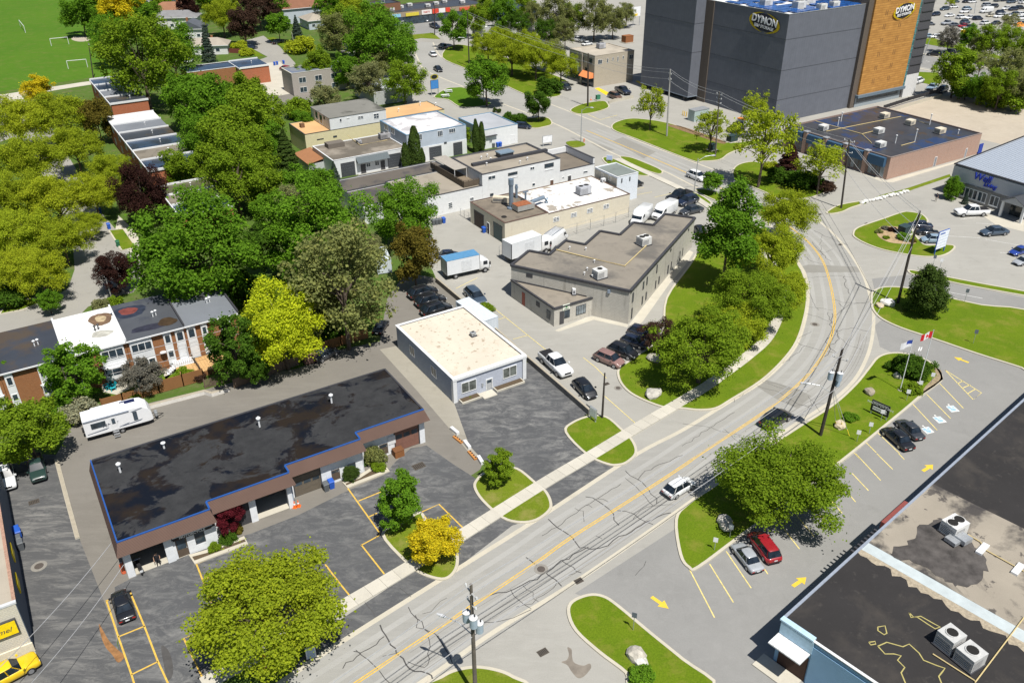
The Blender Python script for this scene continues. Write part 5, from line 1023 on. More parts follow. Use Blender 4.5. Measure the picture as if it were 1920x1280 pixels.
# ------------------------------------------------------------------ 16. further townhouse rows, seen end-on
def row(name, label, A, far, W, n, end, mats, h=6.0):
    b = Bld(name, label, A, h, cat='house'); L = b.loc(far, h)[1]; u = L/n
    b.box('wall', (0, W, 0, L, 0, h-.2), masonry('red_end_brick', (.36, .105, .05), (.42, .14, .065), (.36, .2, .13), .22, .075, None, .008))
    for i in range(n):
        r = b.box('roof', (-.1, W+.1, i*u+.02, (i+1)*u-.02, h-.198, h-.02), mats[i % len(mats)]); b.box('parapet', (-.15, W+.15, i*u-.22, i*u+.02, h-.19, h+.32), WHITE, r)
        b.box('fascia', (-.3, -.102, i*u+.05, (i+1)*u-.05, h-.35, h), WHITE, r); window(b, 'x', 0, i*u+1, i*u+3.2, 3.6, 5.0, mull=1); window(b, 'x', 0, i*u+1, i*u+2.6, .9, 2.4, mull=1)
        vent(b, W*.6, (i+.5)*u, h-.02, .7, .12)
    b.box('parapet', (-.15, W+.15, L-.2, L+.05, h-.19, h+.32), WHITE)
    return b
RB = membrane('roof_blue_wet', (.035, .06, .105), [(.2, .5, .6, (.025, .028, .035), .8)], .3, 0, .2, .2, .4); RG = MAT['roof_d']; RK_ = MAT['roof_a']; RW = MAT['roof_white']; RBR = membrane('roof_brownish', (.2, .175, .14), [(.2, .5, .6, (.1, .09, .07), .6)], .8)
row('townhouse_row', 'middle row of brick townhouses with six mixed white, black and brown roofs', 'a 835,955', 'a 595,658', 11, 6, True, [RB, RBR, RB, RK_, RG, RW])
row('townhouse_row', 'farther row of brick townhouses with blue wet roofs near the sports field', 'a 620,582', 'a 450,452', 9.2, 4, True, [RK_, RG, RB, RB])
row('townhouse_row', 'nearer row of townhouses with ponded roofs half hidden behind the dark purple tree', 'a 1008,1205', 'a 925,1035', 9.4, 3, True, [RB, RBR, membrane('roof_olive', (.09, .085, .04), [], .35, 0, .2, .3, .4)])
row('townhouse_row', 'row of townhouses with blue flat roofs and white parapets near the paved yard', 'F 860,650', 'F 830,575', 9.0, 1, True, [RB], 5.2)
b = Bld('flat_roof_block', 'low terrace with blue flat roof partly hidden by trees below the houses', 'F 360,690', 5.0, cat='house'); shell(b, 15.8, 9, 5.0, MAT['orange_brick'], RB, WHITE, .2, .3)
# ------------------------------------------------------------------ 17. plain beige building with orange awning
b = Bld('beige_block', 'plain beige two storey block with orange awning beside the tall storage building', 'w 600,415', 9.3)
Lx = b.loc('w 1310,325', 9.3)[0]; Ly = b.loc('w 150,290', 9.3)[1]
w_, r = shell(b, Lx, Ly, 9.3, masonry('beige_plain', (.40, .355, .285), (.42, .375, .30), (.37, .33, .26), .8, .25), membrane('pale_tan_roof', (.42, .375, .305), [(.25, .5, .65, (.22, .19, .16), .5)], .9), plain('beige_coping', (.45, .4, .33), .7), .15, .2)
for s, k in (('w 648,560 722,470', 1), ('w 800,535 828,450', 0), ('w 895,492 920,435', 0), ('w 978,508 1004,420', 0), ('w 1070,470 1096,408', 0), ('w 1180,475 1255,385', 1)): winpx(b, 'y', 0, s, mull=k, frame=FRAMEW)
for s in ('w 500,545 555,465', 'w 375,520 410,430', 'w 430,690 470,615', 'w 250,500 270,430'): winpx(b, 'x', 0, s, frame=FRAMED)
b.box('lower_front', (-.1, -.003, .3, Ly-.3, .02, 2.7), PANE); b.box('pilaster', (-.2, -.004, Ly*.47, Ly*.47+.9, 0, 9.1), plain('beige_coping', (.45, .4, .33), .7)); b.box('blue_sign', (-.25, -.005, Ly*.62, Ly*.95, 3.4, 6.0), plain('pale_blue_board', (.35, .5, .68), .6))
m = MB().add([(-.02, .4, 4.2), (-.02, Ly*.45, 4.2), (-1.6, Ly*.45, 2.7), (-1.6, .4, 2.7), (-.02, .4, 2.7), (-.02, Ly*.45, 2.7)], [(0, 1, 2, 3), (0, 3, 4), (1, 5, 2)]); b.part('awning', m, plain('orange_awning', (.80, .27, .10), .7))
x, y = b.loc('w 700,275', 9.3); hvac(b, x, y, 9.15, 2.4, 1.8, 1.6, plain('unit_blue_grey', (.42, .43, .46), .5))
# ------------------------------------------------------------------ 18. strip mall at the top
b = Bld('strip_mall', 'strip mall with dark roof and red and white shop signs at the top', 'E 285,100', 5.2)
Lx = 46; shell(b, Lx, 18, 5.2, plain('mall_tan', (.3, .24, .18), .8), RK_, FRAMED, .3, .3); b.box('front_glass', (.5, Lx-.5, -.06, -.003, .1, 3.2), PANE)
SG = [('pale blue', (.25, .5, .68), .02, .10), ('yellow', (.6, .5, .06), .15, .28), ('white', (.72, .68, .66), .31, .41), ('red', (.62, .06, .035), .42, .48), ('white', (.72, .7, .7), .485, .55), ('red', (.62, .06, .035), .555, .60), ('red', (.6, .1, .06), .70, .92)]
for i, (nm, cc_, u0, u1) in enumerate(SG): b.box('shop_sign', (Lx*u0, Lx*u1, -.35, -.003, 3.3, 4.5+(.5 if .3 < u0 < .6 else 0)), plain('sign_%d' % i, cc_, .6))
text('PARTY', 1.0, RED, b.o, (Lx*.36, -.38, 4.15), (R(90), 0, 0), bold=.02)
for k in range(7): hvac(b, 4+k*5.6, 7+(k % 3)*3, 4.9, 2.2, 1.5, 1.2, MAT['unit_pale'], False)
b = Bld('brick_block', 'brown brick block at the top edge behind the strip mall', 'E 130,40', 8, cat='building'); shell(b, 14, 10, 8, plain('brown_brick_far', (.2, .1, .06), .9), RK_, FRAMED); winpx(b, 'y', 0, 'E 218,22 243,0')
b = Bld('blue_glass_block', 'dark blue office building at the top edge right of the strip mall', 'E 1085,45', 6, cat='building'); shell(b, 20, 12, 6, plain('navy_cladding', (.06, .09, .16), .6), RK_, FRAMED); 
b = Bld('white_roof_hall', 'long white-roofed hall seen between the street trees near the top', 'E 930,215', 3.4, cat='building'); shell(b, 26, 3.0, 3.4, plain('hall_grey', (.4, .41, .4), .8), plain('white_sheet', (.72, .73, .73), .5), WHITE)
b = Bld('grey_tarp_hall', 'pale grey hall roof hidden among bushes beyond the orange-roofed hall', 'b 180,520', 3.6, cat='building'); shell(b, 12, 14, 3.6, plain('hall_grey', (.4, .41, .4), .8), plain('grey_sheet_roof', (.5, .53, .56), .5), WHITE)
b = Bld('grey_block', 'grey flat-roofed block with bare side wall beside the red car', 'F 1345,700', 6.6, cat='building'); Lx = 24; shell(b, Lx, 9, 6.6, plain('taupe_wall', (.34, .31, .28), .8), membrane('grey_blue_roof', (.14, .165, .22), [(.2, .5, .62, (.25, .24, .22), .5)], .7), plain('cap_cream', (.5, .48, .4), .7))
for k in range(4): window(b, 'y', 0, 2+k*5, 4.2+k*5, 3.6, 5.2, mull=1); window(b, 'y', 0, 2+k*5, 4.2+k*5, .8, 2.4, mull=1)
# ------------------------------------------------------------------ 19. pitched-roof houses
def house(label, p, L, W, h, rh, az, roof, wall, hip=True, gar=True):
    c = G(p); o = thing('house', label, 'house', (c.x, c.y, 0), R(az)); ov = .5
    MB().box(-L/2, L/2, -W/2, W/2, 0, h).build('wall', wall, o); i = W/2 if hip else 0
    v = [(-L/2-ov, -W/2-ov, h), (L/2+ov, -W/2-ov, h), (L/2+ov, W/2+ov, h), (-L/2-ov, W/2+ov, h), (-L/2-ov+i, 0, h+rh), (L/2+ov-i, 0, h+rh)]
    r = MB().add(v, [(0, 1, 5, 4), (2, 3, 4, 5), (1, 2, 5), (3, 0, 4), (3, 2, 1, 0)]).build('roof', roof, o)
    m = MB()
    for q in ((-L/2-ov-.06, L/2+ov+.06, -W/2-ov-.08, -W/2-ov), (-L/2-ov-.08, -L/2-ov, -W/2-ov, W/2+ov)): m.box(q[0], q[1], q[2], q[3], h-.18, h+.02)
    m.build('eaves_trim', WHITE, r); MB().box(L*.1, L*.1+.7, W*.12, W*.12+.7, h+.2, h+rh+.5).build('chimney', TB, r)
    for k in range(3):
        x = -L/2+1.2+k*(L-2.4)/2.6; w0 = MB().box(x, x+1.5, -W/2-.06, -W/2-.003, 1.0, 2.2).build('window', FRAMEW, o); MB().box(x+.1, x+1.4, -W/2-.075, -W/2-.062, 1.1, 2.1).build('pane', PANE, w0)
    for k in range(2):
        y = -W/2+1.2+k*(W-3.6); w0 = MB().box(-L/2-.06, -L/2-.003, y, y+1.4, 1.0, 2.2).build('window', FRAMEW, o); MB().box(-L/2-.075, -L/2-.062, y+.1, y+1.3, 1.1, 2.1).build('pane', PANE, w0)
    return o
SHB = membrane('brown_shingle', (.21, .10, .06), [], .9, 0, .4, .2); SHG = membrane('grey_shingle', (.2, .2, .205), [], .9, 0, .4, .2); SHT = membrane('taupe_shingle', (.33, .29, .24), [], .9, 0, .4, .15); SHD = membrane('slate_shingle', (.09, .10, .12), [], .9, 0, .4, .2); SHR = membrane('rust_shingle', (.26, .13, .075), [], .9, 0, .4, .2)
WB1 = siding('pale_siding', (.45, .5, .56), .25); WB2 = plain('white_stucco', (.6, .6, .6), .8)
house('house with broad brown hipped roof at the top among trees', 'F 1490,185', 24, 15, 6.0, 3.2, 31, SHB, WB1); house('bungalow with taupe roof just right of the brown-roofed house', 'F 1640,250', 15, 11, 3.5, 2.4, 31, SHT, WB1)
house('house with small rust-brown hipped roof at the top left', 'F 240,195', 17, 11, 5.0, 2.6, 5, SHR, WB2); house('house with grey roof and white eaves in front of the rust-roofed one', 'F 275,260', 18, 9, 4.5, 2.2, 5, SHG, WB2)
house('house with slate roof and white gable beside the tall blue spruce', 'F 420,360', 8, 10, 4.0, 2.8, 95, SHD, WB2, False); house('bungalow with taupe roof tucked behind the tall blue spruce', 'F 560,500', 15, 8, 3.2, 2.0, 8, SHT, WB2)
house('white house with dark gable at the top left corner of the houses', 'F 190,75', 16, 10, 4.5, 2.6, 10, SHD, WB2, False); house('blue-grey house at the top edge left of the dark gable', 'F 60,110', 14, 10, 5, 2.6, 10, SHG, WB1)
# ================================================================== VEHICLES
GLASSC = glassm('car_glass', (.012, .018, .026), .05); TYRE = plain('tyre_rubber', (.02, .02, .021), .85); RIMM = plain('alloy_rim', (.42, .43, .45), .35, .7); BLACKT = plain('black_trim', (.02, .02, .022), .6)
HEADL = plain('headlamp', (.62, .65, .68), .15, 0, .05, 3, .6); TAILL = plain('tail_lamp', (.42, .02, .015), .25, 0, .1, 3, .5); PLATE = plain('licence_plate', (.62, .64, .66), .5); CHROME = plain('chrome', (.55, .56, .58), .25, .8)
def loft(secs, close=True):
    "skin a list of rings (same count) into a mesh part"
    m = MB(); k = len(secs[0]); vs = [v for s in secs for v in s]
    fs = [(i*k+j, i*k+(j+1) % k, (i+1)*k+(j+1) % k, (i+1)*k+j) for i in range(len(secs)-1) for j in range(k)]
    if close: fs += [tuple(range(k))[::-1], tuple((len(secs)-1)*k+j for j in range(k))]
    m.add(vs, fs); return m
def ring(x, w, z0, z1, top=.12, tuck=.06, crown=.03):
    "rounded cross-section of the lower body at station x"
    h = z1-z0; P = [(w*.86, z0), (w*.97, z0+h*.18), (w, z0+h*.5), (w*.985, z0+h*.78), (w*.93, z1-.015), (w*.72, z1+crown*.6), (w*.35, z1+crown)]
    return [(x, -y, z) for y, z in P]+[(x, y, z) for y, z in P[::-1]]
CARS = {}
def carproto(kind):
    "master vehicle of a kind, x forward; returns dict of part meshes"
    if kind in CARS: return CARS[kind]
    S = dict(sedan=(4.75, 1.84, 1.45, .70, .93, .80, -.95, .55, -1.45, 1.15, -2.0, .72), hatch=(4.25, 1.78, 1.5, .72, .96, .85, -1.35, .55, -1.95, 1.15, -2.05, .70), suv=(4.65, 1.88, 1.70, .86, 1.08, .98, -1.55, .6, -2.12, 1.2, -2.2, .78),
             minivan=(5.1, 1.98, 1.75, .80, 1.05, 1.0, -1.95, .85, -2.38, 1.6, -2.45, .75), wagon=(4.9, 1.9, 1.6, .8, 1.0, .95, -1.75, .55, -2.25, 1.15, -2.35, .75))
    if kind in S:
        L, W, H, hood, belt, deck, rr, rf, rb, wf, re, wr = S[kind]; hw = W/2; f = L/2
        secs = [ring(-f, hw*.80, .42, deck-.12), ring(-f+.12, hw*.93, .26, deck), ring(-f+.5, hw*.99, .22, (deck if kind == 'sedan' else belt)), ring(rb+.15, hw, .2, belt-.02 if kind != 'sedan' else deck+.04), ring(-.5, hw, .2, belt), ring(.6, hw, .2, belt-.01), ring(wf+.1, hw*.995, .2, belt-.05), ring(wf+.5, hw*.98, .2, hood+.06), ring(f-.45, hw*.95, .22, hood-.02), ring(f-.14, hw*.86, .27, hood-.12), ring(f, hw*.70, .38, hood-.3)]
        body = loft(secs); M = {}
        # greenhouse: base ring at the belt, roof ring above
        bx = [(wf+.12, hw*.80), (wf-.3, hw*.92), (-.2, hw*.93), (rb+.35, hw*.91), (rb, hw*.80)]; tx = [(rf, hw*.62), (rf-.25, hw*.70), (-.3, hw*.72), (rr+.25, hw*.70), (rr, hw*.62)]
        base = [(x, -y, belt-.03) for x, y in bx]+[(x, y, belt-.03) for x, y in bx[::-1]]; top = [(x, -y, H-.045) for x, y in tx]+[(x, y, H-.045) for x, y in tx[::-1]]
        g_ = loft([base, top]); 
        rt = [(rf+.03, hw*.60), (rf-.25, hw*.705), (-.3, hw*.73), (rr+.25, hw*.705), (rr-.06, hw*.60)]; lo = [(x, -y, H-.06) for x, y in rt]+[(x, y, H-.06) for x, y in rt[::-1]]; mi = [(x*.97-.01, -y*.9, H-.005) for x, y in rt]+[(x*.97-.01, y*.9, H-.005) for x, y in rt[::-1]]; hi = [(x*.8, -y*.45, H+.025) for x, y in rt]+[(x*.8, y*.45, H+.025) for x, y in rt[::-1]]
        roof = loft([lo, mi, hi])
        pil = MB()
        def pl(a, b, wd):
            for s_ in (-1, 1):
                A = Vector((a[0], s_*a[1], a[2])); B = Vector((b[0], s_*b[1], b[2])); d = Vector((wd, 0, 0)); o = Vector((0, s_*.014, .006)); pil.add([A-d+o, A+d+o, B+d+o, B-d+o], [(0, 1, 2, 3), (3, 2, 1, 0)])
        pl((wf+.05, hw*.83, belt-.03), (rf-.02, hw*.645, H-.05), .055); pl((-.25, hw*.935, belt-.03), (-.3, hw*.725, H-.05), .05); pl((rb+.28, hw*.915, belt-.03), (rr+.2, hw*.705, H-.05), .12 if kind == 'sedan' else .1)
        M['body'] = (body.mesh('body', [BLACKT], True), 'paint', []); M['windows'] = (g_.mesh('windows', [GLASSC]), None, []); M['roof'] = (roof.mesh('roof', [BLACKT], True), 'paint', []); M['pillars'] = (pil.mesh('pillars', [BLACKT]), 'paint', [])
        M['_dims'] = (L, W, H, f, hw, hood, deck, belt)
        wx = (f-.92, -f+.98); wr_ = .335 if kind in ('sedan', 'hatch') else .37
    elif kind == 'pickup':
        L, W, H = 5.85, 2.0, 1.9; f, hw = L/2, W/2; hood, belt, deck = 1.12, 1.22, 1.2
        body = loft([ring(-f, hw*.9, .5, 1.12), ring(-f+.1, hw*.97, .36, 1.2), ring(-1.0, hw*.98, .34, 1.2), ring(-.95, hw, .34, belt), ring(1.05, hw, .34, belt), ring(1.35, hw, .36, hood+.03), ring(f-.3, hw*.97, .38, hood-.04), ring(f-.05, hw*.9, .44, hood-.2), ring(f, hw*.8, .5, .85)])
        bx = [(1.3, hw*.84), (.9, hw*.92), (0, hw*.93), (-.85, hw*.92), (-1.0, hw*.86)]; tx = [(.6, hw*.66), (.4, hw*.72), (-.1, hw*.74), (-.6, hw*.73), (-.8, hw*.68)]
        base = [(x, -y, belt-.03) for x, y in bx]+[(x, y, belt-.03) for x, y in bx[::-1]]; top = [(x, -y, H-.05) for x, y in tx]+[(x, y, H-.05) for x, y in tx[::-1]]; g_ = loft([base, top])
        rt = [(.64, hw*.64), (.4, hw*.725), (-.1, hw*.745), (-.6, hw*.735), (-.86, hw*.67)]; roof = loft([[(x, -y, H-.07) for x, y in rt]+[(x, y, H-.07) for x, y in rt[::-1]], [(x*.97, -y*.92, H-.01) for x, y in rt]+[(x*.97, y*.92, H-.01) for x, y in rt[::-1]], [(x*.8, -y*.5, H+.02) for x, y in rt]+[(x*.8, y*.5, H+.02) for x, y in rt[::-1]]])
        pil = MB()
        for s_ in (-1, 1):
            for a, b_, wd in (((1.2, hw*.86, belt-.03), (.58, hw*.68, H-.06), .05), ((.1, hw*.935, belt-.03), (-.05, hw*.745, H-.06), .05), ((-.88, hw*.92, belt-.03), (-.68, hw*.73, H-.06), .1)):
                A = Vector((a[0], s_*a[1], a[2])); B = Vector((b_[0], s_*b_[1], b_[2])); d = Vector((wd, 0, 0)); o = Vector((0, s_*.014, .006)); pil.add([A-d+o, A+d+o, B+d+o, B-d+o], [(0, 1, 2, 3), (3, 2, 1, 0)])
        M = {'body': (body.mesh('body', [BLACKT], True), 'paint', []), 'windows': (g_.mesh('windows', [GLASSC]), None, []), 'roof': (roof.mesh('roof', [BLACKT], True), 'paint', []), 'pillars': (pil.mesh('pillars', [BLACKT]), 'paint', [])}
        M['bed_cover'] = (MB().box(-f+.16, -1.08, -hw*.8, hw*.8, 1.2, 1.262).mesh('bed_cover', [BLACKT]), None, []); M['_dims'] = (L, W, H, f, hw, hood, deck, belt); wx = (f-1.02, -f+1.2); wr_ = .41
    elif kind == 'van':
        L, W, H = 5.9, 2.02, 2.6; f, hw = L/2, W/2; hood, belt, deck = 1.15, 1.35, 2.4
        body = loft([ring(-f, hw*.93, .4, 2.48), ring(-f+.1, hw*.98, .36, H-.04), ring(0, hw, .34, H), ring(1.3, hw, .34, H), ring(1.75, hw*.99, .34, 2.2), ring(2.2, hw*.97, .34, 1.4), ring(2.4, hw*.95, .36, 1.25), ring(f-.1, hw*.88, .38, 1.05), ring(f, hw*.78, .46, .8)])
        ws = MB().add([(1.62, -.86, 2.3), (1.62, .86, 2.3), (2.32, .9, 1.36), (2.32, -.9, 1.36)], [(0, 3, 2, 1)]); 
        for s_ in (-1, 1): ws.add([(1.55, s_*1.022, 2.05), (1.0, s_*1.022, 2.05), (1.0, s_*1.022, 1.45), (2.0, s_*1.0, 1.45)], [(0, 1, 2, 3), (3, 2, 1, 0)])
        M = {'body': (body.mesh('body', [BLACKT], True), 'paint', []), 'windows': (ws.mesh('windows', [GLASSC]), None, [])}; M['_dims'] = (L, W, H, f, hw, hood, 1.4, belt); wx = (f-.95, -f+1.25); wr_ = .36
    L, W, H, f, hw, hood, deck, belt = M['_dims']
    M['_wheels'] = (wx, wr_, hw)
    ty = MB(); ty.tube([(0, -.11, 0), (0, -.085, 0), (0, .085, 0), (0, .11, 0)], [wr_*.9, wr_, wr_, wr_*.9], 16); M['_tyre'] = ty.mesh('wheel', [TYRE], False)
    rm = MB(); rm.tube([(0, .085, 0), (0, .118, 0)], [wr_*.66, wr_*.62], 10); M['_rim'] = rm.mesh('rim', [RIMM])
    hd = MB().box(f-.2, f-.015, hw*.42, hw*.76, hood-.36, hood-.2); hd2 = MB().box(f-.2, f-.015, -hw*.76, -hw*.42, hood-.36, hood-.2)
    td = MB().box(-f-.012, -f+.16, hw*.52, hw*.83, deck-.34, deck-.17); td2 = MB().box(-f-.012, -f+.16, -hw*.83, -hw*.52, deck-.34, deck-.17)
    M['_lamps'] = [('headlight', hd.mesh('headlight', [HEADL])), ('headlight', hd2.mesh('headlight', [HEADL])), ('taillight', td.mesh('taillight', [TAILL])), ('taillight', td2.mesh('taillight', [TAILL]))]
    M['_grille'] = MB().box(f-.07, f+.015, -hw*.45, hw*.45, hood-.42, hood-.2).mesh('grille', [BLACKT]); M['_bump'] = MB().box(-f-.03, -f+.1, -hw*.78, hw*.78, .36, .52).mesh('bumper', [BLACKT]); M['_plate'] = MB().box(-f-.035, -f-.012, -.2, .2, deck-.34, deck-.2).mesh('licence_plate', [PLATE])
    mx = .62 if kind not in ('pickup', 'van') else 1.05; mz = belt+.02
    M['_mir'] = [MB().box(mx+.25, mx+.45, s_*hw*1.0-.0, s_*hw*1.0+s_*.2, mz, mz+.15).mesh('wing_mirror', [BLACKT]) for s_ in (-1, 1)]
    CARS[kind] = M; return M
PN = {}
def pc(c):
    k = 'paint_%d_%d_%d' % tuple(int(x*1000) for x in c); return paint(k, c)
COLS = dict(white=(.72, .73, .74), black=(.012, .013, .016), navy=(.012, .02, .045), silver=(.33, .35, .38), grey=(.09, .10, .115), dkgrey=(.035, .04, .048), red=(.28, .012, .02), blue=(.02, .05, .26), rose=(.24, .14, .125), yellow=(.75, .50, .01), green=(.02, .045, .04), slate=(.05, .075, .11), cream=(.55, .5, .38), orange=(.6, .16, .03), ltblue=(.24, .33, .42), brown=(.12, .07, .05))
def car(kind, rear, front, col, label, name=None, cat=None, scale=1.0, fit=True, group=None, cover=None):
    "rear and front: photo pixels of the bumper centres at about 0.55 m height"
    M = carproto(kind); a = G(rear, .5); b_ = G(front, .5); d = b_-a; ang = math.atan2(d.y, d.x); c = (a+b_)/2; L = M['_dims'][0]
    s = max(.9, min(1.12, d.length/L))*scale if fit else scale
    o = thing(name or {'sedan': 'parked_car', 'hatch': 'hatchback', 'suv': 'suv', 'minivan': 'minivan', 'wagon': 'wagon', 'pickup': 'pickup_truck', 'van': 'cargo_van'}[kind], label, cat or {'pickup': 'pickup', 'van': 'van', 'minivan': 'van'}.get(kind, 'car'), (c.x, c.y, .014), ang, group); o.scale = (s, s, s)
    P = pc(COLS[col] if isinstance(col, str) else col); body = None
    for nm, (me, mt, _) in ((k, v) for k, v in M.items() if k[0] != '_'):
        q = mobj(nm, me, None, o)
        if mt == 'paint': setmat(q, 0, P)
        if nm == 'pillars': q['kind'] = 'stuff'
    (wx, wr_, hw) = M['_wheels']
    for x in wx:
        for s_ in (-1, 1):
            w_ = mobj('wheel', M['_tyre'], None, o, (x, s_*(hw-.1), wr_), 0 if s_ > 0 else math.pi); mobj('rim', M['_rim'], None, w_)
    for nm, me in M['_lamps']: mobj(nm, me, None, o)
    mobj('grille', M['_grille'], None, o); mobj('bumper', M['_bump'], None, o); mobj('licence_plate', M['_plate'], None, o)
    for me in M['_mir']: q = mobj('wing_mirror', me, None, o); setmat(q, 0, P)
    return o
C = car
C('suv', 'P 1249,928', 'P 1298,900', 'white', 'white SUV driving on the straight road beside the yellow centre line'); C('suv', 'P 1432,799', 'P 1476,773', 'black', 'black SUV driving on the road just before the bend')
C('sedan', 'P 1707,842', 'P 1660,801', 'black', 'black sedan parked nose-in below the black notice sign'); C('sedan', 'P 1726,822', 'P 1686,786', 'dkgrey', 'dark grey-blue sedan parked beside the black sedan near the blue bay symbols')
C('sedan', 'P 1421,1069', 'P 1381,1019', 'silver', 'silver-grey sedan parked beside the red minivan'); C('minivan', 'P 1452,1050', 'P 1413,1000', 'red', 'dark red minivan parked beside the silver sedan')
C('sedan', 'P 239,1162', 'P 222,1106', 'black', 'black sedan with red tail lamps in the yellow bays by the plaza'); C('pickup', 'P -32,1290', 'P 56,1243', 'yellow', 'bright yellow pickup truck under the yellow wall sign', fit=False, scale=.92)
C('pickup', 'P 5,862', 'P 18,926', 'white', 'white pickup truck parked at the left edge beside the dark green truck', fit=False, scale=.95); C('pickup', 'P 65,852', 'P 75,906', 'green', 'dark green truck with glinting windscreen in the left lot', fit=False, scale=.88)
C('pickup', 'P 1018,664', 'P 1066,706', 'white', 'white crew-cab pickup with black bed cover along the retaining wall'); C('hatch', 'P 1081,714', 'P 1112,745', 'black', 'black hatchback in front of the white crew-cab pickup')
C('suv', 'P 1117,664', 'P 1168,685', 'rose', 'rose-brown SUV in front of the row of dark parked cars'); C('suv', 'P 1142,650', 'P 1194,669', 'black', 'black SUV parked next to the rose-brown SUV'); C('suv', 'P 1168,634', 'P 1212,648', 'navy', 'dark navy SUV second from the rose-brown SUV'); C('suv', 'P 1184,618', 'P 1222,628', 'navy', 'dark blue SUV farthest from the rose-brown SUV in the row')
C('wagon', 'P 877,543', 'P 906,570', 'slate', 'dark slate wagon parked alone by the retaining wall above the office'); C('suv', 'P 767,557', 'P 818,542', 'black', 'black boxy SUV nearest the trees behind the small office'); C('suv', 'P 780,572', 'P 834,558', 'black', 'middle of three black SUVs behind the small office'); C('suv', 'P 790,590', 'P 846,573', 'black', 'black SUV closest to the small office back wall')
C('sedan', 'P 706,624', 'P 722,600', 'black', 'black car in tree shade left of the small office'); C('suv', 'P 600,670', 'P 622,660', 'dkgrey', 'dark SUV beside the tarp-covered car at the wooden fence')
C('sedan', 'P 828,478', 'P 850,476', 'navy', 'dark blue car by the tree behind the box truck'); C('van', 'P 1268,390', 'P 1222,414', 'white', 'white high-roof cargo van behind the block building'); C('pickup', 'P 1296,362', 'P 1250,378', 'black', 'black pickup truck parked next to the upper sidewalk'); C('suv', 'P 1308,372', 'P 1270,384', 'navy', 'dark navy SUV between the black pickup and the white van'); C('sedan', 'P 1316,390', 'P 1276,400', 'dkgrey', 'dark grey sedan beside the end of the block building'); C('suv', 'P 1318,440', 'P 1304,425', 'black', 'black vehicle half hidden by the dense pear-shaped tree')
C('suv', 'P 1291,326', 'P 1322,338', 'white', 'white hatchback-like SUV on the upper road by the small street tree'); C('suv', 'P 1186,348', 'P 1197,344', 'black', 'dark car hidden behind the small white annex'); C('minivan', 'P 968,236', 'P 992,238', 'navy', 'dark blue minivan beside the white workshop and hedge'); C('suv', 'P 1048,160', 'P 1071,169', 'dkgrey', 'dark grey SUV parked by the beige block lawn')
C('suv', 'P 1142,178', 'P 1164,186', 'brown', 'dark maroon SUV by the white curb wall near the tower'); C('pickup', 'P 1154,166', 'P 1182,178', 'navy', 'dark pickup behind the maroon SUV by the tower'); C('sedan', 'P 817,107', 'P 806,98', 'white', 'white car heading away on the upper street'); C('sedan', 'P 812,124', 'P 831,137', 'black', 'black car coming down the upper street'); C('suv', 'P 837,90', 'P 824,86', 'slate', 'dark car turning at the top corner of the upper street')
C('sedan', 'P 746,42', 'P 763,48', 'white', 'white car parked in front of the strip mall'); C('suv', 'P 786,38', 'P 804,40', 'silver', 'grey-blue SUV parked in front of the strip mall'); C('pickup', 'P 808,48', 'P 822,53', 'navy', 'dark blue pickup in the strip mall lot'); C('suv', 'P 814,35', 'P 832,37', 'black', 'black SUV parked under the strip mall signs')
C('pickup', 'P 1072,74', 'P 1094,78', 'white', 'white pickup truck parked behind the beige block'); C('sedan', 'P 1092,84', 'P 1110,81', 'white', 'white car at the back corner of the beige block'); C('sedan', 'P 1334,229', 'P 1356,226', 'white', 'white car parked by the tall storage building behind thin trees'); 
C('pickup', 'P 1852,398', 'P 1790,400', 'white', 'white pickup truck in front of the metal-roofed office'); C('sedan', 'P 1888,433', 'P 1840,437', 'slate', 'dark slate sedan in the office car park'); C('sedan', 'P 1926,466', 'P 1897,475', 'blue', 'bright blue car at the right edge of the office car park'); C('sedan', 'P 1932,486', 'P 1908,492', 'silver', 'silver car at the right edge below the bright blue one')
C('sedan', 'P 1748,423', 'P 1702,421', 'navy', 'navy car farthest from the blue sign at the sign island'); C('sedan', 'P 1757,436', 'P 1718,434', 'black', 'black car in the middle by the sign island'); C('suv', 'P 1768,450', 'P 1729,449', 'ltblue', 'pale blue hatchback right behind the blue and white sign')
C('suv', 'P 1712,156', 'P 1730,150', 'white', 'white vehicle behind the right base of the storage building'); C('sedan', 'P 1758,160', 'P 1738,168', 'ltblue', 'pale blue car parked beside the storage building'); C('suv', 'P 1776,166', 'P 1756,174', 'navy', 'navy SUV parked beside the pale blue car near the thicket'); C('suv', 'P 1768,104', 'P 1738,101', 'black', 'left of two black SUVs on the highway'); C('suv', 'P 1793,99', 'P 1767,97', 'black', 'right of two black SUVs on the highway')
C('sedan', 'P 31,492', 'P 48,484', 'red', 'red car under the lime trees on the left street'); C('minivan', 'P 134,362', 'P 154,346', 'white', 'white van half hidden under the left street trees'); C('hatch', 'P 545,132', 'P 525,128', 'red', 'red car beside the grey flat-roofed block'); C('sedan', 'P 348,117', 'P 362,112', 'white', 'white car by the bungalow driveway'); C('sedan', 'P 510,82', 'P 532,77', 'black', 'black car parked in the side street driveway'); C('sedan', 'P 458,92', 'P 482,88', 'navy', 'dark car under the brown-purple street tree')
# covered car
c0 = G('P 594,674'); o = thing('covered_car', 'car under a brown tarp beside the wooden fence', 'car', (c0.x, c0.y, .01), R(AZV)); mt = plain('tarp_brown', (.20, .115, .095), .9, 0, .25, 1.5)
loft([ring(-2, .7, .05, .7), ring(-1.7, .92, .05, 1.0), ring(-.9, .95, .05, 1.45, crown=.05), ring(.4, .95, .05, 1.42, crown=.05), ring(1.1, .93, .05, 1.0), ring(1.9, .85, .05, .85), ring(2.15, .6, .05, .5)]).build('tarp', mt, o, smooth=True); MB().box(-1.2, 1.2, -.97, -.9, .05, .12).build('tarp_hem', BLACKT, o)
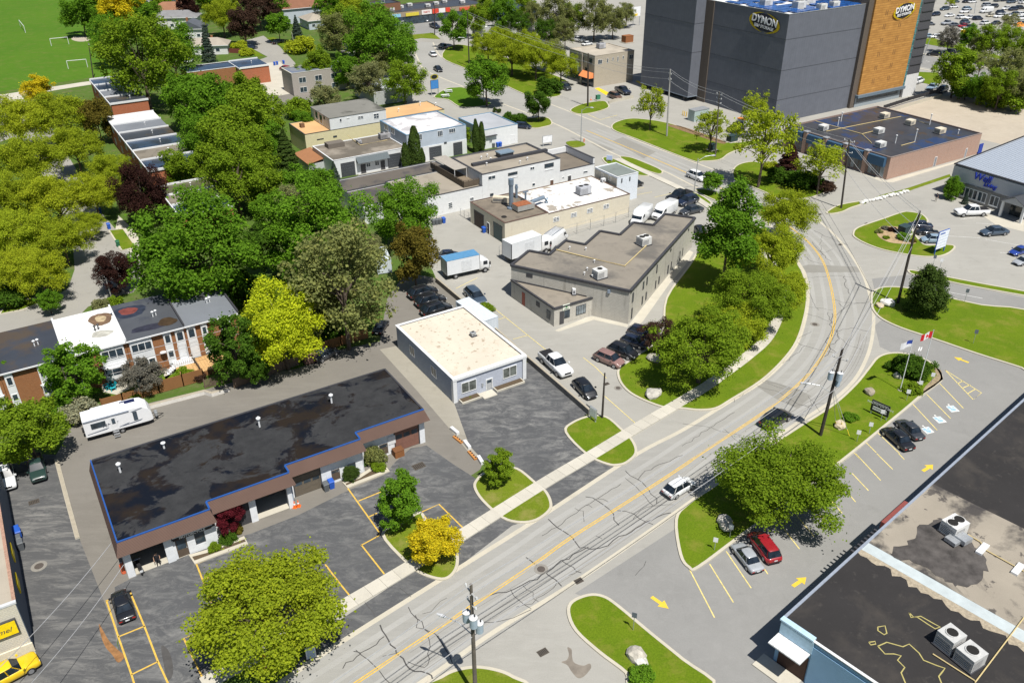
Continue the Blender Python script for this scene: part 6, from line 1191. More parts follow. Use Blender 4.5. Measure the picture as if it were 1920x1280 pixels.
# ------------------------------------------------------------------ trucks and trailers
def boxtruck(rear, front, label, roofc, ladder=False, cabw=True, L=8.0, name='box_truck'):
    a = G(rear, .5); b_ = G(front, .5); d = b_-a; ang = math.atan2(d.y, d.x); c = (a+b_)/2; o = thing(name, label, 'truck', (c.x, c.y, .014), ang); s = max(.85, min(1.15, d.length/L)); o.scale = (s, s, s); f = L/2; W = pc(COLS['white'])
    bx = MB().box(-f, f-2.1, -1.2, 1.2, .95, 3.45).build('cargo_box', plain('box_white', (.66, .68, .70), .5, 0, .05), o); MB().box(-f, f-2.1, -1.21, 1.21, 3.452, 3.52).build('roof_panel', roofc, bx)
    for x in (-f, f-2.16):
        for y in (-1.23, 1.17): MB().box(x-.02, x+.08, y, y+.06, .95, 3.45).build('corner_post', BLACKT if x < 0 else CHROME, bx)
    MB().box(-f+2.6, -f+4.4, -1.225, -1.201, 1.2, 3.0).build('side_door', plain('door_white', (.58, .6, .62), .5), bx); MB().box(-f, f-.3, -.5, .5, .6, .93).build('chassis', BLACKT, o)
    cab = loft([ring(f-2.05, 1.0, .55, 2.45), ring(f-1.2, 1.02, .5, 2.5), ring(f-.5, 1.0, .5, 2.2), ring(f-.12, .97, .5, 1.5), ring(f, .9, .55, 1.1)]).build('cab', W, o, smooth=True)
    MB().add([(f-.55, -.85, 2.2), (f-.55, .85, 2.2), (f-.1, .88, 1.45), (f-.1, -.88, 1.45)], [(0, 3, 2, 1)]).build('windscreen', GLASSC, cab)
    for s_ in (-1, 1): MB().box(f-1.4, f-.65, s_*1.03-.01, s_*1.03+.01, 1.45, 2.1).build('side_window', GLASSC, cab); MB().box(f-.35, f-.2, s_*1.05, s_*1.35, 1.4, 1.9).build('wing_mirror', BLACKT, cab)
    for x in (f-1.1, -f+1.6):
        for s_ in (-1, 1): w_ = MB().tube([(0, -.13, 0), (0, .13, 0)], .45, 14).build('wheel', TYRE, o, (x, s_*.98, .45)); MB().tube([(0, s_*.131, 0), (0, s_*.15, 0)], .25, 10).build('rim', RIMM, w_)
    return o
boxtruck('P 833,517', 'P 916,499', 'white box truck with blue roof panel beside the retaining wall', plain('box_blue_roof', (.09, .24, .42), .5)); boxtruck('P 944,490', 'P 1032,462', 'white box truck with plain white roof tucked behind the block building', plain('box_pale_roof', (.62, .64, .64), .5))
o = C('van', 'P 1020,470', 'P 1062,440', 'white', 'white work van with ladder rack behind the block building')
m = MB()
for y in (-.7, .7): m.tube([(-2.6, y, 2.75), (1.4, y, 2.75)], .04, 5)
m.build('roof_rack', CHROME, o)
for i in range(10): MB().tube([(-2.5+i*.42, -.7, 2.78), (-2.5+i*.42, .7, 2.78)], .03, 5).build('rung', CHROME, o)
C('van', 'P 1216,400', 'P 1188,424', 'white', 'white van whose roof carries a small red logo behind the sawtooth wall')
# dump truck by the tower
o = C('pickup', 'P 1398,236', 'P 1366,246', 'black', 'black work truck with orange and white load behind thin trees'); MB().box(-2.9, -1.1, -1, 1, 1.27, 2.3).build('white_load', WHITE, o); MB().box(-2.2, -1.0, -1.02, 1.02, 2.302, 2.5).build('orange_top', plain('load_orange', (.7, .25, .05), .7), o)
# travel trailer
a = G('P 163,822', .6); b_ = G('P 289,787', .6); d = b_-a; o = thing('travel_trailer', 'long white travel trailer with grey graphics parked behind the plaza', 'trailer', ((a+b_)/2).to_tuple()[:2]+(.012,), math.atan2(d.y, d.x)); L = d.length; f = L/2; n_ = Vector((-d.y, d.x, 0)).normalized(); o.location += n_*1.1
TW = plain('trailer_white', (.72, .73, .75), .4, 0, .04)
def tr(x, w_, z0, z1): P = [(w_, z0), (w_, z1-.12), (w_*.95, z1)]; return [(x, -y, z) for y, z in P]+[(x, y, z) for y, z in P[::-1]]
loft([tr(-f, 1.2, .75, 3.2), tr(f-1.9, 1.2, .75, 3.25), tr(f-1.0, 1.2, .75, 3.1), tr(f-.4, 1.18, .75, 2.6), tr(f-.08, 1.12, .8, 1.9), tr(f, 1.05, .85, 1.2)]).build('body', TW, o, smooth=False)
MB().box(-f+.3, f-.6, -1.1, 1.1, .5, .748).build('chassis', BLACKT, o); MB().box(-f+.05, f-2.6, -1.3, -1.201, 2.92, 3.06).build('awning', plain('awning_grey_blue', (.25, .28, .33), .6), o); MB().box(-f+1.2, -f+4.9, 1.2, 1.75, 1.0, 3.0).build('slide_out', TW, o)
for nm, x0, x1, z0, z1, mt in (('window', -f+.8, -f+2.5, 1.7, 2.5, PANE), ('window', f-2.3, f-1.8, 1.3, 2.6, PANE)): MB().box(x0, x1, -1.225, -1.201, z0, z1).build(nm, mt, o)
d_ = MB().box(-f+3.0, -f+3.8, -1.23, -1.201, .85, 2.7).build('door', WHITE, o); MB().box(-f+3.2, -f+3.6, -1.24, -1.231, 1.7, 2.5).build('pane', PANE, d_)
for k, (x0, x1, z) in enumerate(((-f+.2, -f+2.8, 1.15), (-f+3.9, -f+5.2, 1.1), (f-3.7, f-1.2, 1.1), (f-2.4, f-.9, 2.75))): MB().add([(x0, -1.215, z), (x1, -1.215, z+.25), (x1-.3, -1.215, z+.05), (x0, -1.215, z-.1)], [(0, 3, 2, 1), (0, 1, 2, 3)]).build('stripe', plain('stripe_grey', (.28, .32, .4), .5), o)
text('VIMSE', .62, plain('stripe_dark', (.07, .08, .11), .5), o, (f-5.1, -1.22, 1.75), (R(90), 0, 0), ext=.006, shear=.3, sx=1.2)
MB().box(f-3.4, f-1.6, .2, .9, 3.252, 3.3).build('solar_panel', plain('trailer_solar', (.015, .02, .07), .2), o)
for x in (-f+1.3, -.6, f-3.2): MB().box(x-.35, x+.35, -.3, .4, 3.2, 3.42).build('roof_vent', TW, o)
MB().add([(f-.83, -.8, 2.95), (f-.83, .8, 2.95), (f-.4, .8, 2.45), (f-.4, -.8, 2.45)], [(0, 3, 2, 1)]).build('front_window', PANE, o); o.children[-1].location = (.05, 0, .05)
MB().tube([(f-.1, -.8, .62), (f+1.3, 0, .55), (f-.1, .8, .62)], .06, 6).build('hitch', BLACKT, o); MB().cyl(f+.45, -.2, .6, 1.1, .2, 10).cyl(f+.45, .25, .6, 1.1, .2, 10).build('gas_bottle', GREYM, o)
MB().tube([(-f-.06, .2, 1.1), (-f-.3, .2, 1.1)], .36, 14).build('spare_wheel', TYRE, o)
for k in range(3): MB().box(-f+3.05, -f+3.75, -1.5-.28*k, -1.24-.28*k, .62-.2*k, .68-.2*k).build('step', CHROME, o)
for x in (-.75, .15):
    for s_ in (-1, 1): w_ = MB().tube([(0, -.11, 0), (0, .11, 0)], .36, 14).build('wheel', TYRE, o, (x, s_*1.08, .36)); MB().tube([(0, s_*.111, 0), (0, s_*.13, 0)], .2, 8).build('rim', RIMM, w_)
# ------------------------------------------------------------------ the crowded car park beyond the highway
sheet('parking_lot', 'P 1740,-30 1960,-30 1960,108 1830,86 1760,66 1735,50', .006, LIGHT)
FAR = {}
def farcar(kind):
    if kind in FAR: return FAR[kind]
    M = carproto(kind); vs = []; fs = []; mi = []
    def put(me, k, off=(0, 0, 0)):
        n = len(vs); vs.extend([(v.co.x+off[0], v.co.y+off[1], v.co.z+off[2]) for v in me.vertices]); fs.extend([[n+i for i in p.vertices] for p in me.polygons]); mi.extend([k]*len(me.polygons))
    for nm in ('body', 'roof', 'pillars'):
        if nm in M: put(M[nm][0], 0)
    put(M['windows'][0], 1)
    for x in M['_wheels'][0]:
        for s_ in (-1, 1): put(M['_tyre'], 2, (x, s_*(M['_wheels'][2]-.1), M['_wheels'][1]))
    me = bpy.data.meshes.new('car'); me.from_pydata(vs, [], fs); [me.materials.append(m) for m in (BLACKT, GLASSC, TYRE)]; me.polygons.foreach_set('material_index', mi); me.polygons.foreach_set('use_smooth', [k == 0 for k in mi]); me.update(); FAR[kind] = me; return me
rg = random.Random(11)
def fc(kind, p, col, ang, label, group, j=0):
    c = G(p, .4); o = mobj('parked_car' if kind != 'van' else 'cargo_van', farcar(kind), None, None, (c.x, c.y, .008), R(ang)); setmat(o, 0, pc(COLS[col])); tag(o, label, 'car' if kind != 'van' else 'van', group); return o
spots = [('D', x, y, k, c) for x, y, k, c in ((1035, 150, 'suv', 'navy'), (1125, 95, 'suv', 'slate'), (1215, 72, 'sedan', 'white'), (1175, 160, 'sedan', 'white'), (1350, 95, 'suv', 'ltblue'), (1325, 122, 'suv', 'white'), (1290, 180, 'suv', 'white'), (1380, 180, 'sedan', 'white'), (1330, 228, 'suv', 'slate'), (1455, 192, 'suv', 'navy'), (1530, 238, 'suv', 'white'), (1590, 160, 'sedan', 'cream'), (1540, 122, 'van', 'white'), (1548, 58, 'minivan', 'silver'), (1615, 70, 'suv', 'dkgrey'), (1685, 132, 'suv', 'navy'), (1665, 168, 'suv', 'white'), (1745, 165, 'suv', 'white'), (1745, 88, 'sedan', 'white'), (1810, 98, 'suv', 'navy'), (1875, 85, 'suv', 'black'), (1825, 150, 'suv', 'slate'), (1888, 150, 'suv', 'white'), (1885, 190, 'suv', 'white'), (1900, 245, 'suv', 'slate'), (1640, 235, 'sedan', 'dkgrey'), (1325, 300, 'sedan', 'white'), (1375, 280, 'suv', 'navy'), (1315, 262, 'sedan', 'red'), (1150, 240, 'pickup', 'silver'), (1225, 255, 'sedan', 'grey'), (975, 245, 'sedan', 'grey'), (1345, 20, 'suv', 'black'), (1405, 22, 'sedan', 'white'), (1230, 20, 'sedan', 'slate'), (1660, 8, 'suv', 'grey'), (1725, 5, 'sedan', 'navy'), (1790, 25, 'suv', 'slate'), (1530, 2, 'sedan', 'grey'), (1910, 30, 'suv', 'white'), (1860, 5, 'sedan', 'silver'), (1450, -15, 'sedan', 'white'), (1300, -12, 'suv', 'navy'), (1040, 370, 'sedan', 'white'), (960, 365, 'sedan', 'ltblue'))]
for r_, x, y, k, c in spots:
    fam = 'white' if c in ('white', 'cream') else ('dark' if c in ('navy', 'black', 'slate', 'dkgrey', 'grey') else ('red' if c == 'red' else 'pale grey-blue'))
    lab = 'high white cargo van in the crowded car park beyond the highway' if k == 'van' else '%s car in the crowded car park beyond the highway' % fam
    fc(k, '%s %d,%d' % (r_, x, y), c, rg.choice((18, 22, 200, 205))+rg.uniform(-4, 4), lab, None if k == 'van' else fam+' cars in the crowded car park')
o = thing('tent', 'small orange tent canopy at the edge of the crowded car park', 'tent', G('D 1870,300')); MB().add([(-2.2, -2.2, 1.6), (2.2, -2.2, 1.6), (2.2, 2.2, 1.6), (-2.2, 2.2, 1.6), (0, 0, 3)], [(0, 1, 4), (1, 2, 4), (2, 3, 4), (3, 0, 4)]).build('canopy', plain('tent_orange', (.8, .25, .03), .7), o); [MB().cyl(x, y, 0, 1.6, .04, 5).build('leg', GREYM, o) for x in (-2.1, 2.1) for y in (-2.1, 2.1)]
o = thing('excavator', 'small yellow machine at the edge of the crowded car park', 'machine', G('D 1320,355')); YM = plain('machine_yellow', (.75, .5, .02), .5); MB().box(-1.2, 1.2, -.9, .9, .7, 1.9).build('cab', YM, o); MB().box(-1.5, 1.5, -1.1, 1.1, .02, .68).build('tracks', TYRE, o); MB().tube([(1.0, 0, 1.6), (2.6, 0, 2.8), (3.6, 0, 1.2)], .16, 6).build('boom', YM, o)
# ================================================================== TREES
import numpy as np
BARK = plain('bark', (.11, .085, .065), .95, 0, .3, 4); BARKD = plain('dark_bark', (.06, .048, .04), .95, 0, .3, 4)
def leafmesh(name, C, Nn, S, rng):
    "one bent four-corner leaf spray per centre: C centres, Nn preferred normals, S sizes"
    n = len(C); r = rng.normal(size=(n, 3)); a = np.cross(Nn, r); a /= np.linalg.norm(a, axis=1)[:, None]+1e-9; b_ = np.cross(Nn, a)
    s = S[:, None]; el = rng.uniform(.55, 1.0, (n, 1))
    V = np.empty((n, 4, 3)); V[:, 0] = C-a*s; V[:, 1] = C-b_*s*el+Nn*s*.18; V[:, 2] = C+a*s; V[:, 3] = C+b_*s*el+Nn*s*.18
    me = bpy.data.meshes.new(name); me.vertices.add(4*n); me.vertices.foreach_set('co', V.reshape(-1)); me.loops.add(4*n); me.loops.foreach_set('vertex_index', np.arange(4*n, dtype=np.int32))
    me.polygons.add(n); me.polygons.foreach_set('loop_start', np.arange(0, 4*n, 4, dtype=np.int32)); me.polygons.foreach_set('loop_total', np.full(n, 4, dtype=np.int32)); me.update(); me.validate(); return me
def unit(v): return v/(np.linalg.norm(v, axis=1)[:, None]+1e-9)
def blob(seed, n, leaf, clumps, b, zc, crad=(.12, .25), flat=1.0, low=-.75, shell_=.32, airy=0.0, taper=0.0):
    rng = np.random.default_rng(seed); d = unit(rng.normal(size=(clumps*4, 3))); d = d[d[:, 2] > low][:clumps]; m = len(d)
    rad = shell_+(1-shell_)*rng.random(m)**.5; c = d*rad[:, None]*.9
    if taper: c[:, :2] *= (1-taper*(c[:, 2:3]+.9)/1.8)
    ph = seed*1.7; lump = rng.uniform(.88, 1.1, m)+.17*np.sin(d[:, 0]*3.1+ph)*np.cos(d[:, 1]*3.7-ph)+.1*np.sin(np.arctan2(d[:, 1], d[:, 0])*5+ph); c *= lump[:, None]; c[:, 2] *= b
    cr_ = rng.uniform(crad[0], crad[1], m); idx = rng.choice(m, n, p=cr_**2/np.sum(cr_**2)); o = unit(rng.normal(size=(n, 3))); o[:, 2] = np.where(rng.random(n) < .5, np.abs(o[:, 2]), o[:, 2])
    rr = (.25+.85*rng.random(n)**.6) if airy else (.5+.55*rng.random(n)**.8)
    off = o*rr[:, None]*cr_[idx][:, None]; off[:, 2] *= flat; P = c[idx]+off; P[:, 2] += zc
    k = rng.random(n) < .2; P[k] += unit(rng.normal(size=(n, 3)))[k]*rng.random(n)[k][:, None]*.2
    nn = unit(o*.45+np.array([0, 0, .75])+rng.normal(size=(n, 3))*.5); me = leafmesh('crown', P, nn, leaf*rng.uniform(.55, 1.4, n), rng)
    m_ = MB(); rg = random.Random(seed); tr = .036
    m_.tube([(0, 0, 0), (rg.uniform(-.03, .03), rg.uniform(-.03, .03), zc*.45), (rg.uniform(-.06, .06), rg.uniform(-.06, .06), zc), (0, 0, zc+b*.55)], [tr*1.3, tr*.95, tr*.6, tr*.15], 8)
    for i in range(22 if airy else 12):
        q = c[(i*3) % m]; z0 = zc*(.42+.022*i) if airy else zc*(.5+.035*i); mid = Vector((q[0]*.45, q[1]*.45, z0+(q[2]+zc-z0)*.6)); m_.tube([(0, 0, z0), mid, (q[0], q[1], q[2]+zc)], [tr*.6, tr*.38, tr*.1], 4)
    return m_.mesh('trunk'), me
def cone(seed, n, leaf, h, r=1.0, pw=.9, tiers=14, base=.18):
    rng = np.random.default_rng(seed); t = rng.random(n)**.75; t = np.floor(t*tiers)/tiers+rng.random(n)*.55/tiers; ang = rng.random(n)*2*np.pi; k = np.floor(ang/(2*np.pi)*9+t*37) % 9
    R_ = r*(1-t)**pw*(.72+.28*np.sin(k*2.1+t*60)**2); rr = R_*(.45+.55*rng.random(n)**.5); z = base+t*(h-base)-(rr*.22)
    P = np.stack([rr*np.cos(ang), rr*np.sin(ang), np.maximum(z, .05)], 1); out = np.stack([np.cos(ang), np.sin(ang), np.full(n, .7)], 1); nn = unit(out+rng.normal(size=(n, 3))*.45)
    me = leafmesh('crown', P, nn, leaf*rng.uniform(.6, 1.3, n), rng); return MB().tube([(0, 0, 0), (0, 0, h*.5), (0, 0, h*.96)], [.09, .06, .01], 7).mesh('trunk'), me
def column(seed, n, leaf, h):
    rng = np.random.default_rng(seed); t = rng.random(n); ang = rng.random(n)*2*np.pi; prof = np.sin(np.pi*np.clip(t*.86+.12, 0, 1))**.5*(1-.25*t); rr = prof*(.75+.25*rng.random(n))*(1+.12*np.sin(ang*3+t*9)); z = t*h*(1+.03*np.sin(ang*2))+.05
    P = np.stack([rr*np.cos(ang), rr*np.sin(ang), z], 1); nn = unit(np.stack([np.cos(ang), np.sin(ang), np.full(n, .35)], 1)+rng.normal(size=(n, 3))*.45); me = leafmesh('crown', P, nn, leaf*rng.uniform(.6, 1.3, n), rng); return MB().tube([(0, 0, 0), (0, 0, h*.8)], [.12, .03], 6).mesh('trunk'), me
PROTO = {  # kind: (list of (trunk, crown)), crown-centre height in crown radii, object name
 'maple': ([blob(s, 34000, .0225, 105, .95, 1.12, low=-.85) for s in (1, 2, 3)], 1.12, 'broadleaf_tree'),
 'oval': ([blob(s, 15000, .037, 72, 1.3, 1.5, low=-.9) for s in (4, 5)], 1.5, 'broadleaf_tree'),
 'mid': ([blob(s, 15000, .035, 62, 1.0, 1.25, (.14, .28), low=-.85) for s in (6, 7, 8)], 1.25, 'broadleaf_tree'),
 'loose': ([blob(s, 17000, .027, 100, .95, 1.25, (.1, .22), 1.0, -.8, .35, 1) for s in (9, 10)], 1.25, 'broadleaf_tree'),
 'locust': ([blob(s, 38000, .017, 125, .56, .82, (.09, .22), .6, -.7, .25, 1) for s in (11, 12, 13)], .82, 'locust_tree'),
 'sparse': ([blob(s, 5000, .034, 90, .85, 1.25, (.1, .22), .7, -.6, .3, 1) for s in (14, 15)], 1.25, 'young_tree'),
 'pear': ([blob(s, 21000, .031, 90, 1.32, 1.62, (.13, .25), 1, -.8, .4, 0, .45) for s in (16,)], 1.62, 'broadleaf_tree'),
 'small': ([blob(s, 5500, .065, 50, .95, 1.35, (.2, .34)) for s in (17, 18)], 1.35, 'small_tree'),
 'cone': ([cone(s, 13000, .05, 3.3) for s in (19, 20)], 1.5, 'spruce_tree'),
 'yew': ([blob(s, 20000, .034, 150, 1.12, 1.12, (.16, .26), 1, -.95, .6, 0, .35) for s in (21,)], 1.12, 'cedar_tree'),
 'column': ([column(s, 3600, .13, 5.6) for s in (22, 23)], 2.8, 'cedar_tree'),
 'bush': ([blob(s, 4500, .065, 44, .62, .5, (.22, .36), 1, -.5) for s in (24, 25)], .5, 'shrub'),
 'moundbush': ([blob(s, 11000, .04, 110, .42, .32, (.14, .24), 1, -.3) for s in (26,)], .32, 'shrub'),
}
LC = dict(green=(.14, .285, .024), deep=(.08, .165, .02), mid=(.20, .31, .024), lime=(.32, .40, .028), yg=(.38, .45, .03), bright=(.50, .585, .03), gold=(.60, .52, .025), purple=(.058, .028, .024), brown=(.085, .052, .038), red=(.13, .02, .03), olive=(.23, .26, .09), pale=(.25, .27, .12), conifer=(.075, .125, .028), spruce=(.075, .11, .085), russet=(.18, .155, .03), lilac=(.2, .195, .165), blossom=(.36, .37, .25))
LM = {k: leafm('leaf_'+k, c) for k, c in LC.items()}
KC = [0]
def tree(kind, cx, cy, w, col, label, zs=1.0, cat=None, name=None, group=None, dens=None):
    protos, zc, nm = PROTO[kind]; KC[0] += 1; rg = random.Random(KC[0]*13+5); a = w*.06
    for _ in range(5): P = G((cx, cy), max(.2, a*zc*zs)); a = w*.54*mpp(P)
    t, c = protos[KC[0] % len(protos)]; cat = cat or ('shrub' if 'bush' in kind else 'tree')
    o = thing(name or nm, label, cat, (P.x, P.y, 0), rg.uniform(0, 6.28), group); o.scale = (a*rg.uniform(.95, 1.05), a*rg.uniform(.95, 1.05), a*zs)
    mobj('trunk', t, BARKD if col in ('purple', 'red', 'conifer') else BARK, o); k = mobj('crown', c, LM[col], o); setmat(k, 0, LM[col]); return o
T = tree
# foreground and middle, left of the road
T('locust', 490, 1142, 275, 'lime', 'broad airy lime-green tree over the front parking bays', .95); T('oval', 747, 938, 86, 'green', 'dark green oval street tree beside the yellow shrub tree')
T('mid', 814, 1012, 94, 'gold', 'golden yellow small tree on the kerbed island by the sidewalk', .85); T('oval', 935, 876, 58, 'mid', 'fresh green small tree on the island nearest the driveway', .9)
T('mid', 429, 968, 58, 'red', 'small dark red maple against the repair plaza front', 1.0); T('column', 446, 990, 17, 'russet', 'yellow-green upright cedar behind the red maple', .45); T('bush', 402, 1026, 22, 'mid', 'small green shrub at the left of the plaza planter')
T('bush', 428, 1008, 30, 'deep', 'dark green shrub under the red maple'); T('yew', 657, 886, 33, 'conifer', 'clipped dark globe cedar beside the blue bin at the plaza', .8); T('bush', 702, 856, 34, 'olive', 'tall tufted grassy shrub in the plaza planter', 1.9); T('bush', 684, 868, 16, 'deep', 'small dark shrub between the cedar and the tufted shrub'); T('bush', 708, 874, 26, 'mid', 'low green shrub at the kerb of the plaza planter')
# middle lawn and road bend
T('pear', 1368, 432, 138, 'green', 'large dense pear-shaped tree at the end of the block building', 1.0); T('locust', 1472, 400, 108, 'lime', 'airy lime tree arching over the upper bend of the road', 1.3)
T('locust', 1448, 470, 118, 'lime', 'airy green tree on the lawn just below the dense pear-shaped tree', 1.2); T('locust', 1402, 560, 150, 'mid', 'spreading green tree over the sidewalk in the middle of the bend', 1.1); T('locust', 1458, 540, 105, 'lime', 'light green tree overhanging the kerb on the inside of the bend', 1.1)
T('locust', 1318, 645, 178, 'mid', 'widest spreading tree over the lower end of the lawn', 1.1); T('locust', 1375, 610, 120, 'lime', 'leafy tree between the widest lawn tree and the sidewalk', 1.0); T('loose', 1236, 628, 72, 'brown', 'brownish bare-looking small tree by the parked dark cars', .8)
T('small', 1337, 340, 36, 'green', 'small round street tree beside the white car on the road', .95)
# right side
T('locust', 1476, 898, 222, 'mid', 'broad green tree overhanging the right parking bays', .95); T('yew', 1742, 546, 80, 'conifer', 'single dense dark cedar on the big right lawn', 1.0)
T('sparse', 1434, 262, 112, 'lime', 'thin-leaved tree at the left of the tree island', 1.25); T('cone', 1481, 300, 62, 'purple', 'dark purple-leaved tree in the centre of the tree island', .62, None, 'purple_tree'); T('sparse', 1542, 306, 82, 'lime', 'thin-leaved tree at the right of the tree island', 1.1)
T('bush', 1456, 330, 42, 'deep', 'dark shrub at the left foot of the purple island tree', 1.0); T('bush', 1508, 338, 60, 'deep', 'dark spreading shrub under the right island tree', .8); T('bush', 1446, 313, 26, 'yg', 'yellow-green shrub at the back of the tree island'); T('bush', 1545, 348, 40, 'brown', 'reddish low shrub at the right end of the tree island', .6)
T('sparse', 1222, 196, 56, 'lime', 'thin lime tree in front of the dark tower wing', 1.3); T('sparse', 1335, 238, 62, 'lime', 'thin lime tree by the utility pole on the long lawn', 1.2); T('sparse', 1418, 208, 54, 'lime', 'thin lime tree against the lit tower wall', 1.4)
T('yew', 1787, 352, 34, 'green', 'conical green tree in the corner bed of the metal-roofed office', 1.1); T('cone', 1811, 372, 15, 'spruce', 'little blue spruce beside the office windows', .9); T('moundbush', 1712, 690, 72, 'deep', 'large dark clipped shrub mound around the flagpoles', 1.1); T('bush', 1678, 686, 30, 'deep', 'smaller dark shrub left of the flagpole mound', .9)
T('bush', 1712, 728, 34, 'mid', 'leafy green shrub below the flagpoles beside the stalls', .8); T('bush', 1597, 783, 26, 'green', 'round green shrub beside the black notice sign', .8); T('bush', 1204, 1268, 46, 'green', 'bushy green shrub at the bottom of the lower verge', .9)
for i, (x, y, w_, c, l) in enumerate(((1648, 434, 14, 'olive', 'grey-green tuft at the left of the sign bed'), (1660, 428, 14, 'lilac', 'pale tuft at the top of the sign bed'), (1674, 431, 16, 'purple', 'small purple shrub in the sign bed'), (1694, 444, 24, 'green', 'round green shrub in the sign bed'), (1662, 446, 12, 'mid', 'low green tuft at the front of the sign bed'), (1712, 452, 12, 'russet', 'brown tuft at the right of the sign bed'))): T('bush', x, y, w_, c, l, .8)
# behind the auto shop, centre left
T('maple', 366, 470, 215, 'green', 'huge dense green maple behind the grey-roofed townhouse', 1.0); T('maple', 590, 425, 185, 'green', 'large green maple left of the white complex yard', .95); T('loose', 640, 528, 190, 'olive', 'large grey-green budding tree above the wooden fence', 1.15)
T('maple', 757, 398, 128, 'green', 'green maple in front of the white complex wall', .95); T('mid', 776, 472, 92, 'russet', 'brownish olive tree beside the box truck', 1.2); T('maple', 528, 610, 140, 'bright', 'bright yellow-green maple above the back lane', 1.15)
T('oval', 438, 648, 92, 'deep', 'dark mixed tree standing over the tan deck', 1.15); T('mid', 480, 690, 60, 'deep', 'dark low tree under the bright yellow maple', .9); T('oval', 136, 695, 100, 'green', 'green garden tree in front of the white-roofed townhouse', .95); T('mid', 10, 712, 70, 'green', 'green garden tree at the left edge below the townhouses')
T('mid', 50, 805, 128, 'mid', 'large leafy tree at the left edge above the parked white truck', .95); T('loose', 268, 704, 80, 'lilac', 'grey lilac bush in the townhouse garden', .7); T('bush', 150, 772, 56, 'blossom', 'white blossoming shrub behind the travel trailer', 1.2); T('bush', 115, 760, 50, 'green', 'green shrub behind the left end of the trailer', 1.1)
T('bush', 345, 703, 34, 'mid', 'green garden shrub by the white stairs'); T('bush', 372, 706, 26, 'brown', 'brown garden shrub beside the white stairs'); T('bush', 250, 742, 22, 'mid', 'small shrub beside the teal shed'); T('bush', 190, 575, 34, 'pale', 'pale shrub at the street side of the white-roofed townhouse', 1.2); T('bush', 213, 568, 28, 'mid', 'green shrub behind the dark-roofed townhouse', 1.2)
T('maple', 266, 360, 92, 'purple', 'tall dark purple tree beside the middle townhouse row', 1.25, None, 'purple_tree'); T('maple', 216, 508, 76, 'purple', 'dark purple street tree behind the dark-roofed townhouse', .95, None, 'purple_tree')
T('cone', 536, 292, 64, 'conifer', 'dark olive spruce left of the rusty shed', .85); T('cone', 627, 326, 28, 'spruce', 'small blue spruce beside the teal greenhouse', .95); T('bush', 596, 268, 20, 'yg', 'yellow-green shrub against the cream workshop wall')
T('column', 777, 276, 25, 'conifer', 'tallest dark columnar cedar before the grey-blue workshop', 1.0); T('column', 760, 293, 17, 'conifer', 'short columnar cedar left of the tallest cedar', .95); T('column', 792, 295, 11, 'conifer', 'thin columnar cedar right of the tallest cedar', 1.05)
T('column', 892, 256, 15, 'conifer', 'left of two columnar cedars by the white workshop', 1.35); T('column', 903, 257, 14, 'conifer', 'right of two columnar cedars by the white workshop', 1.3); T('loose', 871, 254, 32, 'mid', 'light green willow-like tree before the workshop garage', 1.2)
T('bush', 954, 220, 24, 'deep', 'dark clipped hedge end near the dark minivan', .9); T('bush', 974, 222, 28, 'deep', 'dark clipped hedge middle near the dark minivan', .9); T('bush', 928, 207, 8, 'conifer', 'small cedar in front of the orange-roofed hall', 1.6); T('bush', 936, 208, 8, 'conifer', 'small cedar beside the dark hedge', 1.6)
# along the upper street
T('mid', 912, 148, 80, 'green', 'round green tree on the mown lawn by the street light', .95); T('mid', 1010, 194, 46, 'deep', 'dark round tree at the kerb of the upper road', 1.1); T('bush', 1026, 163, 44, 'deep', 'dark shrub on the lawn by the parked dark car')
for i, (x, y, w_, c) in enumerate(((1052, 122, 66, 'lime'), (1005, 106, 72, 'lime'), (960, 96, 76, 'lime'), (915, 82, 64, 'lime'), (1030, 98, 60, 'olive'), (985, 82, 60, 'lime'), (940, 72, 50, 'lime'))): T('locust', x, y, w_, c, 'lime tree in the upper lawn row', 1.35, group='row of lime trees along the upper lawn')
T('mid', 850, 52, 52, 'green', 'rich green tree at the top corner of the upper street', 1.15); T('maple', 708, 76, 118, 'green', 'very large green maple left of the upper street', 1.1); T('mid', 755, 95, 60, 'green', 'green tree on the right shoulder of the very large maple', 1.1); T('loose', 757, 152, 84, 'mid', 'airy green tree beside the pale grey hall roof', .9); T('loose', 690, 150, 70, 'pale', 'pale willowy tree behind the orange-roofed hall', .9)
T('mid', 640, 45, 70, 'mid', 'green tree at the top left of the strip mall', 1.0); T('mid', 665, 20, 60, 'lime', 'lime tree at the top edge by the strip mall', 1.0); T('loose', 700, 120, 70, 'olive', 'olive tree under the very large maple', .9)
# left residential canopy
GL = 'leafy lime trees massed over the left street'; LL = 'lime-green tree in the mass over the left street'
for x, y, w_, c in ((110, 218, 105, 'lime'), (30, 225, 110, 'yg'), (55, 300, 118, 'lime'), (140, 275, 95, 'lime'), (205, 318, 78, 'lime'), (20, 372, 120, 'lime'), (105, 372, 118, 'yg'), (175, 362, 88, 'yg'), (50, 440, 115, 'lime'), (115, 445, 98, 'lime'), (15, 505, 100, 'yg'), (75, 510, 105, 'yg'), (165, 420, 55, 'lime'), (-15, 430, 100, 'lime')): T('locust', x, y, w_, c, LL, 1.3, group=GL)
T('mid', 72, 168, 55, 'gold', 'golden tree at the near edge of the sports field', .9); T('mid', 180, 222, 62, 'russet', 'dull olive-brown tree beside the middle townhouse row', 1.2); T('bush', 15, 560, 60, 'deep', 'dark hedge under the left street trees', .9); T('mid', 90, 565, 45, 'green', 'small dark tree at the kerb of the turning circle', .9)
GM_ = 'trees between the townhouse rows and the workshops'; LM_ = 'green tree in the belt between townhouses and workshops'
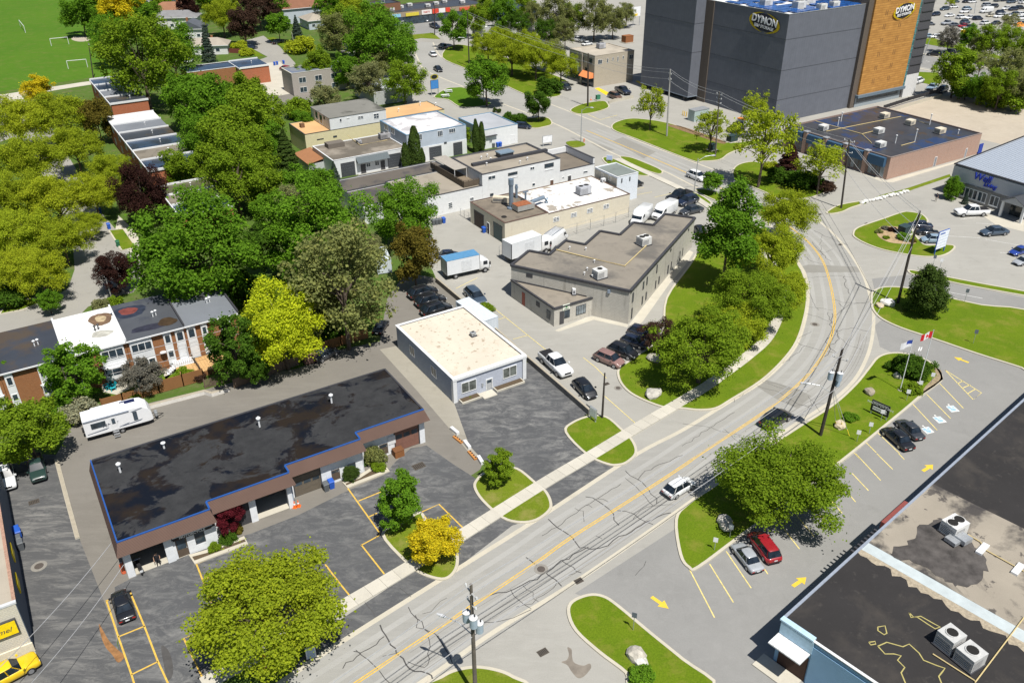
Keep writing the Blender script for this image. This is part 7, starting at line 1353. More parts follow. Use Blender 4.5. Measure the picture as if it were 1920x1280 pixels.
for k, x, y, w_, c in (('mid', 345, 185, 85, 'green'), ('mid', 405, 188, 95, 'green'), ('mid', 460, 190, 88, 'mid'), ('mid', 385, 205, 105, 'green'), ('mid', 448, 232, 110, 'mid'), ('mid', 495, 215, 80, 'mid'), ('mid', 420, 272, 105, 'mid'), ('loose', 460, 300, 115, 'mid'), ('mid', 500, 262, 70, 'green'), ('loose', 440, 335, 110, 'mid'), ('mid', 500, 345, 80, 'mid'), ('mid', 560, 350, 70, 'green'), ('mid', 600, 345, 62, 'green'), ('mid', 345, 315, 70, 'mid'), ('loose', 545, 385, 70, 'pale'), ('mid', 500, 395, 60, 'green'), ('loose', 380, 262, 85, 'green'), ('loose', 690, 470, 60, 'pale'), ('bush', 470, 545, 80, 'deep'), ('bush', 620, 600, 70, 'deep'), ('mid', 580, 530, 90, 'deep'), ('mid', 490, 470, 80, 'deep')): T(k, x, y, w_, c, LM_, 1.1, 'tree', group=GM_)
for k, x, y, w_, c, l, z in (('loose', 262, 108, 150, 'mid', 'huge willow-like tree right of the soccer goals', 1.0), ('loose', 322, 92, 100, 'green', 'green willow-like tree behind the tall blue spruce', 1.0), ('loose', 205, 70, 80, 'green', 'green tree at the right edge of the sports field', 1.0), ('mid', 150, 22, 72, 'green', 'green tree standing at the top of the sports field', .9), ('mid', 228, 16, 80, 'gold', 'orange-yellow tree at the top left', .9), ('mid', 195, 35, 50, 'green', 'dark green tree under the orange-yellow tree', 1.0), ('mid', 272, 30, 50, 'green', 'green tree left of the rust-roofed house', 1.0), ('mid', 352, 12, 46, 'purple', 'purple tree between the top left houses', 1.1), ('mid', 456, 45, 60, 'brown', 'brown-purple tree at the side street corner', 1.0), ('mid', 484, 14, 62, 'brown', 'farther brown-purple tree on the side street', 1.0), ('locust', 415, 28, 66, 'lime', 'lime tree left of the brown-purple street trees', 1.4), ('cone', 387, 84, 32, 'spruce', 'tall blue spruce by the side street houses', 1.2), ('small', 521, 48, 40, 'green', 'round green tree by the parked black car', 1.1), ('cone', 556, 54, 26, 'spruce', 'blue spruce before the brown hipped roof', 1.0), ('loose', 632, 62, 78, 'olive', 'grey-olive spreading tree right of the bungalow', .9), ('bush', 565, 86, 46, 'yg', 'yellow-green bush beside the street light', 1.0), ('mid', 600, 122, 56, 'mid', 'green tree in front of the grey flat-roofed block', 1.1), ('mid', 650, 130, 55, 'green', 'green tree right of the grey flat-roofed block', 1.0), ('mid', 570, 140, 36, 'mid', 'small green tree at the corner of the grey block', 1.2), ('bush', 560, 205, 50, 'mid', 'green bush by the dark loading yard', 1.2), ('mid', 610, 185, 55, 'pale', 'pale green tree above the cream workshop', 1.0), ('mid', 575, 228, 45, 'green', 'bush-like tree left of the cream workshop', 1.0), ('bush', 450, 88, 30, 'yg', 'long trimmed hedge beside the side street', .8), ('bush', 462, 98, 26, 'yg', 'near end of the trimmed hedge by the side street', .8)): T(k, x, y, w_, c, l, z)
for x, y, w_, c in ((512, 8, 52, 'green'), (545, 2, 46, 'deep'), (580, -2, 46, 'deep'), (615, 10, 56, 'green'), (650, -5, 56, 'mid'), (430, 0, 50, 'lime'), (390, 2, 44, 'green'), (300, 2, 40, 'mid'), (250, -4, 46, 'mid')): T('mid', x, y, w_, c, 'tree along the top edge above the houses', 1.0, group='trees along the top left edge')
GT = 'trees along the street beyond the upper lawn'; LT = 'leafy tree in the belt beyond the upper lawn'
for k, x, y, w_, c in (('mid', 888, 38, 44, 'mid'), ('mid', 908, 22, 46, 'mid'), ('mid', 942, 24, 54, 'green'), ('mid', 972, 42, 36, 'deep'), ('loose', 1000, 28, 44, 'olive'), ('loose', 1042, 28, 66, 'olive'), ('loose', 1075, 34, 52, 'mid'), ('loose', 1115, 28, 64, 'olive'), ('loose', 1150, 38, 46, 'olive'), ('mid', 1025, 60, 40, 'deep'), ('loose', 1060, 60, 44, 'olive'), ('mid', 985, 8, 40, 'mid'), ('loose', 1175, 25, 36, 'olive')): T(k, x, y, w_, c, LT, 1.1, group=GT)
GR_ = 'trees between the gravel yard and the highway'; LR_ = 'leafy tree in the thicket beside the gravel yard'
for k, x, y, w_, c in (('mid', 1796, 130, 72, 'mid'), ('sparse', 1840, 118, 44, 'olive'), ('loose', 1897, 136, 76, 'olive'), ('loose', 1878, 162, 62, 'mid'), ('mid', 1838, 164, 44, 'green'), ('loose', 1915, 165, 60, 'olive'), ('bush', 1812, 172, 50, 'deep'), ('bush', 1860, 182, 50, 'mid'), ('bush', 1900, 192, 56, 'mid')): T(k, x, y, w_, c, LR_, 1.1, 'tree', group=GR_)
GS_ = 'trees along the far side of the highway'; LS_ = 'leafy tree in the strip behind the highway'
for k, x, y, w_, c in (('mid', 1820, 70, 42, 'green'), ('loose', 1781, 72, 40, 'lilac'), ('loose', 1862, 76, 62, 'mid'), ('loose', 1905, 82, 56, 'mid'), ('sparse', 1893, 44, 40, 'pale'), ('sparse', 1782, 4, 20, 'lime'), ('loose', 1838, 86, 40, 'olive'), ('loose', 1935, 95, 50, 'mid')): T(k, x, y, w_, c, LS_, 1.0, group=GS_)
T('bush', 911, 577, 26, 'mid', 'leafy vine growing over the white container', 1.0)
for x, y, w_, l in ((907, 722, 14, 'low plant at the right planter of the small office'), (948, 708, 12, 'rusty low plant at the right end of the office planter'), (884, 745, 10, 'low plant at the left planter of the small office')): T('bush', x, y, w_, 'russet' if 'rusty' in l else 'mid', l, .7)
# ================================================================== STREET FURNITURE AND SMALL THINGS
POLEW = plain('pole_timber', (.12, .105, .088), .9, 0, .25, 2); POLED = plain('pole_dark_timber', (.05, .042, .036), .9, 0, .2, 2); POLEC = plain('pole_concrete', (.36, .35, .33), .8, 0, .1, 2); INS = plain('insulator', (.6, .61, .62), .4); WIRE = plain('wire_glint_grey', (.50, .50, .51), .45, .3)  # the cables' white glint is put into the pale wire colour
def topat(base, top):
    b_ = G(base); d = ray(pxs(top)[0]); t = math.hypot(b_.x, b_.y)/math.hypot(d.x, d.y); return b_, Vector((0, 0, CAMH))+d*t
def pole(base, top, label, mat=POLEW, r=.17, arms=(), cans=0, lamp=None, name='utility_pole', h=None, rz=-58):
    if h: t0 = G(top, h); B, Tp = Vector((t0.x, t0.y, 0)), t0
    else: B, Tp = topat(base, top)
    o = thing(name, label, 'pole', (B.x, B.y, 0)); dv = Tp-B; H_ = dv.z; at_ = lambda z: Vector((dv.x, dv.y, 0))*(z/H_)+Vector((0, 0, z))
    MB().tube([(0, 0, 0), at_(H_*.5), dv], [r*1.15, r, r*.72], 10).build('post', mat, o); u = Vector((math.cos(R(rz)), math.sin(R(rz)), 0)); A_ = []
    for z, L in arms:
        c = at_(H_-z); MB().tube([c-u*L, c+u*L], .07, 6).build('crossarm', plain('crossarm_grey', (.42, .42, .41), .7), o)
        for s_ in (-1, 1): MB().lathe([(.05, 0), (.09, .06), (.06, .14), (.09, .2), (.04, .3)], 8, 0, tuple(c+u*L*s_*.95)).build('insulator', INS, o)
    for k in range(cans):
        a = R(rz+(-150, -20, 60)[k]); c = at_(H_-(4.4, 4.2, 5.4)[k])+Vector((math.cos(a), math.sin(a), 0))*.55; q = MB().lathe([(.28, 0), (.33, .05), (.33, 1.0), (.36, 1.02)], 14, 0, tuple(c)).build('transformer', plain('transformer_grey', (.34, .42, .50), .5, .1), o); MB().lathe([(.36, 1.02), (.36, 1.08), (.2, 1.16)], 14, 0, tuple(c)).build('lid', INS, q); MB().cyl(c.x+.12, c.y, c.z+1.15, c.z+1.45, .05, 6).build('bushing', BLACKT, q); MB().tube([at_(c.z+.6), c+Vector((0, 0, .6))], .05, 5).build('bracket', GREYM, q)
    if lamp:
        lz, ln, la = lamp; d = Vector((math.cos(R(la)), math.sin(R(la)), 0)); c = at_(H_-lz); MB().tube([c, c+d*ln*.5+Vector((0, 0, .9)), c+d*ln+Vector((0, 0, 1.05))], .05, 6).build('lamp_arm', GREYM, o); e = c+d*ln+Vector((0, 0, 1.0)); MB().tube([e-d*.1, e+d*.3, e+d*.75], [.1, .17, .08], 8).build('lamp_head', plain('lamp_grey', (.5, .51, .53), .5), o)
    return o, B, Tp
o1, b1, t1 = pole(None, 'P 883,1095', 'wooden utility pole with three transformers at the bottom centre', arms=((.9, .9), (2.2, .7)), cans=3, lamp=(5.8, 2.6, 155), h=13.6)
o2, b2, t2 = pole('P 1538,817', 'P 1580,653', 'wooden utility pole with three transformers beside the right lawn', POLED, .19, ((1.4, .9), (3.2, .6)), 3, (6.3, 3.0, 168), rz=-40)
o3, b3, t3 = pole('P 1683,569', 'P 1725,395', 'tall dark bare utility pole beside the single dark cedar', POLED, .2); o4, b4, t4 = pole('P 1577,391', 'P 1593,261', 'dark utility pole with crossarms in front of the brick plaza', POLED, .18, ((.4, 1.1), (2.6, .9)), rz=-50)
o5, b5, t5 = pole('P 1341,295', 'P 1349,172', 'grey utility pole with insulators on the long lawn', POLEW, .16, ((.6, .8), (1.6, .8), (2.6, .7))); o6, b6, t6 = pole('P 1250,256', 'P 1257,130', 'pale concrete utility pole in front of the dark tower wing', POLEC, .2, ((1.2, .5), (2.4, .5)))
o8, b8, t8 = pole('P 1102,200', 'P 1103,100', 'dark pole standing on the small kerbed island by the beige block', POLED, .22); o11, b11, t11 = pole('P 880,126', 'P 876,22', 'utility pole with street light above the row of lime trees', POLED, .18, (), 0, (9, 2.6, 190))
pole('P 1301,362', 'P 1309,297', 'slim street light beside the white car on the upper road', GREYM, .1, (), 0, (.6, 3.0, 10), 'street_light'); pole('P 1089,267', 'P 1091,205', 'slim street light by the red hydrant', GREYM, .1, (), 0, (.4, 2.2, -20), 'street_light'); pole('P 907,192', 'P 904,115', 'street light in front of the round green lawn tree', GREYM, .12, (), 0, (4.2, 2.6, 0), 'street_light')
pole('P 815,66', 'P 815,12', 'utility pole in front of the strip mall', POLED, .16, (), 0, (3.5, 2.0, 20)); pole('P 1129,784', 'P 1134,699', 'short bare brown pole beside the driveway sign', POLED, .13); pole('P 140,758', 'P 116,687', 'leaning weathered pole behind the travel trailer', POLEW, .14); pole('P 175,146', 'P 166,81', 'dark pole at the corner of the sports field', POLED, .16, ((.5, .6),)); pole('P 210,561', 'P 198,521', 'curved street light behind the dark-roofed townhouse', POLEC, .09, (), 0, (.2, 1.6, 150), 'street_light'); pole('P 551,81', 'P 547,61', 'white street light beside the yellow-green bush', POLEC, .1, (), 0, (.2, 1.5, 180), 'street_light')
pole('P 1728,118', 'P 1745,70', 'tall curved street light beside the storage building', GREYM, .12, (), 0, (.2, 3, 20), 'street_light'); pole('P 1827,26', 'P 1830,2', 'lamp post standing among the cars of the crowded car park', GREYM, .12, (), 0, (.2, 1.5, 0), 'street_light')
def wire(a, b_, sag, label, r=.034):
    m = MB(); pts = [a.lerp(b_, i/14)-Vector((0, 0, sag*4*(i/14)*(1-i/14))) for i in range(15)]; o = m.tube(pts, r, 4, 0, False).build('overhead_wire', WIRE); tag(o, label, 'wire', 'overhead wires'); return o
t0 = t1+(t1-t2)*.8; t0.z = 13; NM = {0: 'bottom edge', 1: 'bottom-centre pole', 2: 'right-lawn pole', 3: 'tall bare pole', 4: 'brick plaza pole', 5: 'insulator pole', 6: 'pale concrete pole', 8: 'small-island pole', 11: 'lime-row pole'}
CH = [(0, t0), (1, t1), (2, t2), (3, t3), (4, t4)]; VAR = ((0, .0, 'top'), (.7, .9, 'upper'), (-.7, 2.2, 'middle'), (.3, 5.8, 'low'))
for (i, A_), (j, B_) in zip(CH, CH[1:]):
    for off, dz, nm in VAR: v = Vector((off*.8, off*.5, -dz)); wire(A_+v, B_+v, .8, '%s cable from the %s to the %s' % (nm, NM[i], NM[j]))
CH = [(4, t4), (5, t5), (6, t6), (8, t8), (11, t11)]
for (i, A_), (j, B_) in zip(CH, CH[1:]):
    for off, dz, nm in VAR[:3]: v = Vector((off*.8, off*.5, -dz)); wire(A_+v, B_+v, .9, '%s cable from the %s to the %s' % (nm, NM[i], NM[j]))
ls_ = G('P 116,687', 0); pa = topat('P 140,758', 'P 116,687')[1]
for k in range(3): wire(pa+Vector((0, 0, -.2-1.2*k)), pa+Vector((28, 17.5, -1.2*k-.6)), .5, ('upper', 'middle', 'lower')[k]+' cable from the leaning pole past the townhouse gardens')
for k, (s, e) in enumerate((('g 690,620', 'g 175,1280'), ('g 620,500', 'g 0,1190'))): wire(G(s, 4.2), G(e, 5.5), .4, ('dark', 'pale')[k]+' service cable from the plaza corner across the left lot', .03)
for k, s in enumerate(('P 1567,800', 'P 1580,803', 'P 1592,818')):
    a = G(s); wire(t2.lerp(b2, .42), a+Vector((0, 0, .1)), 0, ('left', 'middle', 'right')[k]+' guy wire of the right-lawn transformer pole'); o = MB().tube([a+Vector((0, 0, .1)), a+(t2.lerp(b2, .42)-a)*.13+Vector((0, 0, .1))], .06, 6).build('guy_guard', plain('guard_yellow', (.68, .55, .05), .6)); tag(o, ('left', 'middle', 'right')[k]+' yellow guy-wire guard below the right-lawn transformer pole', 'guard')
# flags
def flag(base, top, label, kind):
    B, Tp = topat(base, top); H_ = Tp.z; o = thing('flagpole', label, 'flagpole', (B.x, B.y, .12)); MB().tube([(0, 0, 0), (0, 0, H_)], [.07, .04], 8).build('pole', plain('flagpole_white', (.7, .71, .72), .4), o); MB().lathe([(.05, 0), (.1, .08), (.02, .18)], 8, 0, (0, 0, H_)).build('finial', CHROME, o); MB().lathe([(.3, 0), (.3, .1), (.1, .15)], 10).build('base', CONC, o)
    W, Hh, n = 1.9, 1.0, 9
    def band(u0, u1, v0, v1, mat, nm, par=o, lift=0):
        vs = []
        for i in range(n+1):
            u = u0+(u1-u0)*i/n
            for v in (v0, v1): vs.append((-u*W*.92, .12*math.sin(u*6)-.1*u+lift, H_-.1-Hh+v*Hh-.22*u*u))
        return MB().add(vs, [(2*i, 2*i+2, 2*i+3, 2*i+1) for i in range(n)]).build(nm, mat, par)
    FR = plain('flag_red', (.55, .02, .025), .8); FW = plain('flag_white', (.7, .7, .72), .8); FB = plain('flag_blue', (.03, .06, .3), .8)
    if kind == 'ca':
        f_ = band(0, .26, 0, 1, FR, 'flag'); band(.26, .74, 0, 1, FW, 'field', f_); band(.74, 1, 0, 1, FR, 'fly', f_)
        leaf = [(0, .42), (.09, .22), (.2, .28), (.16, .06), (.36, .16), (.33, -.02), (.4, -.06), (.14, -.24), (.16, -.32), (.02, -.28), (.02, -.46)]; P_ = [(-.5*W*.92+x*.75, z*.75) for x, z in leaf]+[(-.5*W*.92-x*.75, z*.75) for x, z in leaf[::-1]]; 
        for s_ in (-1, 1): q = MB().flat(P_, 0).build('maple_leaf', FR, f_); q.rotation_euler = (R(90), 0, 0); q.location = (0, .12*math.sin(3)-.05+s_*.04, H_-.1-Hh*.5-.06)
    else:
        f_ = band(0, .5, .45, 1, FB, 'flag'); band(.5, 1, 0, 1, FW, 'field', f_); band(0, .5, 0, .45, FW, 'lower_field', f_); band(0, .5, .66, .79, FR, 'cross_bar', f_, .01); band(.21, .29, .45, 1, FR, 'cross_post', f_, .012); band(.62, .88, .25, .7, plain('crest_green', (.1, .25, .12), .8), 'crest', f_, .01)
    o.rotation_euler = (0, 0, R(12)); return o
flag('P 1687,733', 'P 1714,638', 'flagpole with white, red and blue flag on the right lawn', 'on'); flag('P 1723,719', 'P 1757,623', 'flagpole with red and white maple leaf flag above the shrub mound', 'ca')
# notice sign, pylon sign, small signs
def board(label, p0, p1, zb, zt, face, rims=None, lines=(), name='notice_sign', cat='sign', post=GREYM, back=None):
    a = G(p0); b_ = G(p1); d = b_-a; o = thing(name, label, cat, (a.x, a.y, .1), math.atan2(d.y, d.x)); L = d.length
    for x in (.1, L-.1): MB().box(x-.08, x+.08, -.08, .08, 0, zt-.05).build('post', post, o)
    q = MB().box(0, L, -.1, -.082, zb, zt).build('panel', face, o); MB().box(-.08, L+.08, -.079, .079, zb-.08, zt+.08).build('frame', rims or post, o)
    for t, u, z, s, mt, sx in lines: text(t, s, mt, q, (L*u, -.105, z), (R(90), 0, 0), ext=.008, sx=sx)
    return o, L
SB = plain('sign_board_black', (.02, .022, .025), .5); WT = plain('sign_letter_white', (.75, .76, .78), .5)
o, L = board('black notice sign with three rows of white lettering on the right lawn', 'P 1631,775', 'P 1662,789', .55, 2.0, SB, SB, [('BURLINGTON PUBLIC', .5, 1.66, .36, WT, 1.0)])
for z in (1.1, .78): MB().box(.2, L-.2, -.112, -.102, z, z+.22).build('letter_row', WT, o)
MB().box(.06, L-.06, -.112, -.102, 1.85, 1.95).build('top_strip', INS, o)
o, L = board('tall blue and white tenant sign on the sign island', 'C 1242,474', 'C 1316,446', 1.0, 4.3, plain('tenant_white', (.70, .74, .8), .5), plain('tenant_blue', (.03, .10, .38), .5), post=plain('tenant_blue', (.03, .10, .38), .5), name='pylon_sign')
for k in range(4): MB().box(.08, L-.08, -.112, -.102, 1.45+k*.6, 1.5+k*.6).build('divider', plain('tenant_line', (.3, .4, .55), .5), o)
MB().box(.3, L*.6, -.114, -.102, 3.75, 4.0).build('logo', plain('tenant_blue', (.03, .10, .38), .5), o)
o, L = board('white sign board on posts beside the driveway of the white complex', 'B 1030,860', 'B 1098,850', .8, 2.4, WT, None); o, L = board('small angled white sign at the retaining wall end', 'P 1106,785', 'P 1117,793', .6, 1.9, WT); o, L = board('white framed sidewalk sign under the foreground tree', 'P 577,1236', 'P 592,1231', .1, 1.3, plain('aframe_blue', (.3, .38, .48), .5), WHITE, name='sandwich_board')
o, L = board('blue real-estate board near the kiosk lawn strip', 'A 150,292', 'A 190,296', .4, 1.4, plain('board_pale_blue', (.42, .5, .75), .6), WHITE)
o, L = board('blue board under a black and yellow oval sign at the dark lot', 'B 195,478', 'B 250,470', 1.8, 4.2, plain('board_blue', (.06, .22, .55), .5), SB, name='pylon_sign'); m = MB(); m.add([(L/2+L*.55*math.cos(R(18*i)), -.12, 5.2+.8*math.sin(R(18*i))) for i in range(20)], [tuple(range(20))]).build('oval_sign', SB, o); m = MB(); m.add([(L/2+L*f*math.cos(R(18*i)), -.125, 5.2+.8*f/.55*math.sin(R(18*i))) for i in range(20) for f in (.5, .43)], [(2*i, (2*i+2) % 40, (2*i+3) % 40, 2*i+1) for i in range(20)]).build('yellow_ring', plain('ring_yellow', (.7, .6, .05), .5), o)
o, L = board('tall red and white fuel sign with maple leaf at the top', 'E 2105,200', 'E 2155,192', 3.6, 7.2, WT, WHITE, name='pylon_sign'); MB().box(0, L, -.14, -.102, 5.9, 8.2).build('red_panel', plain('fuel_red', (.65, .03, .03), .5), o); MB().flat([(.0, .5), (.2, .15), (.5, .2), (.25, -.15), (.3, -.4), (0, -.3), (-.3, -.4), (-.25, -.15), (-.5, .2), (-.2, .15)], 0).build('maple_leaf', WT, o); o.children[-1].rotation_euler = (R(90), 0, 0); o.children[-1].location = (L/2, -.15, 7.1); o.children[-1].scale = (1.5, 1.5, 1.5); MB().box(L*.15, L*.6, -.12, -.103, 3.8, 4.7).build('price_panel', plain('price_yellow', (.75, .55, .05), .5), o)
NSG = (('P 1651,790', 'white parking sign beside the black notice sign'), ('P 1699,752', 'white parking sign below the first flagpole'), ('P 1745,720', 'white parking sign at the right end of the shrub mound'), ('P 1722,735', 'white parking sign below the second flagpole'), ('P 1629,814', 'white parking sign left of the black sedan'), ('P 1606,829', 'white parking sign at the lower lawn edge by the guy wires'), ('P 1368,1008', 'white parking sign above the red minivan'), ('P 1339,1032', 'white parking sign left of the silver sedan'), ('P 1187,1182', 'dark back of a traffic sign on the lower verge'), ('P 1808,567', 'thin traffic sign on the big right lawn edge'), ('P 1748,502', 'thin traffic sign by the office driveway'), ('P 1824,645', 'small dark sign on the big right lawn'), ('P 1762,503', 'traffic sign post in front of the narrow strip lawn'))
for s, l in NSG:
    dk_ = 'dark' in l or 'thin' in l; p = G(s); o = thing('road_sign', l, 'sign', (p.x, p.y, .1), R(-20)); MB().cyl(0, 0, 0, 1.7 if not dk_ else 2.3, .035, 6).build('post', GREYM, o); MB().box(-.24, .24, -.05, -.03, 1.15 if not dk_ else 1.7, 1.75 if not dk_ else 2.35).build('plate', WT if not dk_ else plain('sign_back', (.12, .14, .17), .5), o)
p = G('P 501,1262'); o = thing('feather_banner', 'red feather banner with white lettering under the foreground tree', 'banner', (p.x, p.y, .05), R(-15)); MB().tube([(-.32, 0, 0), (-.35, 0, 2.6)], .025, 6).build('pole', GREYM, o); MB().add([(-.33, -.02, .5), (.35, -.02, .5), (.38, -.02, 1.6), (.2, -.02, 2.4), (-.1, -.02, 2.7), (-.33, -.02, 2.6)], [(0, 1, 2, 3, 4, 5)]).build('cloth', plain('banner_red', (.5, .02, .03), .7), o); q = text('CAMS', .5, WT, o, (.02, -.04, 1.5), (R(90), R(90), 0), ext=.005)
# goals, hydrant, picnic tables
for i, (a, b_, l) in enumerate((('a 288,258', 'a 385,248', 'white soccer goal in the middle of the sports field'), ('a 382,386', 'a 490,376', 'white soccer goal nearest the path'), ('a 115,150', 'a 143,185', 'white soccer goal seen edge-on at the far left'))):
    p = G(a); q = G(b_); d = q-p; o = thing('soccer_goal', l, 'goal', (p.x, p.y, 0), math.atan2(d.y, d.x)); L = d.length; MB().tube([(0, 0, 0), (0, 0, 2.6)], .1, 6).build('post', WHITE, o); MB().tube([(L, 0, 0), (L, 0, 2.6)], .1, 6).build('post', WHITE, o); MB().tube([(0, 0, 2.6), (L, 0, 2.6)], .1, 6).build('crossbar', WHITE, o)
sheet('sand_patch', 'a 400,222 410,208 450,204 500,208 510,218 490,230 440,233', .012, GRAVEL, True)
p = G('P 1095,266'); o = thing('fire_hydrant', 'red fire hydrant at the foot of the slim street light', 'hydrant', p); MB().lathe([(.16, 0), (.16, .1), (.12, .12), (.12, .6), (.16, .62), (.13, .75), (.03, .85)], 10).build('barrel', plain('hydrant_red', (.6, .1, .03), .5), o); MB().tube([(-.22, 0, .48), (.22, 0, .48)], .06, 8).build('outlet', plain('hydrant_yellow', (.6, .5, .1), .5), o)
for s, l in (('B 322,458', 'farther white picnic table on the mown lawn'), ('B 300,492', 'nearer white picnic table on the mown lawn')):
    p = G(s); o = thing('picnic_table', l, 'table', (p.x, p.y, .13), R(20)); MB().box(-1.2, 1.2, -.4, .4, .7, .76).build('tabletop', WHITE, o); [MB().box(-1.2, 1.2, y-.15, y+.15, .42, .47).build('bench', WHITE, o) for y in (-.75, .75)]; [MB().box(x-.05, x+.05, -.8, .8, .0, .7).build('leg', GREYM, o) for x in (-.8, .8)]
# bins, cones, kerb stops
BB = plain('bin_blue', (.02, .09, .42), .5); BG_ = plain('bin_grey', (.10, .11, .12), .6)
def bin_(s, mat, label, sc=1.0, lidm=None):
    p = G(s); o = thing('wheelie_bin', label, 'bin', (p.x, p.y, .02), R(AZV)); o.scale = (sc, sc, sc); MB().add([(-.26, -.28, 0), (.26, -.28, 0), (.26, .28, 0), (-.26, .28, 0), (-.32, -.36, 1), (.32, -.36, 1), (.32, .36, 1), (-.32, .36, 1)], [(0, 1, 5, 4), (1, 2, 6, 5), (2, 3, 7, 6), (3, 0, 4, 7), (3, 2, 1, 0)]).build('body', mat, o); MB().add([(-.34, -.4, 1), (.34, -.4, 1), (.34, .38, 1.05), (-.34, .38, 1.05), (-.3, -.3, 1.1), (.3, -.3, 1.1), (.3, .34, 1.16), (-.3, .34, 1.16)], [(0, 1, 5, 4), (1, 2, 6, 5), (2, 3, 7, 6), (3, 0, 4, 7), (4, 5, 6, 7)]).build('lid', lidm or mat, o); [MB().tube([(x-.04, .3, .12), (x+.04, .3, .12)], .12, 8).build('wheel', TYRE, o) for x in (-.24, .24)]
for s, m_, l in (('P 612,919', BG_, 'dark grey bin beside the blue bin at the plaza door'), ('P 622,914', BB, 'blue wheelie bin at the plaza brown door'), ('P 34,1003', BB, 'farther blue bin against the shaded side wall at the left'), ('P 37,1008', BB, 'nearer blue bin against the shaded side wall at the left'), ('P 37,1020', BG_, 'farther grey bin against the shaded side wall at the left'), ('P 41,1029', BG_, 'nearer grey bin against the shaded side wall at the left'), ('P 832,418', BB, 'blue bin by the white complex front wall'), ('P 825,420', BG_, 'right grey bin by the white complex front wall'), ('P 819,421', BG_, 'middle grey bin by the white complex front wall'), ('P 813,422', BG_, 'left grey bin by the white complex front wall'), ('P 907,436', BB, 'blue bin between the beige workshop garage doors'), ('P 933,276', BB, 'blue bin against the white workshop wall'), ('P 938,275', BB, 'rightmost blue bin against the white workshop wall'), ('P 925,277', BG_, 'grey bin against the white workshop wall'), ('P 515,123', BB, 'left blue bin near the red car'), ('P 520,122', BB, 'middle blue bin near the red car'), ('P 532,120', BB, 'right blue bin near the red car'), ('P 188,401', BB, 'blue bin beside the left street under the trees'), ('P 205,429', BB, 'blue bin by the small kerbed grass patch'), ('P 252,497', BB, 'blue bin next to the dark purple street tree'), ('P 222,462', plain('bin_green', (.02, .12, .06), .6), 'green bin on the small kerbed grass patch')): bin_(s, m_, l)
for s, l in (('P 553,951', 'left orange traffic cone by the open bay'), ('P 560,949', 'right orange traffic cone by the open bay'), ('P 1108,188', 'orange cone near the small kerbed island')):
    p = G(s); o = thing('traffic_cone', l, 'cone', (p.x, p.y, .015)); OR_ = plain('cone_orange', (.75, .14, .02), .6); MB().box(-.24, .24, -.24, .24, 0, .05).build('base', OR_, o); MB().lathe([(.19, .05), (.12, .4), (.1, .5), (.04, .9)], 12).build('body', OR_, o); MB().lathe([(.128, .42), (.092, .6), (.09, .6)], 12).build('reflective_band', WT, o)
p = G('P 233,1073'); o = thing('gas_cylinder', 'orange-red gas cylinder at the left plaza pier', 'cylinder', (p.x, p.y, .01)); MB().lathe([(.25, 0), (.28, .05), (.28, 1.1), (.15, 1.3)], 12).build('tank', plain('tank_orange', (.65, .14, .06), .5), o); MB().cyl(0, 0, 1.3, 1.45, .06, 8).build('valve', GREYM, o)
p = G('k 1508,640'); o = thing('planter_tub', 'brown wooden tub beside the red-brown garage door', 'tub', (p.x, p.y, .01), R(AZV)); MB().box(-.6, .6, -.5, .5, 0, .9).build('tub', plain('tub_brown', (.23, .095, .035), .8), o); MB().box(-.62, .62, -.52, .52, .902, .97).build('rim', plain('tub_rim', (.16, .07, .03), .8), o)
for k, (a, b_, st_, l) in enumerate((('P 846,804', 'P 859,815', 0, 'farthest white kerb block along the worn lot edge'), ('P 851,819', 'P 866,831', 1, 'farther striped kerb beam along the worn lot edge'), ('P 871,829', 'P 881,842', 0, 'middle white kerb block along the worn lot edge'), ('P 879,847', 'P 892,862', 1, 'nearer striped kerb beam along the worn lot edge'), ('P 897,858', 'P 905,871', 0, 'nearest white kerb block beside the green island tree'))):
    p = G(a); q = G(b_); d = q-p; o = thing('kerb_stop', l, 'kerb stop', (p.x, p.y, .01), math.atan2(d.y, d.x)); L = d.length
    MB().box(0, L, -.2, .2, 0, .4 if not st_ else .22).build('block', WHITE if not st_ else plain('beam_orange', (.45, .2, .06), .8), o)
    if st_: [MB().box(L*i/4+.1, L*(i+.5)/4+.1, .02, .201, .221, .24).build('stripe', BLACKT, o) for i in range(4)]
    else: MB().box(.05, L-.05, -.21, -.2, .1, .35).build('face', INS, o)
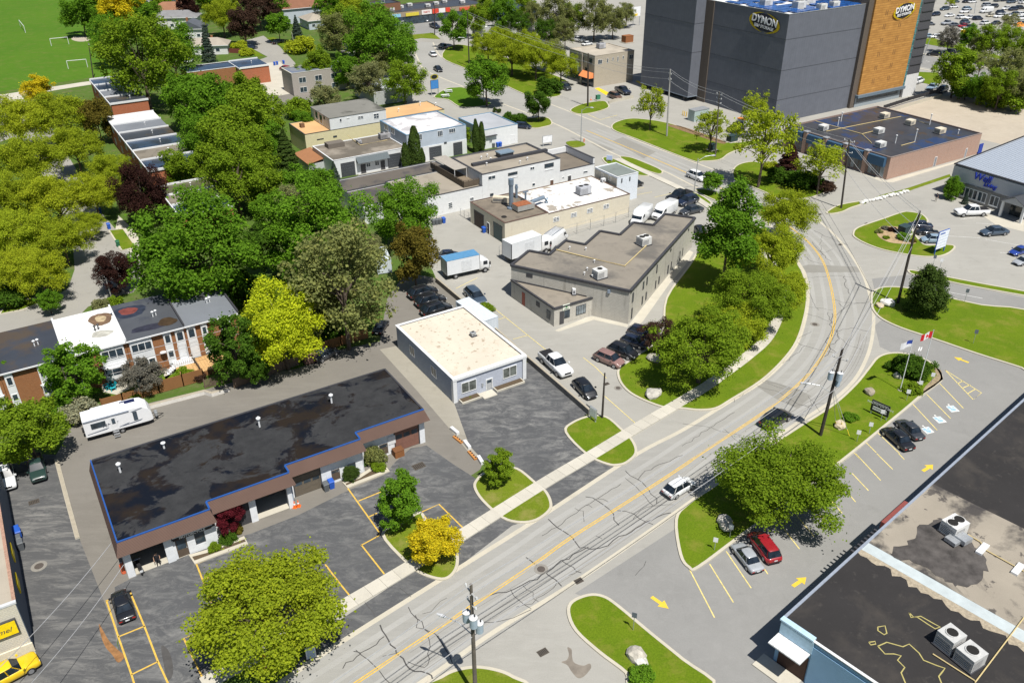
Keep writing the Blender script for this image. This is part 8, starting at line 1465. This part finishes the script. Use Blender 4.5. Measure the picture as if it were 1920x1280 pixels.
# boulders
rb = random.Random(5)
def boulder(s, r, label, col=(.42, .38, .33), group=None):
    p = G(s); bm = bmesh.new(); bmesh.ops.create_icosphere(bm, subdivisions=2, radius=r)
    for v in bm.verts: k = 1+.35*(noise.noise(v.co*1.3/r+Vector((rb.random()*.1, r*7, p.x)))); v.co = Vector((v.co.x*k*1.2, v.co.y*k, v.co.z*k*.72))
    me = bpy.data.meshes.new('boulder'); bm.to_mesh(me); bm.free(); o = mobj('boulder', me, plain('stone_%d' % int(col[0]*100), col, .9, 0, .25, 2), None, (p.x, p.y, .12+r*.35), rb.random()*6); tag(o, label, 'boulder', group)
for s, r, l, c in (('P 1193,1232', .85, 'larger pale boulder on the lower verge', (.45, .42, .36)), ('P 1201,1245', .65, 'smaller pale boulder on the lower verge', (.55, .54, .5)), ('P 1663,572', 1.0, 'large white boulder beside the tall bare pole', (.62, .61, .58)), ('P 1649,576', .6, 'small tan boulder at the lawn corner by the bend', (.5, .42, .3)), ('P 1225,743', 1.0, 'grey boulder at the lower end of the middle lawn', (.42, .4, .36)), ('P 1358,981', .8, 'upper pale boulder above the parked red minivan', (.42, .38, .32)), ('P 1361,991', .7, 'lower pale boulder above the parked red minivan', (.48, .44, .37)), ('P 1574,801', .75, 'pale boulder by the guy wires', (.5, .46, .4)), ('P 1629,738', .7, 'grey-brown boulder above the black notice sign', (.3, .26, .2)), ('P 1226,676', .9, 'pale boulder under the brownish small tree', (.45, .43, .4)), ('P 1682,708', .55, 'tan stones at the foot of the shrub mound', (.45, .36, .25))): boulder(s, r, l, c)
for i in range(14): u = i/13; boulder('C %d,%d' % (705+340*u, 88-85*u+rb.uniform(-3, 3)), rb.uniform(.35, .55), 'white rock edging the driveway below the brick plaza', (.62, .62, .6), 'white rocks edging the driveway')
sheet('planting_bed', 'C 815,310 840,270 920,262 1000,275 1060,330 1110,385 1040,395 920,385 840,350', .16, plain('mulch_tan', (.36, .26, .15), .95, 0, .3, 2), True); sheet('planting_bed', 'A 600,20 700,30 900,95 1040,150 1000,160 850,110 640,40', .15, plain('mulch_brown', (.2, .13, .07), .95, 0, .3, 2), True); sheet('planting_bed', 'P 1722,745 1752,725 1768,712 1764,696 1748,684 1756,705 1735,725', .15, plain('mulch_grey', (.28, .22, .14), .95, 0, .3, 2))
sheet('planting_bed', 's 700,1010 860,940 1100,880 1520,740 1530,765 1120,905 860,965 710,1025', .015, GRASS)
# utility boxes, container, greenhouse, sheds
def ubox(s, w_, d, h, mat, label, name='utility_box', az=AZV, cat='box', roof=None):
    p = G(s); o = thing(name, label, cat, (p.x, p.y, .1), R(az)); MB().box(-w_/2, w_/2, -d/2, d/2, .12, h).build('cabinet', mat, o); MB().box(-w_/2-.06, w_/2+.06, -d/2-.06, d/2+.06, h+.002, h+.08).build('lid', roof or mat, o); MB().box(-w_/2-.3, w_/2+.3, -d/2-.3, d/2+.3, 0, .118).build('pad', CONC, o); return o
UBG = plain('box_dark_green', (.035, .06, .065), .5)
ubox('P 1694,440', 2.0, 1.6, 1.7, UBG, 'dark green utility box in the sign island bed'); ubox('P 1335,282', 1.5, 1.3, 1.5, UBG, 'dark utility box at the foot of the insulator pole'); ubox('P 1372,266', 2.4, 1.6, 1.6, UBG, 'dark utility box on a white pad beyond the long lawn'); ubox('P 1121,188', 1.2, .8, 1.3, plain('box_green', (.05, .2, .12), .5), 'green box beside the small kerbed island'); ubox('P 648,324', 4.2, 2.6, 2.2, plain('greenhouse_teal', (.07, .24, .24), .3), 'teal greenhouse in front of the low workshop', 'greenhouse', cat='greenhouse'); ubox('P 1176,80', 3.6, 2.6, 2.4, plain('dumpster_brown', (.25, .1, .04), .8), 'rust-brown container behind the beige block', 'dumpster', cat='container'); ubox('P 274,733', 1.6, 1.4, 2.0, plain('shed_teal', (.04, .13, .16), .6), 'small teal garden shed by the wooden fence', 'garden_shed', cat='shed', roof=plain('shed_roof_teal', (.08, .27, .34), .5))
def container(s0, s1, wd, label, h=2.6):
    a = G(s0); b_ = G(s1); d = b_-a; L = d.length; o = thing('shipping_container', label, 'container', (a.x, a.y, .05), math.atan2(d.y, d.x)); m_ = siding('container_white', (.58, .63, .68), .28, True, .7); MB().box(0, L, 0, wd, .12, h).build('box', m_, o); MB().box(-.04, L+.04, -.04, wd+.04, h+.002, h+.05).build('roof', plain('container_roof', (.55, .6, .66), .5), o); [MB().box(x-.03, x+.1, y-.05, y+.08, 0, h).build('corner_post', plain('container_post', (.5, .55, .6), .5), o) for x in (0, L-.07) for y in (0, wd-.03)]
container('P 934,622', 'P 880,585', 2.4, 'white shipping container with ribbed sides behind the small office'); container('P 735,512', 'P 724,488', 2.4, 'pale container half hidden by the grey-green tree')
# retaining wall and fences
def wall(s, h, wd, mat, label, name='retaining_wall', cap=None):
    pts = GS(s); o = tag(empty(name), label, 'wall'); MB().strip(pts, wd, h, 0, h).build('wall', mat, o); MB().strip(pts, wd*.9, h+.05, 0, .048).build('cap', cap or plain('cap_tan', (.36, .32, .25), .9), o); return o
wall('P 818,529 905,602 985,674 1050,730 1105,778', .85, .3, plain('wall_grey', (.17, .16, .145), .9, 0, .25, .8), 'long grey concrete retaining wall beside the small office')
wall('P 1141,195 1150,191 1187,184', .7, .35, CONC, 'short white curb wall beside the parked maroon SUV'); wall('P 1656,214 1702,199 1765,181', .6, .5, CONC, 'white ramp wall carrying the black railing behind the brick plaza')
wall('P 281,765 330,752 384,738 398,742 430,732', .5, .5, plain('wall_white', (.62, .6, .56), .9, 0, .12, 1.5), 'low white block wall below the wooden garden fence'); wall('P 106,862 124,930 146,1010', .16, .45, CONC, 'thin concrete strip dividing the left lot from the plaza lane')
def fence(s, h, mat, label, n=None, base=0, pw=.12, gap=.0, name='wooden_fence', pitch=2.2):
    pts = GS(s, base); o = tag(empty(name, (pts[0].x, pts[0].y, base)), label, 'fence'); O_ = pts[0]
    for a, b_ in zip(pts, pts[1:]):
        d = b_-a; k = max(1, round(d.length/pitch))
        for i in range(k+1):
            p = a.lerp(b_, i/k)-O_; MB().box(p.x-pw/2, p.x+pw/2, p.y-pw/2, p.y+pw/2, 0, h+.08).build('post', mat, o)
            if i < k:
                q = a.lerp(b_, (i+1)/k)-O_; u = (q-p).normalized()*.07
                nb = max(4, int((q-p).length/.16)) if gap else 1
                if gap: [MB().strip([p.lerp(q, (j+.15)/nb), p.lerp(q, (j+.85)/nb)], .03, h, 0, h-.1).build('picket', mat, o) for j in range(nb)]
                else: MB().strip([p+u, q-u], .05, h, 0, h-.05).build('panel', mat, o)
    return o
WF = siding('cedar_fence', (.26, .125, .05), .2, True, .6, .85, .2); WF2 = siding('grey_fence', (.17, .125, .09), .2, True, .6, .85, .2)
fence('P 193,766 232,755 268,746', 1.5, WF, 'cedar fence behind the travel trailer'); fence('P 270,745 300,737 345,724 383,713', 1.9, WF, 'weathered tall board fence of the townhouse garden'); fence('P 385,728 420,719 430,715', 1.4, WF2, 'grey picket fence below the tan deck', gap=.03); fence('P 595,662 640,648 690,634', 1.6, WF, 'orange cedar fence under the grey-green tree'); fence('P 383,713 368,690 356,668', 1.6, WF2, 'side fence between the two right townhouse gardens'); fence('P 440,728 500,706 560,684', 1.5, WF2, 'grey fence in shade under the bright yellow maple')
fence('F 705,500 890,510', 1.6, plain('fence_maroon', (.16, .05, .035), .8), 'maroon fence panel by the side street hedge'); fence('P 1656,205 1702,190 1765,172', 1.1, DKTRIM, 'black metal railing on the white ramp wall', gap=.03, base=.6, name='railing', pitch=3)
def chain(s, h, label):
    pts = GS(s); o = tag(empty('chain_link_fence', (pts[0].x, pts[0].y, 0)), label, 'fence'); O_ = pts[0]
    for a, b_ in zip(pts, pts[1:]):
        k = max(1, round((b_-a).length/3.2))
        for i in range(k+1): p = a.lerp(b_, i/k)-O_; MB().cyl(p.x, p.y, 0, h, .04, 5).build('post', GREYM, o)
        for z in (.15, h*.5, h-.04): MB().tube([a-O_+Vector((0, 0, z)), b_-O_+Vector((0, 0, z))], .02, 4).build('rail', GREYM, o)
chain('o 430,860 960,690 1105,655 1250,612 1392,570 1535,530 1660,495 1795,440 1900,410', 2.2, 'chain link fence along the lane beside the beige workshop'); chain('o 20,420 60,445 110,470', 1.6, 'short chain link fence by the white complex bins'); chain('P 512,212 560,200 600,192', 1.8, 'chain link fence of the paved yard')
# garden decks, stairs, chairs
p = G('P 386,700'); o = thing('garden_deck', 'tan wooden deck behind the grey-roofed townhouse', 'deck', (p.x, p.y, 0), R(AZV)); DKT = plain('tan_boards', (.52, .32, .14), .8, 0, .15, 2); [MB().box(-3.4+i*.42, -3.0+i*.42, -.6, 3.6, .75, .82).build('plank', DKT, o) for i in range(16)]; MB().box(-3.4, 3.3, -.6, -.5, 0, .748).build('skirt', WF, o); [MB().box(x-.05, x+.05, -.6, -.5, .82, 1.7).build('post', DKT, o) for x in (-3.35, 3.2)]
p = G('P 345,690'); o = thing('garden_stairs', 'white deck landing and stairs behind the dark-roofed townhouse', 'stairs', (p.x, p.y, 0), R(AZV)); MB().box(-1.2, 1.4, -.8, 1.2, .85, .95).build('landing', WHITE, o); [MB().box(-1.2+i*.29, -1.12+i*.29, -.8, -.74, .95, 1.8).build('baluster', WHITE, o) for i in range(10)]; MB().box(-1.2, 1.4, -.82, -.72, 1.8, 1.87).build('handrail', WHITE, o); [MB().box(-1.5-.3*k, -1.2-.3*k, -.8, .4, .7-.2*k, .75-.2*k).build('step', WHITE, o) for k in range(4)]; [MB().box(x-.06, x+.06, y-.06, y+.06, 0, .85).build('leg', WHITE, o) for x in (-1.1, 1.3) for y in (-.7, 1.1)]
TQ = plain('chair_turquoise', (.03, .42, .50), .5)
for s, l in (('P 202,729', 'left turquoise garden chair on the patio'), ('P 211,731', 'right turquoise garden chair on the patio')):
    p = G(s); o = thing('garden_chair', l, 'chair', (p.x, p.y, .03), R(-40)); MB().add([(-.35, -.3, .38), (.35, -.3, .38), (.35, .35, .25), (-.35, .35, .25)], [(0, 1, 2, 3)]).build('seat', TQ, o); [MB().add([(x-.06, .33, .25), (x+.06, .33, .25), (x+.07, .7, 1.05), (x-.07, .7, 1.05)], [(0, 1, 2, 3), (3, 2, 1, 0)]).build('back_slat', TQ, o) for x in (-.28, -.14, 0, .14, .28)]; [MB().box(x-.08, x+.08, -.4, .4, .55, .59).build('armrest', TQ, o) for x in (-.42, .42)]; [MB().box(x-.04, x+.04, y-.04, y+.04, 0, .55).build('leg', TQ, o) for x in (-.4, .4) for y in (-.32, .32)]
sheet('patio', 'm 1200,1000 1330,970 1500,980 1560,1080 1400,1150 1240,1120', .02, CONC); sheet('patio', 'n 720,1000 800,960 880,1000 800,1080 760,1120', .02, CONC)
p = G('n 890,1150'); o = thing('swing_frame', 'yellow pipe frame standing in the townhouse garden', 'frame', (p.x, p.y, 0), R(AZV)); YP = plain('pipe_cream', (.62, .52, .22), .6); MB().tube([(-1.6, 0, 1), (1.6, 0, 1)], .07, 6).build('top_bar', YP, o); [MB().tube([(x, 0, 0), (x, 0, 1)], .07, 6).build('leg', YP, o) for x in (-1.6, 1.6)]
# plaza planters with yellow-edged kerbs
for s, l in (('j 1185,860 1400,800 1790,655 1822,712 1232,932', 0), ('k 932,940 1090,880 1335,722 1402,808 965,980', 1)): island(s, SOIL, False, True, .14, 'planting_bed', .5)
lines('parking_lines', ['j 1240,942 1825,720', 'k 970,985 1405,815'], .14, YEL)
# motorcycle and people
p = G('P 263,1069'); o = thing('motorcycle', 'black motorcycle standing in the open garage bay', 'motorcycle', (p.x, p.y, .05), R(125)); BK = plain('bike_black', (.015, .015, .018), .35)
for x in (-.72, .72): w_ = MB().tube([(0, -.07, 0), (0, .07, 0)], .32, 16).build('wheel', TYRE, o, (x, 0, .32)); MB().tube([(0, -.075, 0), (0, .075, 0)], .18, 10).build('rim', RIMM, w_)
loft([[(x, -w_, z0), (x, -w_, z1), (x, w_, z1), (x, w_, z0)] for x, w_, z0, z1 in ((-.9, .1, .68, .8), (-.4, .16, .5, .84), (0, .19, .32, .9), (.4, .17, .4, 1.0), (.6, .08, .6, .92))]).build('body', BK, o, smooth=False); loft([[(x, -w_, z0), (x, -w_, z1), (x, w_, z1), (x, w_, z0)] for x, w_, z0, z1 in ((-.75, .13, .82, .92), (-.3, .17, .84, .9), (.02, .12, .88, .93))]).build('seat', BLACKT, o); MB().tube([(.5, -.38, 1.08), (.55, 0, 1.02), (.5, .38, 1.08)], .025, 6).build('handlebar', CHROME, o); [MB().tube([(.5, y, .95), (.72, y, .32)], .035, 6).build('fork', CHROME, o) for y in (-.11, .11)]; MB().lathe([(.02, 0), (.1, .05), (.1, .14)], 10, 0, (.68, 0, .85)).build('headlight', HEADL, o); MB().box(-1.0, -.97, -.14, .14, .5, .75).build('licence_plate', PLATE, o); MB().tube([(.1, -.2, .3), (-.8, -.22, .38)], .06, 8).build('exhaust', CHROME, o)
def person(p, rz, label, pose, cloth, skinc, legs):
    "one skinned body; clothing colours by height, hair as a child"
    o = thing('person', label, 'person', (p.x, p.y, .04), rz); me = bpy.data.meshes.new('body')
    J = dict(pel=((0, 0, .95), .15), ches=((0, .02, 1.28), .17), neck=((0, .02, 1.48), .065), hed=((0, -.03, 1.6), .1), top=((0, -.03, 1.72), .08), hl=((.1, 0, .9), .1), hr=((-.1, 0, .9), .1), sl=((.19, .02, 1.4), .075), sr=((-.19, .02, 1.4), .075)); J.update({k: v for k, v in pose.items()})
    names = list(J); E_ = [('pel', 'ches'), ('ches', 'neck'), ('neck', 'hed'), ('hed', 'top'), ('pel', 'hl'), ('pel', 'hr'), ('hl', 'kl'), ('kl', 'al'), ('al', 'tl'), ('hr', 'kr'), ('kr', 'ar'), ('ar', 'tr'), ('ches', 'sl'), ('sl', 'el'), ('el', 'wl'), ('wl', 'ml'), ('ches', 'sr'), ('sr', 'er'), ('er', 'wr'), ('wr', 'mr')]
    for s_ in 'lr':                                    # five fingers on each hand
        m_, w_ = Vector(J['m'+s_][0]), Vector(J['w'+s_][0]); d = (m_-w_).normalized(); q = d.orthogonal().normalized()
        for k in range(5):
            nm = 'f%s%d' % (s_, k); L = (.05, .075, .085, .078, .06)[k]; a = m_+q*(.035-.0175*k)+d*(.0 if k else -.03)+(q*.03 if k == 0 else Vector()); J[nm] = (tuple(a+d*L), .011); names.append(nm); E_.append(('m'+s_, nm))
    me.from_pydata([J[k][0] for k in names], [(names.index(a), names.index(b_)) for a, b_ in E_], []); ob = mobj('body', me, None, o); sk = ob.modifiers.new('skin', 'SKIN'); ob.modifiers.new('sub', 'SUBSURF').levels = 2; ob.modifiers['sub'].render_levels = 2
    for i, k in enumerate(names): me.skin_vertices[0].data[i].radius = (J[k][1],)*2; me.skin_vertices[0].data[i].use_root = (k == 'pel')
    g = N('clothing_'+label[:12].replace(' ', '_')); sp = g.n('ShaderNodeSeparateXYZ'); g.l(g.tc.outputs['Object'], sp.inputs[0]); ax = g.math('ABSOLUTE', sp.outputs[0]); z = sp.outputs[2]
    c = g.mix(g.math('GREATER_THAN', z, .96), legs, cloth); c = g.mix(g.math('GREATER_THAN', z, 1.47), c, skinc); c = g.mix(g.math('GREATER_THAN', ax, .265), c, skinc); c = g.mix(g.math('LESS_THAN', z, .09), c, (.02, .02, .02)); g.col(c); me.materials.append(g.m)
    h = Vector(J['hed'][0]); MB().lathe([(.112, -.0), (.12, .06), (.1, .13), (.05, .17)], 12, 0, tuple(h+Vector((0, .025, 0)))).build('hair', plain('hair_dark', (.02, .015, .012), .7), o, smooth=True)
    for x in (-.035, .035): MB().lathe([(.012, -.01), (.014, 0), (.006, .012)], 6, 0, (h.x+x, h.y-.1, h.z+.01)).build('eye', BLACKT, o)
    MB().tube([(h.x, h.y-.1, h.z), (h.x, h.y-.13, h.z-.03)], [.012, .018], 6).build('nose', plain('skin_tone', skinc, .6), o); MB().box(h.x-.025, h.x+.025, h.y-.108, h.y-.098, h.z-.062, h.z-.052).build('mouth', plain('lip', (.25, .08, .06), .6), o); [MB().lathe([(.01, -.03), (.02, 0), (.01, .03)], 6, 0, (h.x+x, h.y, h.z)).build('ear', plain('skin_tone', skinc, .6), o) for x in (-.105, .105)]
    return o
SKIN = (.42, .25, .17)
person(G('P 298,1060'), R(25), 'person in black work clothes with one knee raised in the garage bay', dict(kl=((.2, -.28, .85), .075), al=((.16, -.1, .48), .05), tl=((.15, -.26, .42), .045), kr=((-.11, -.02, .5), .07), ar=((-.12, .05, .08), .05), tr=((-.12, -.14, .05), .045), el=((.3, -.1, 1.15), .05), wl=((.24, -.34, 1.05), .035), ml=((.22, -.42, 1.04), .04), er=((-.3, .02, 1.13), .05), wr=((-.3, -.12, .9), .035), mr=((-.3, -.16, .81), .04)), (.018, .018, .022), SKIN, (.02, .02, .025))
person(G('P 1754,378'), R(-30), 'person in dark top and pale trousers standing by the office corner bed', dict(kl=((.11, -.02, .5), .07), al=((.12, .03, .08), .05), tl=((.13, -.14, .05), .045), kr=((-.11, -.02, .5), .07), ar=((-.12, .05, .08), .05), tr=((-.13, -.12, .05), .045), el=((.28, .02, 1.12), .05), wl=((.29, -.1, .9), .035), ml=((.29, -.14, .81), .04), er=((-.28, .02, 1.12), .05), wr=((-.22, -.18, 1.05), .035), mr=((-.16, -.25, 1.08), .04)), (.02, .025, .04), SKIN, (.35, .32, .27))

# ------------------------------------------------------------------ look-alikes in a group are told apart by their order in the view
ORD = 'first second third fourth fifth sixth seventh eighth ninth tenth eleventh twelfth thirteenth fourteenth fifteenth sixteenth seventeenth eighteenth nineteenth twentieth'.split(); ORD += ['twenty-'+x for x in ORD[:9]]
bpy.context.view_layer.update(); same = {}
for o in bpy.data.objects:
    if o.parent is None and o.get('group') and o.get('label'): same.setdefault((o['group'], o['label']), []).append(o)
for (g_, l), os_ in same.items():
    if len(os_) < 2: continue
    def px_(o): v = o.matrix_world.translation-Vector((0, 0, CAMH)); return v.dot(CX)/v.dot(_F)
    for i, o in enumerate(sorted(os_, key=px_)):
        o['label'] = '%s, %s from the left' % (l, ORD[i] if i < len(ORD) else 'one')
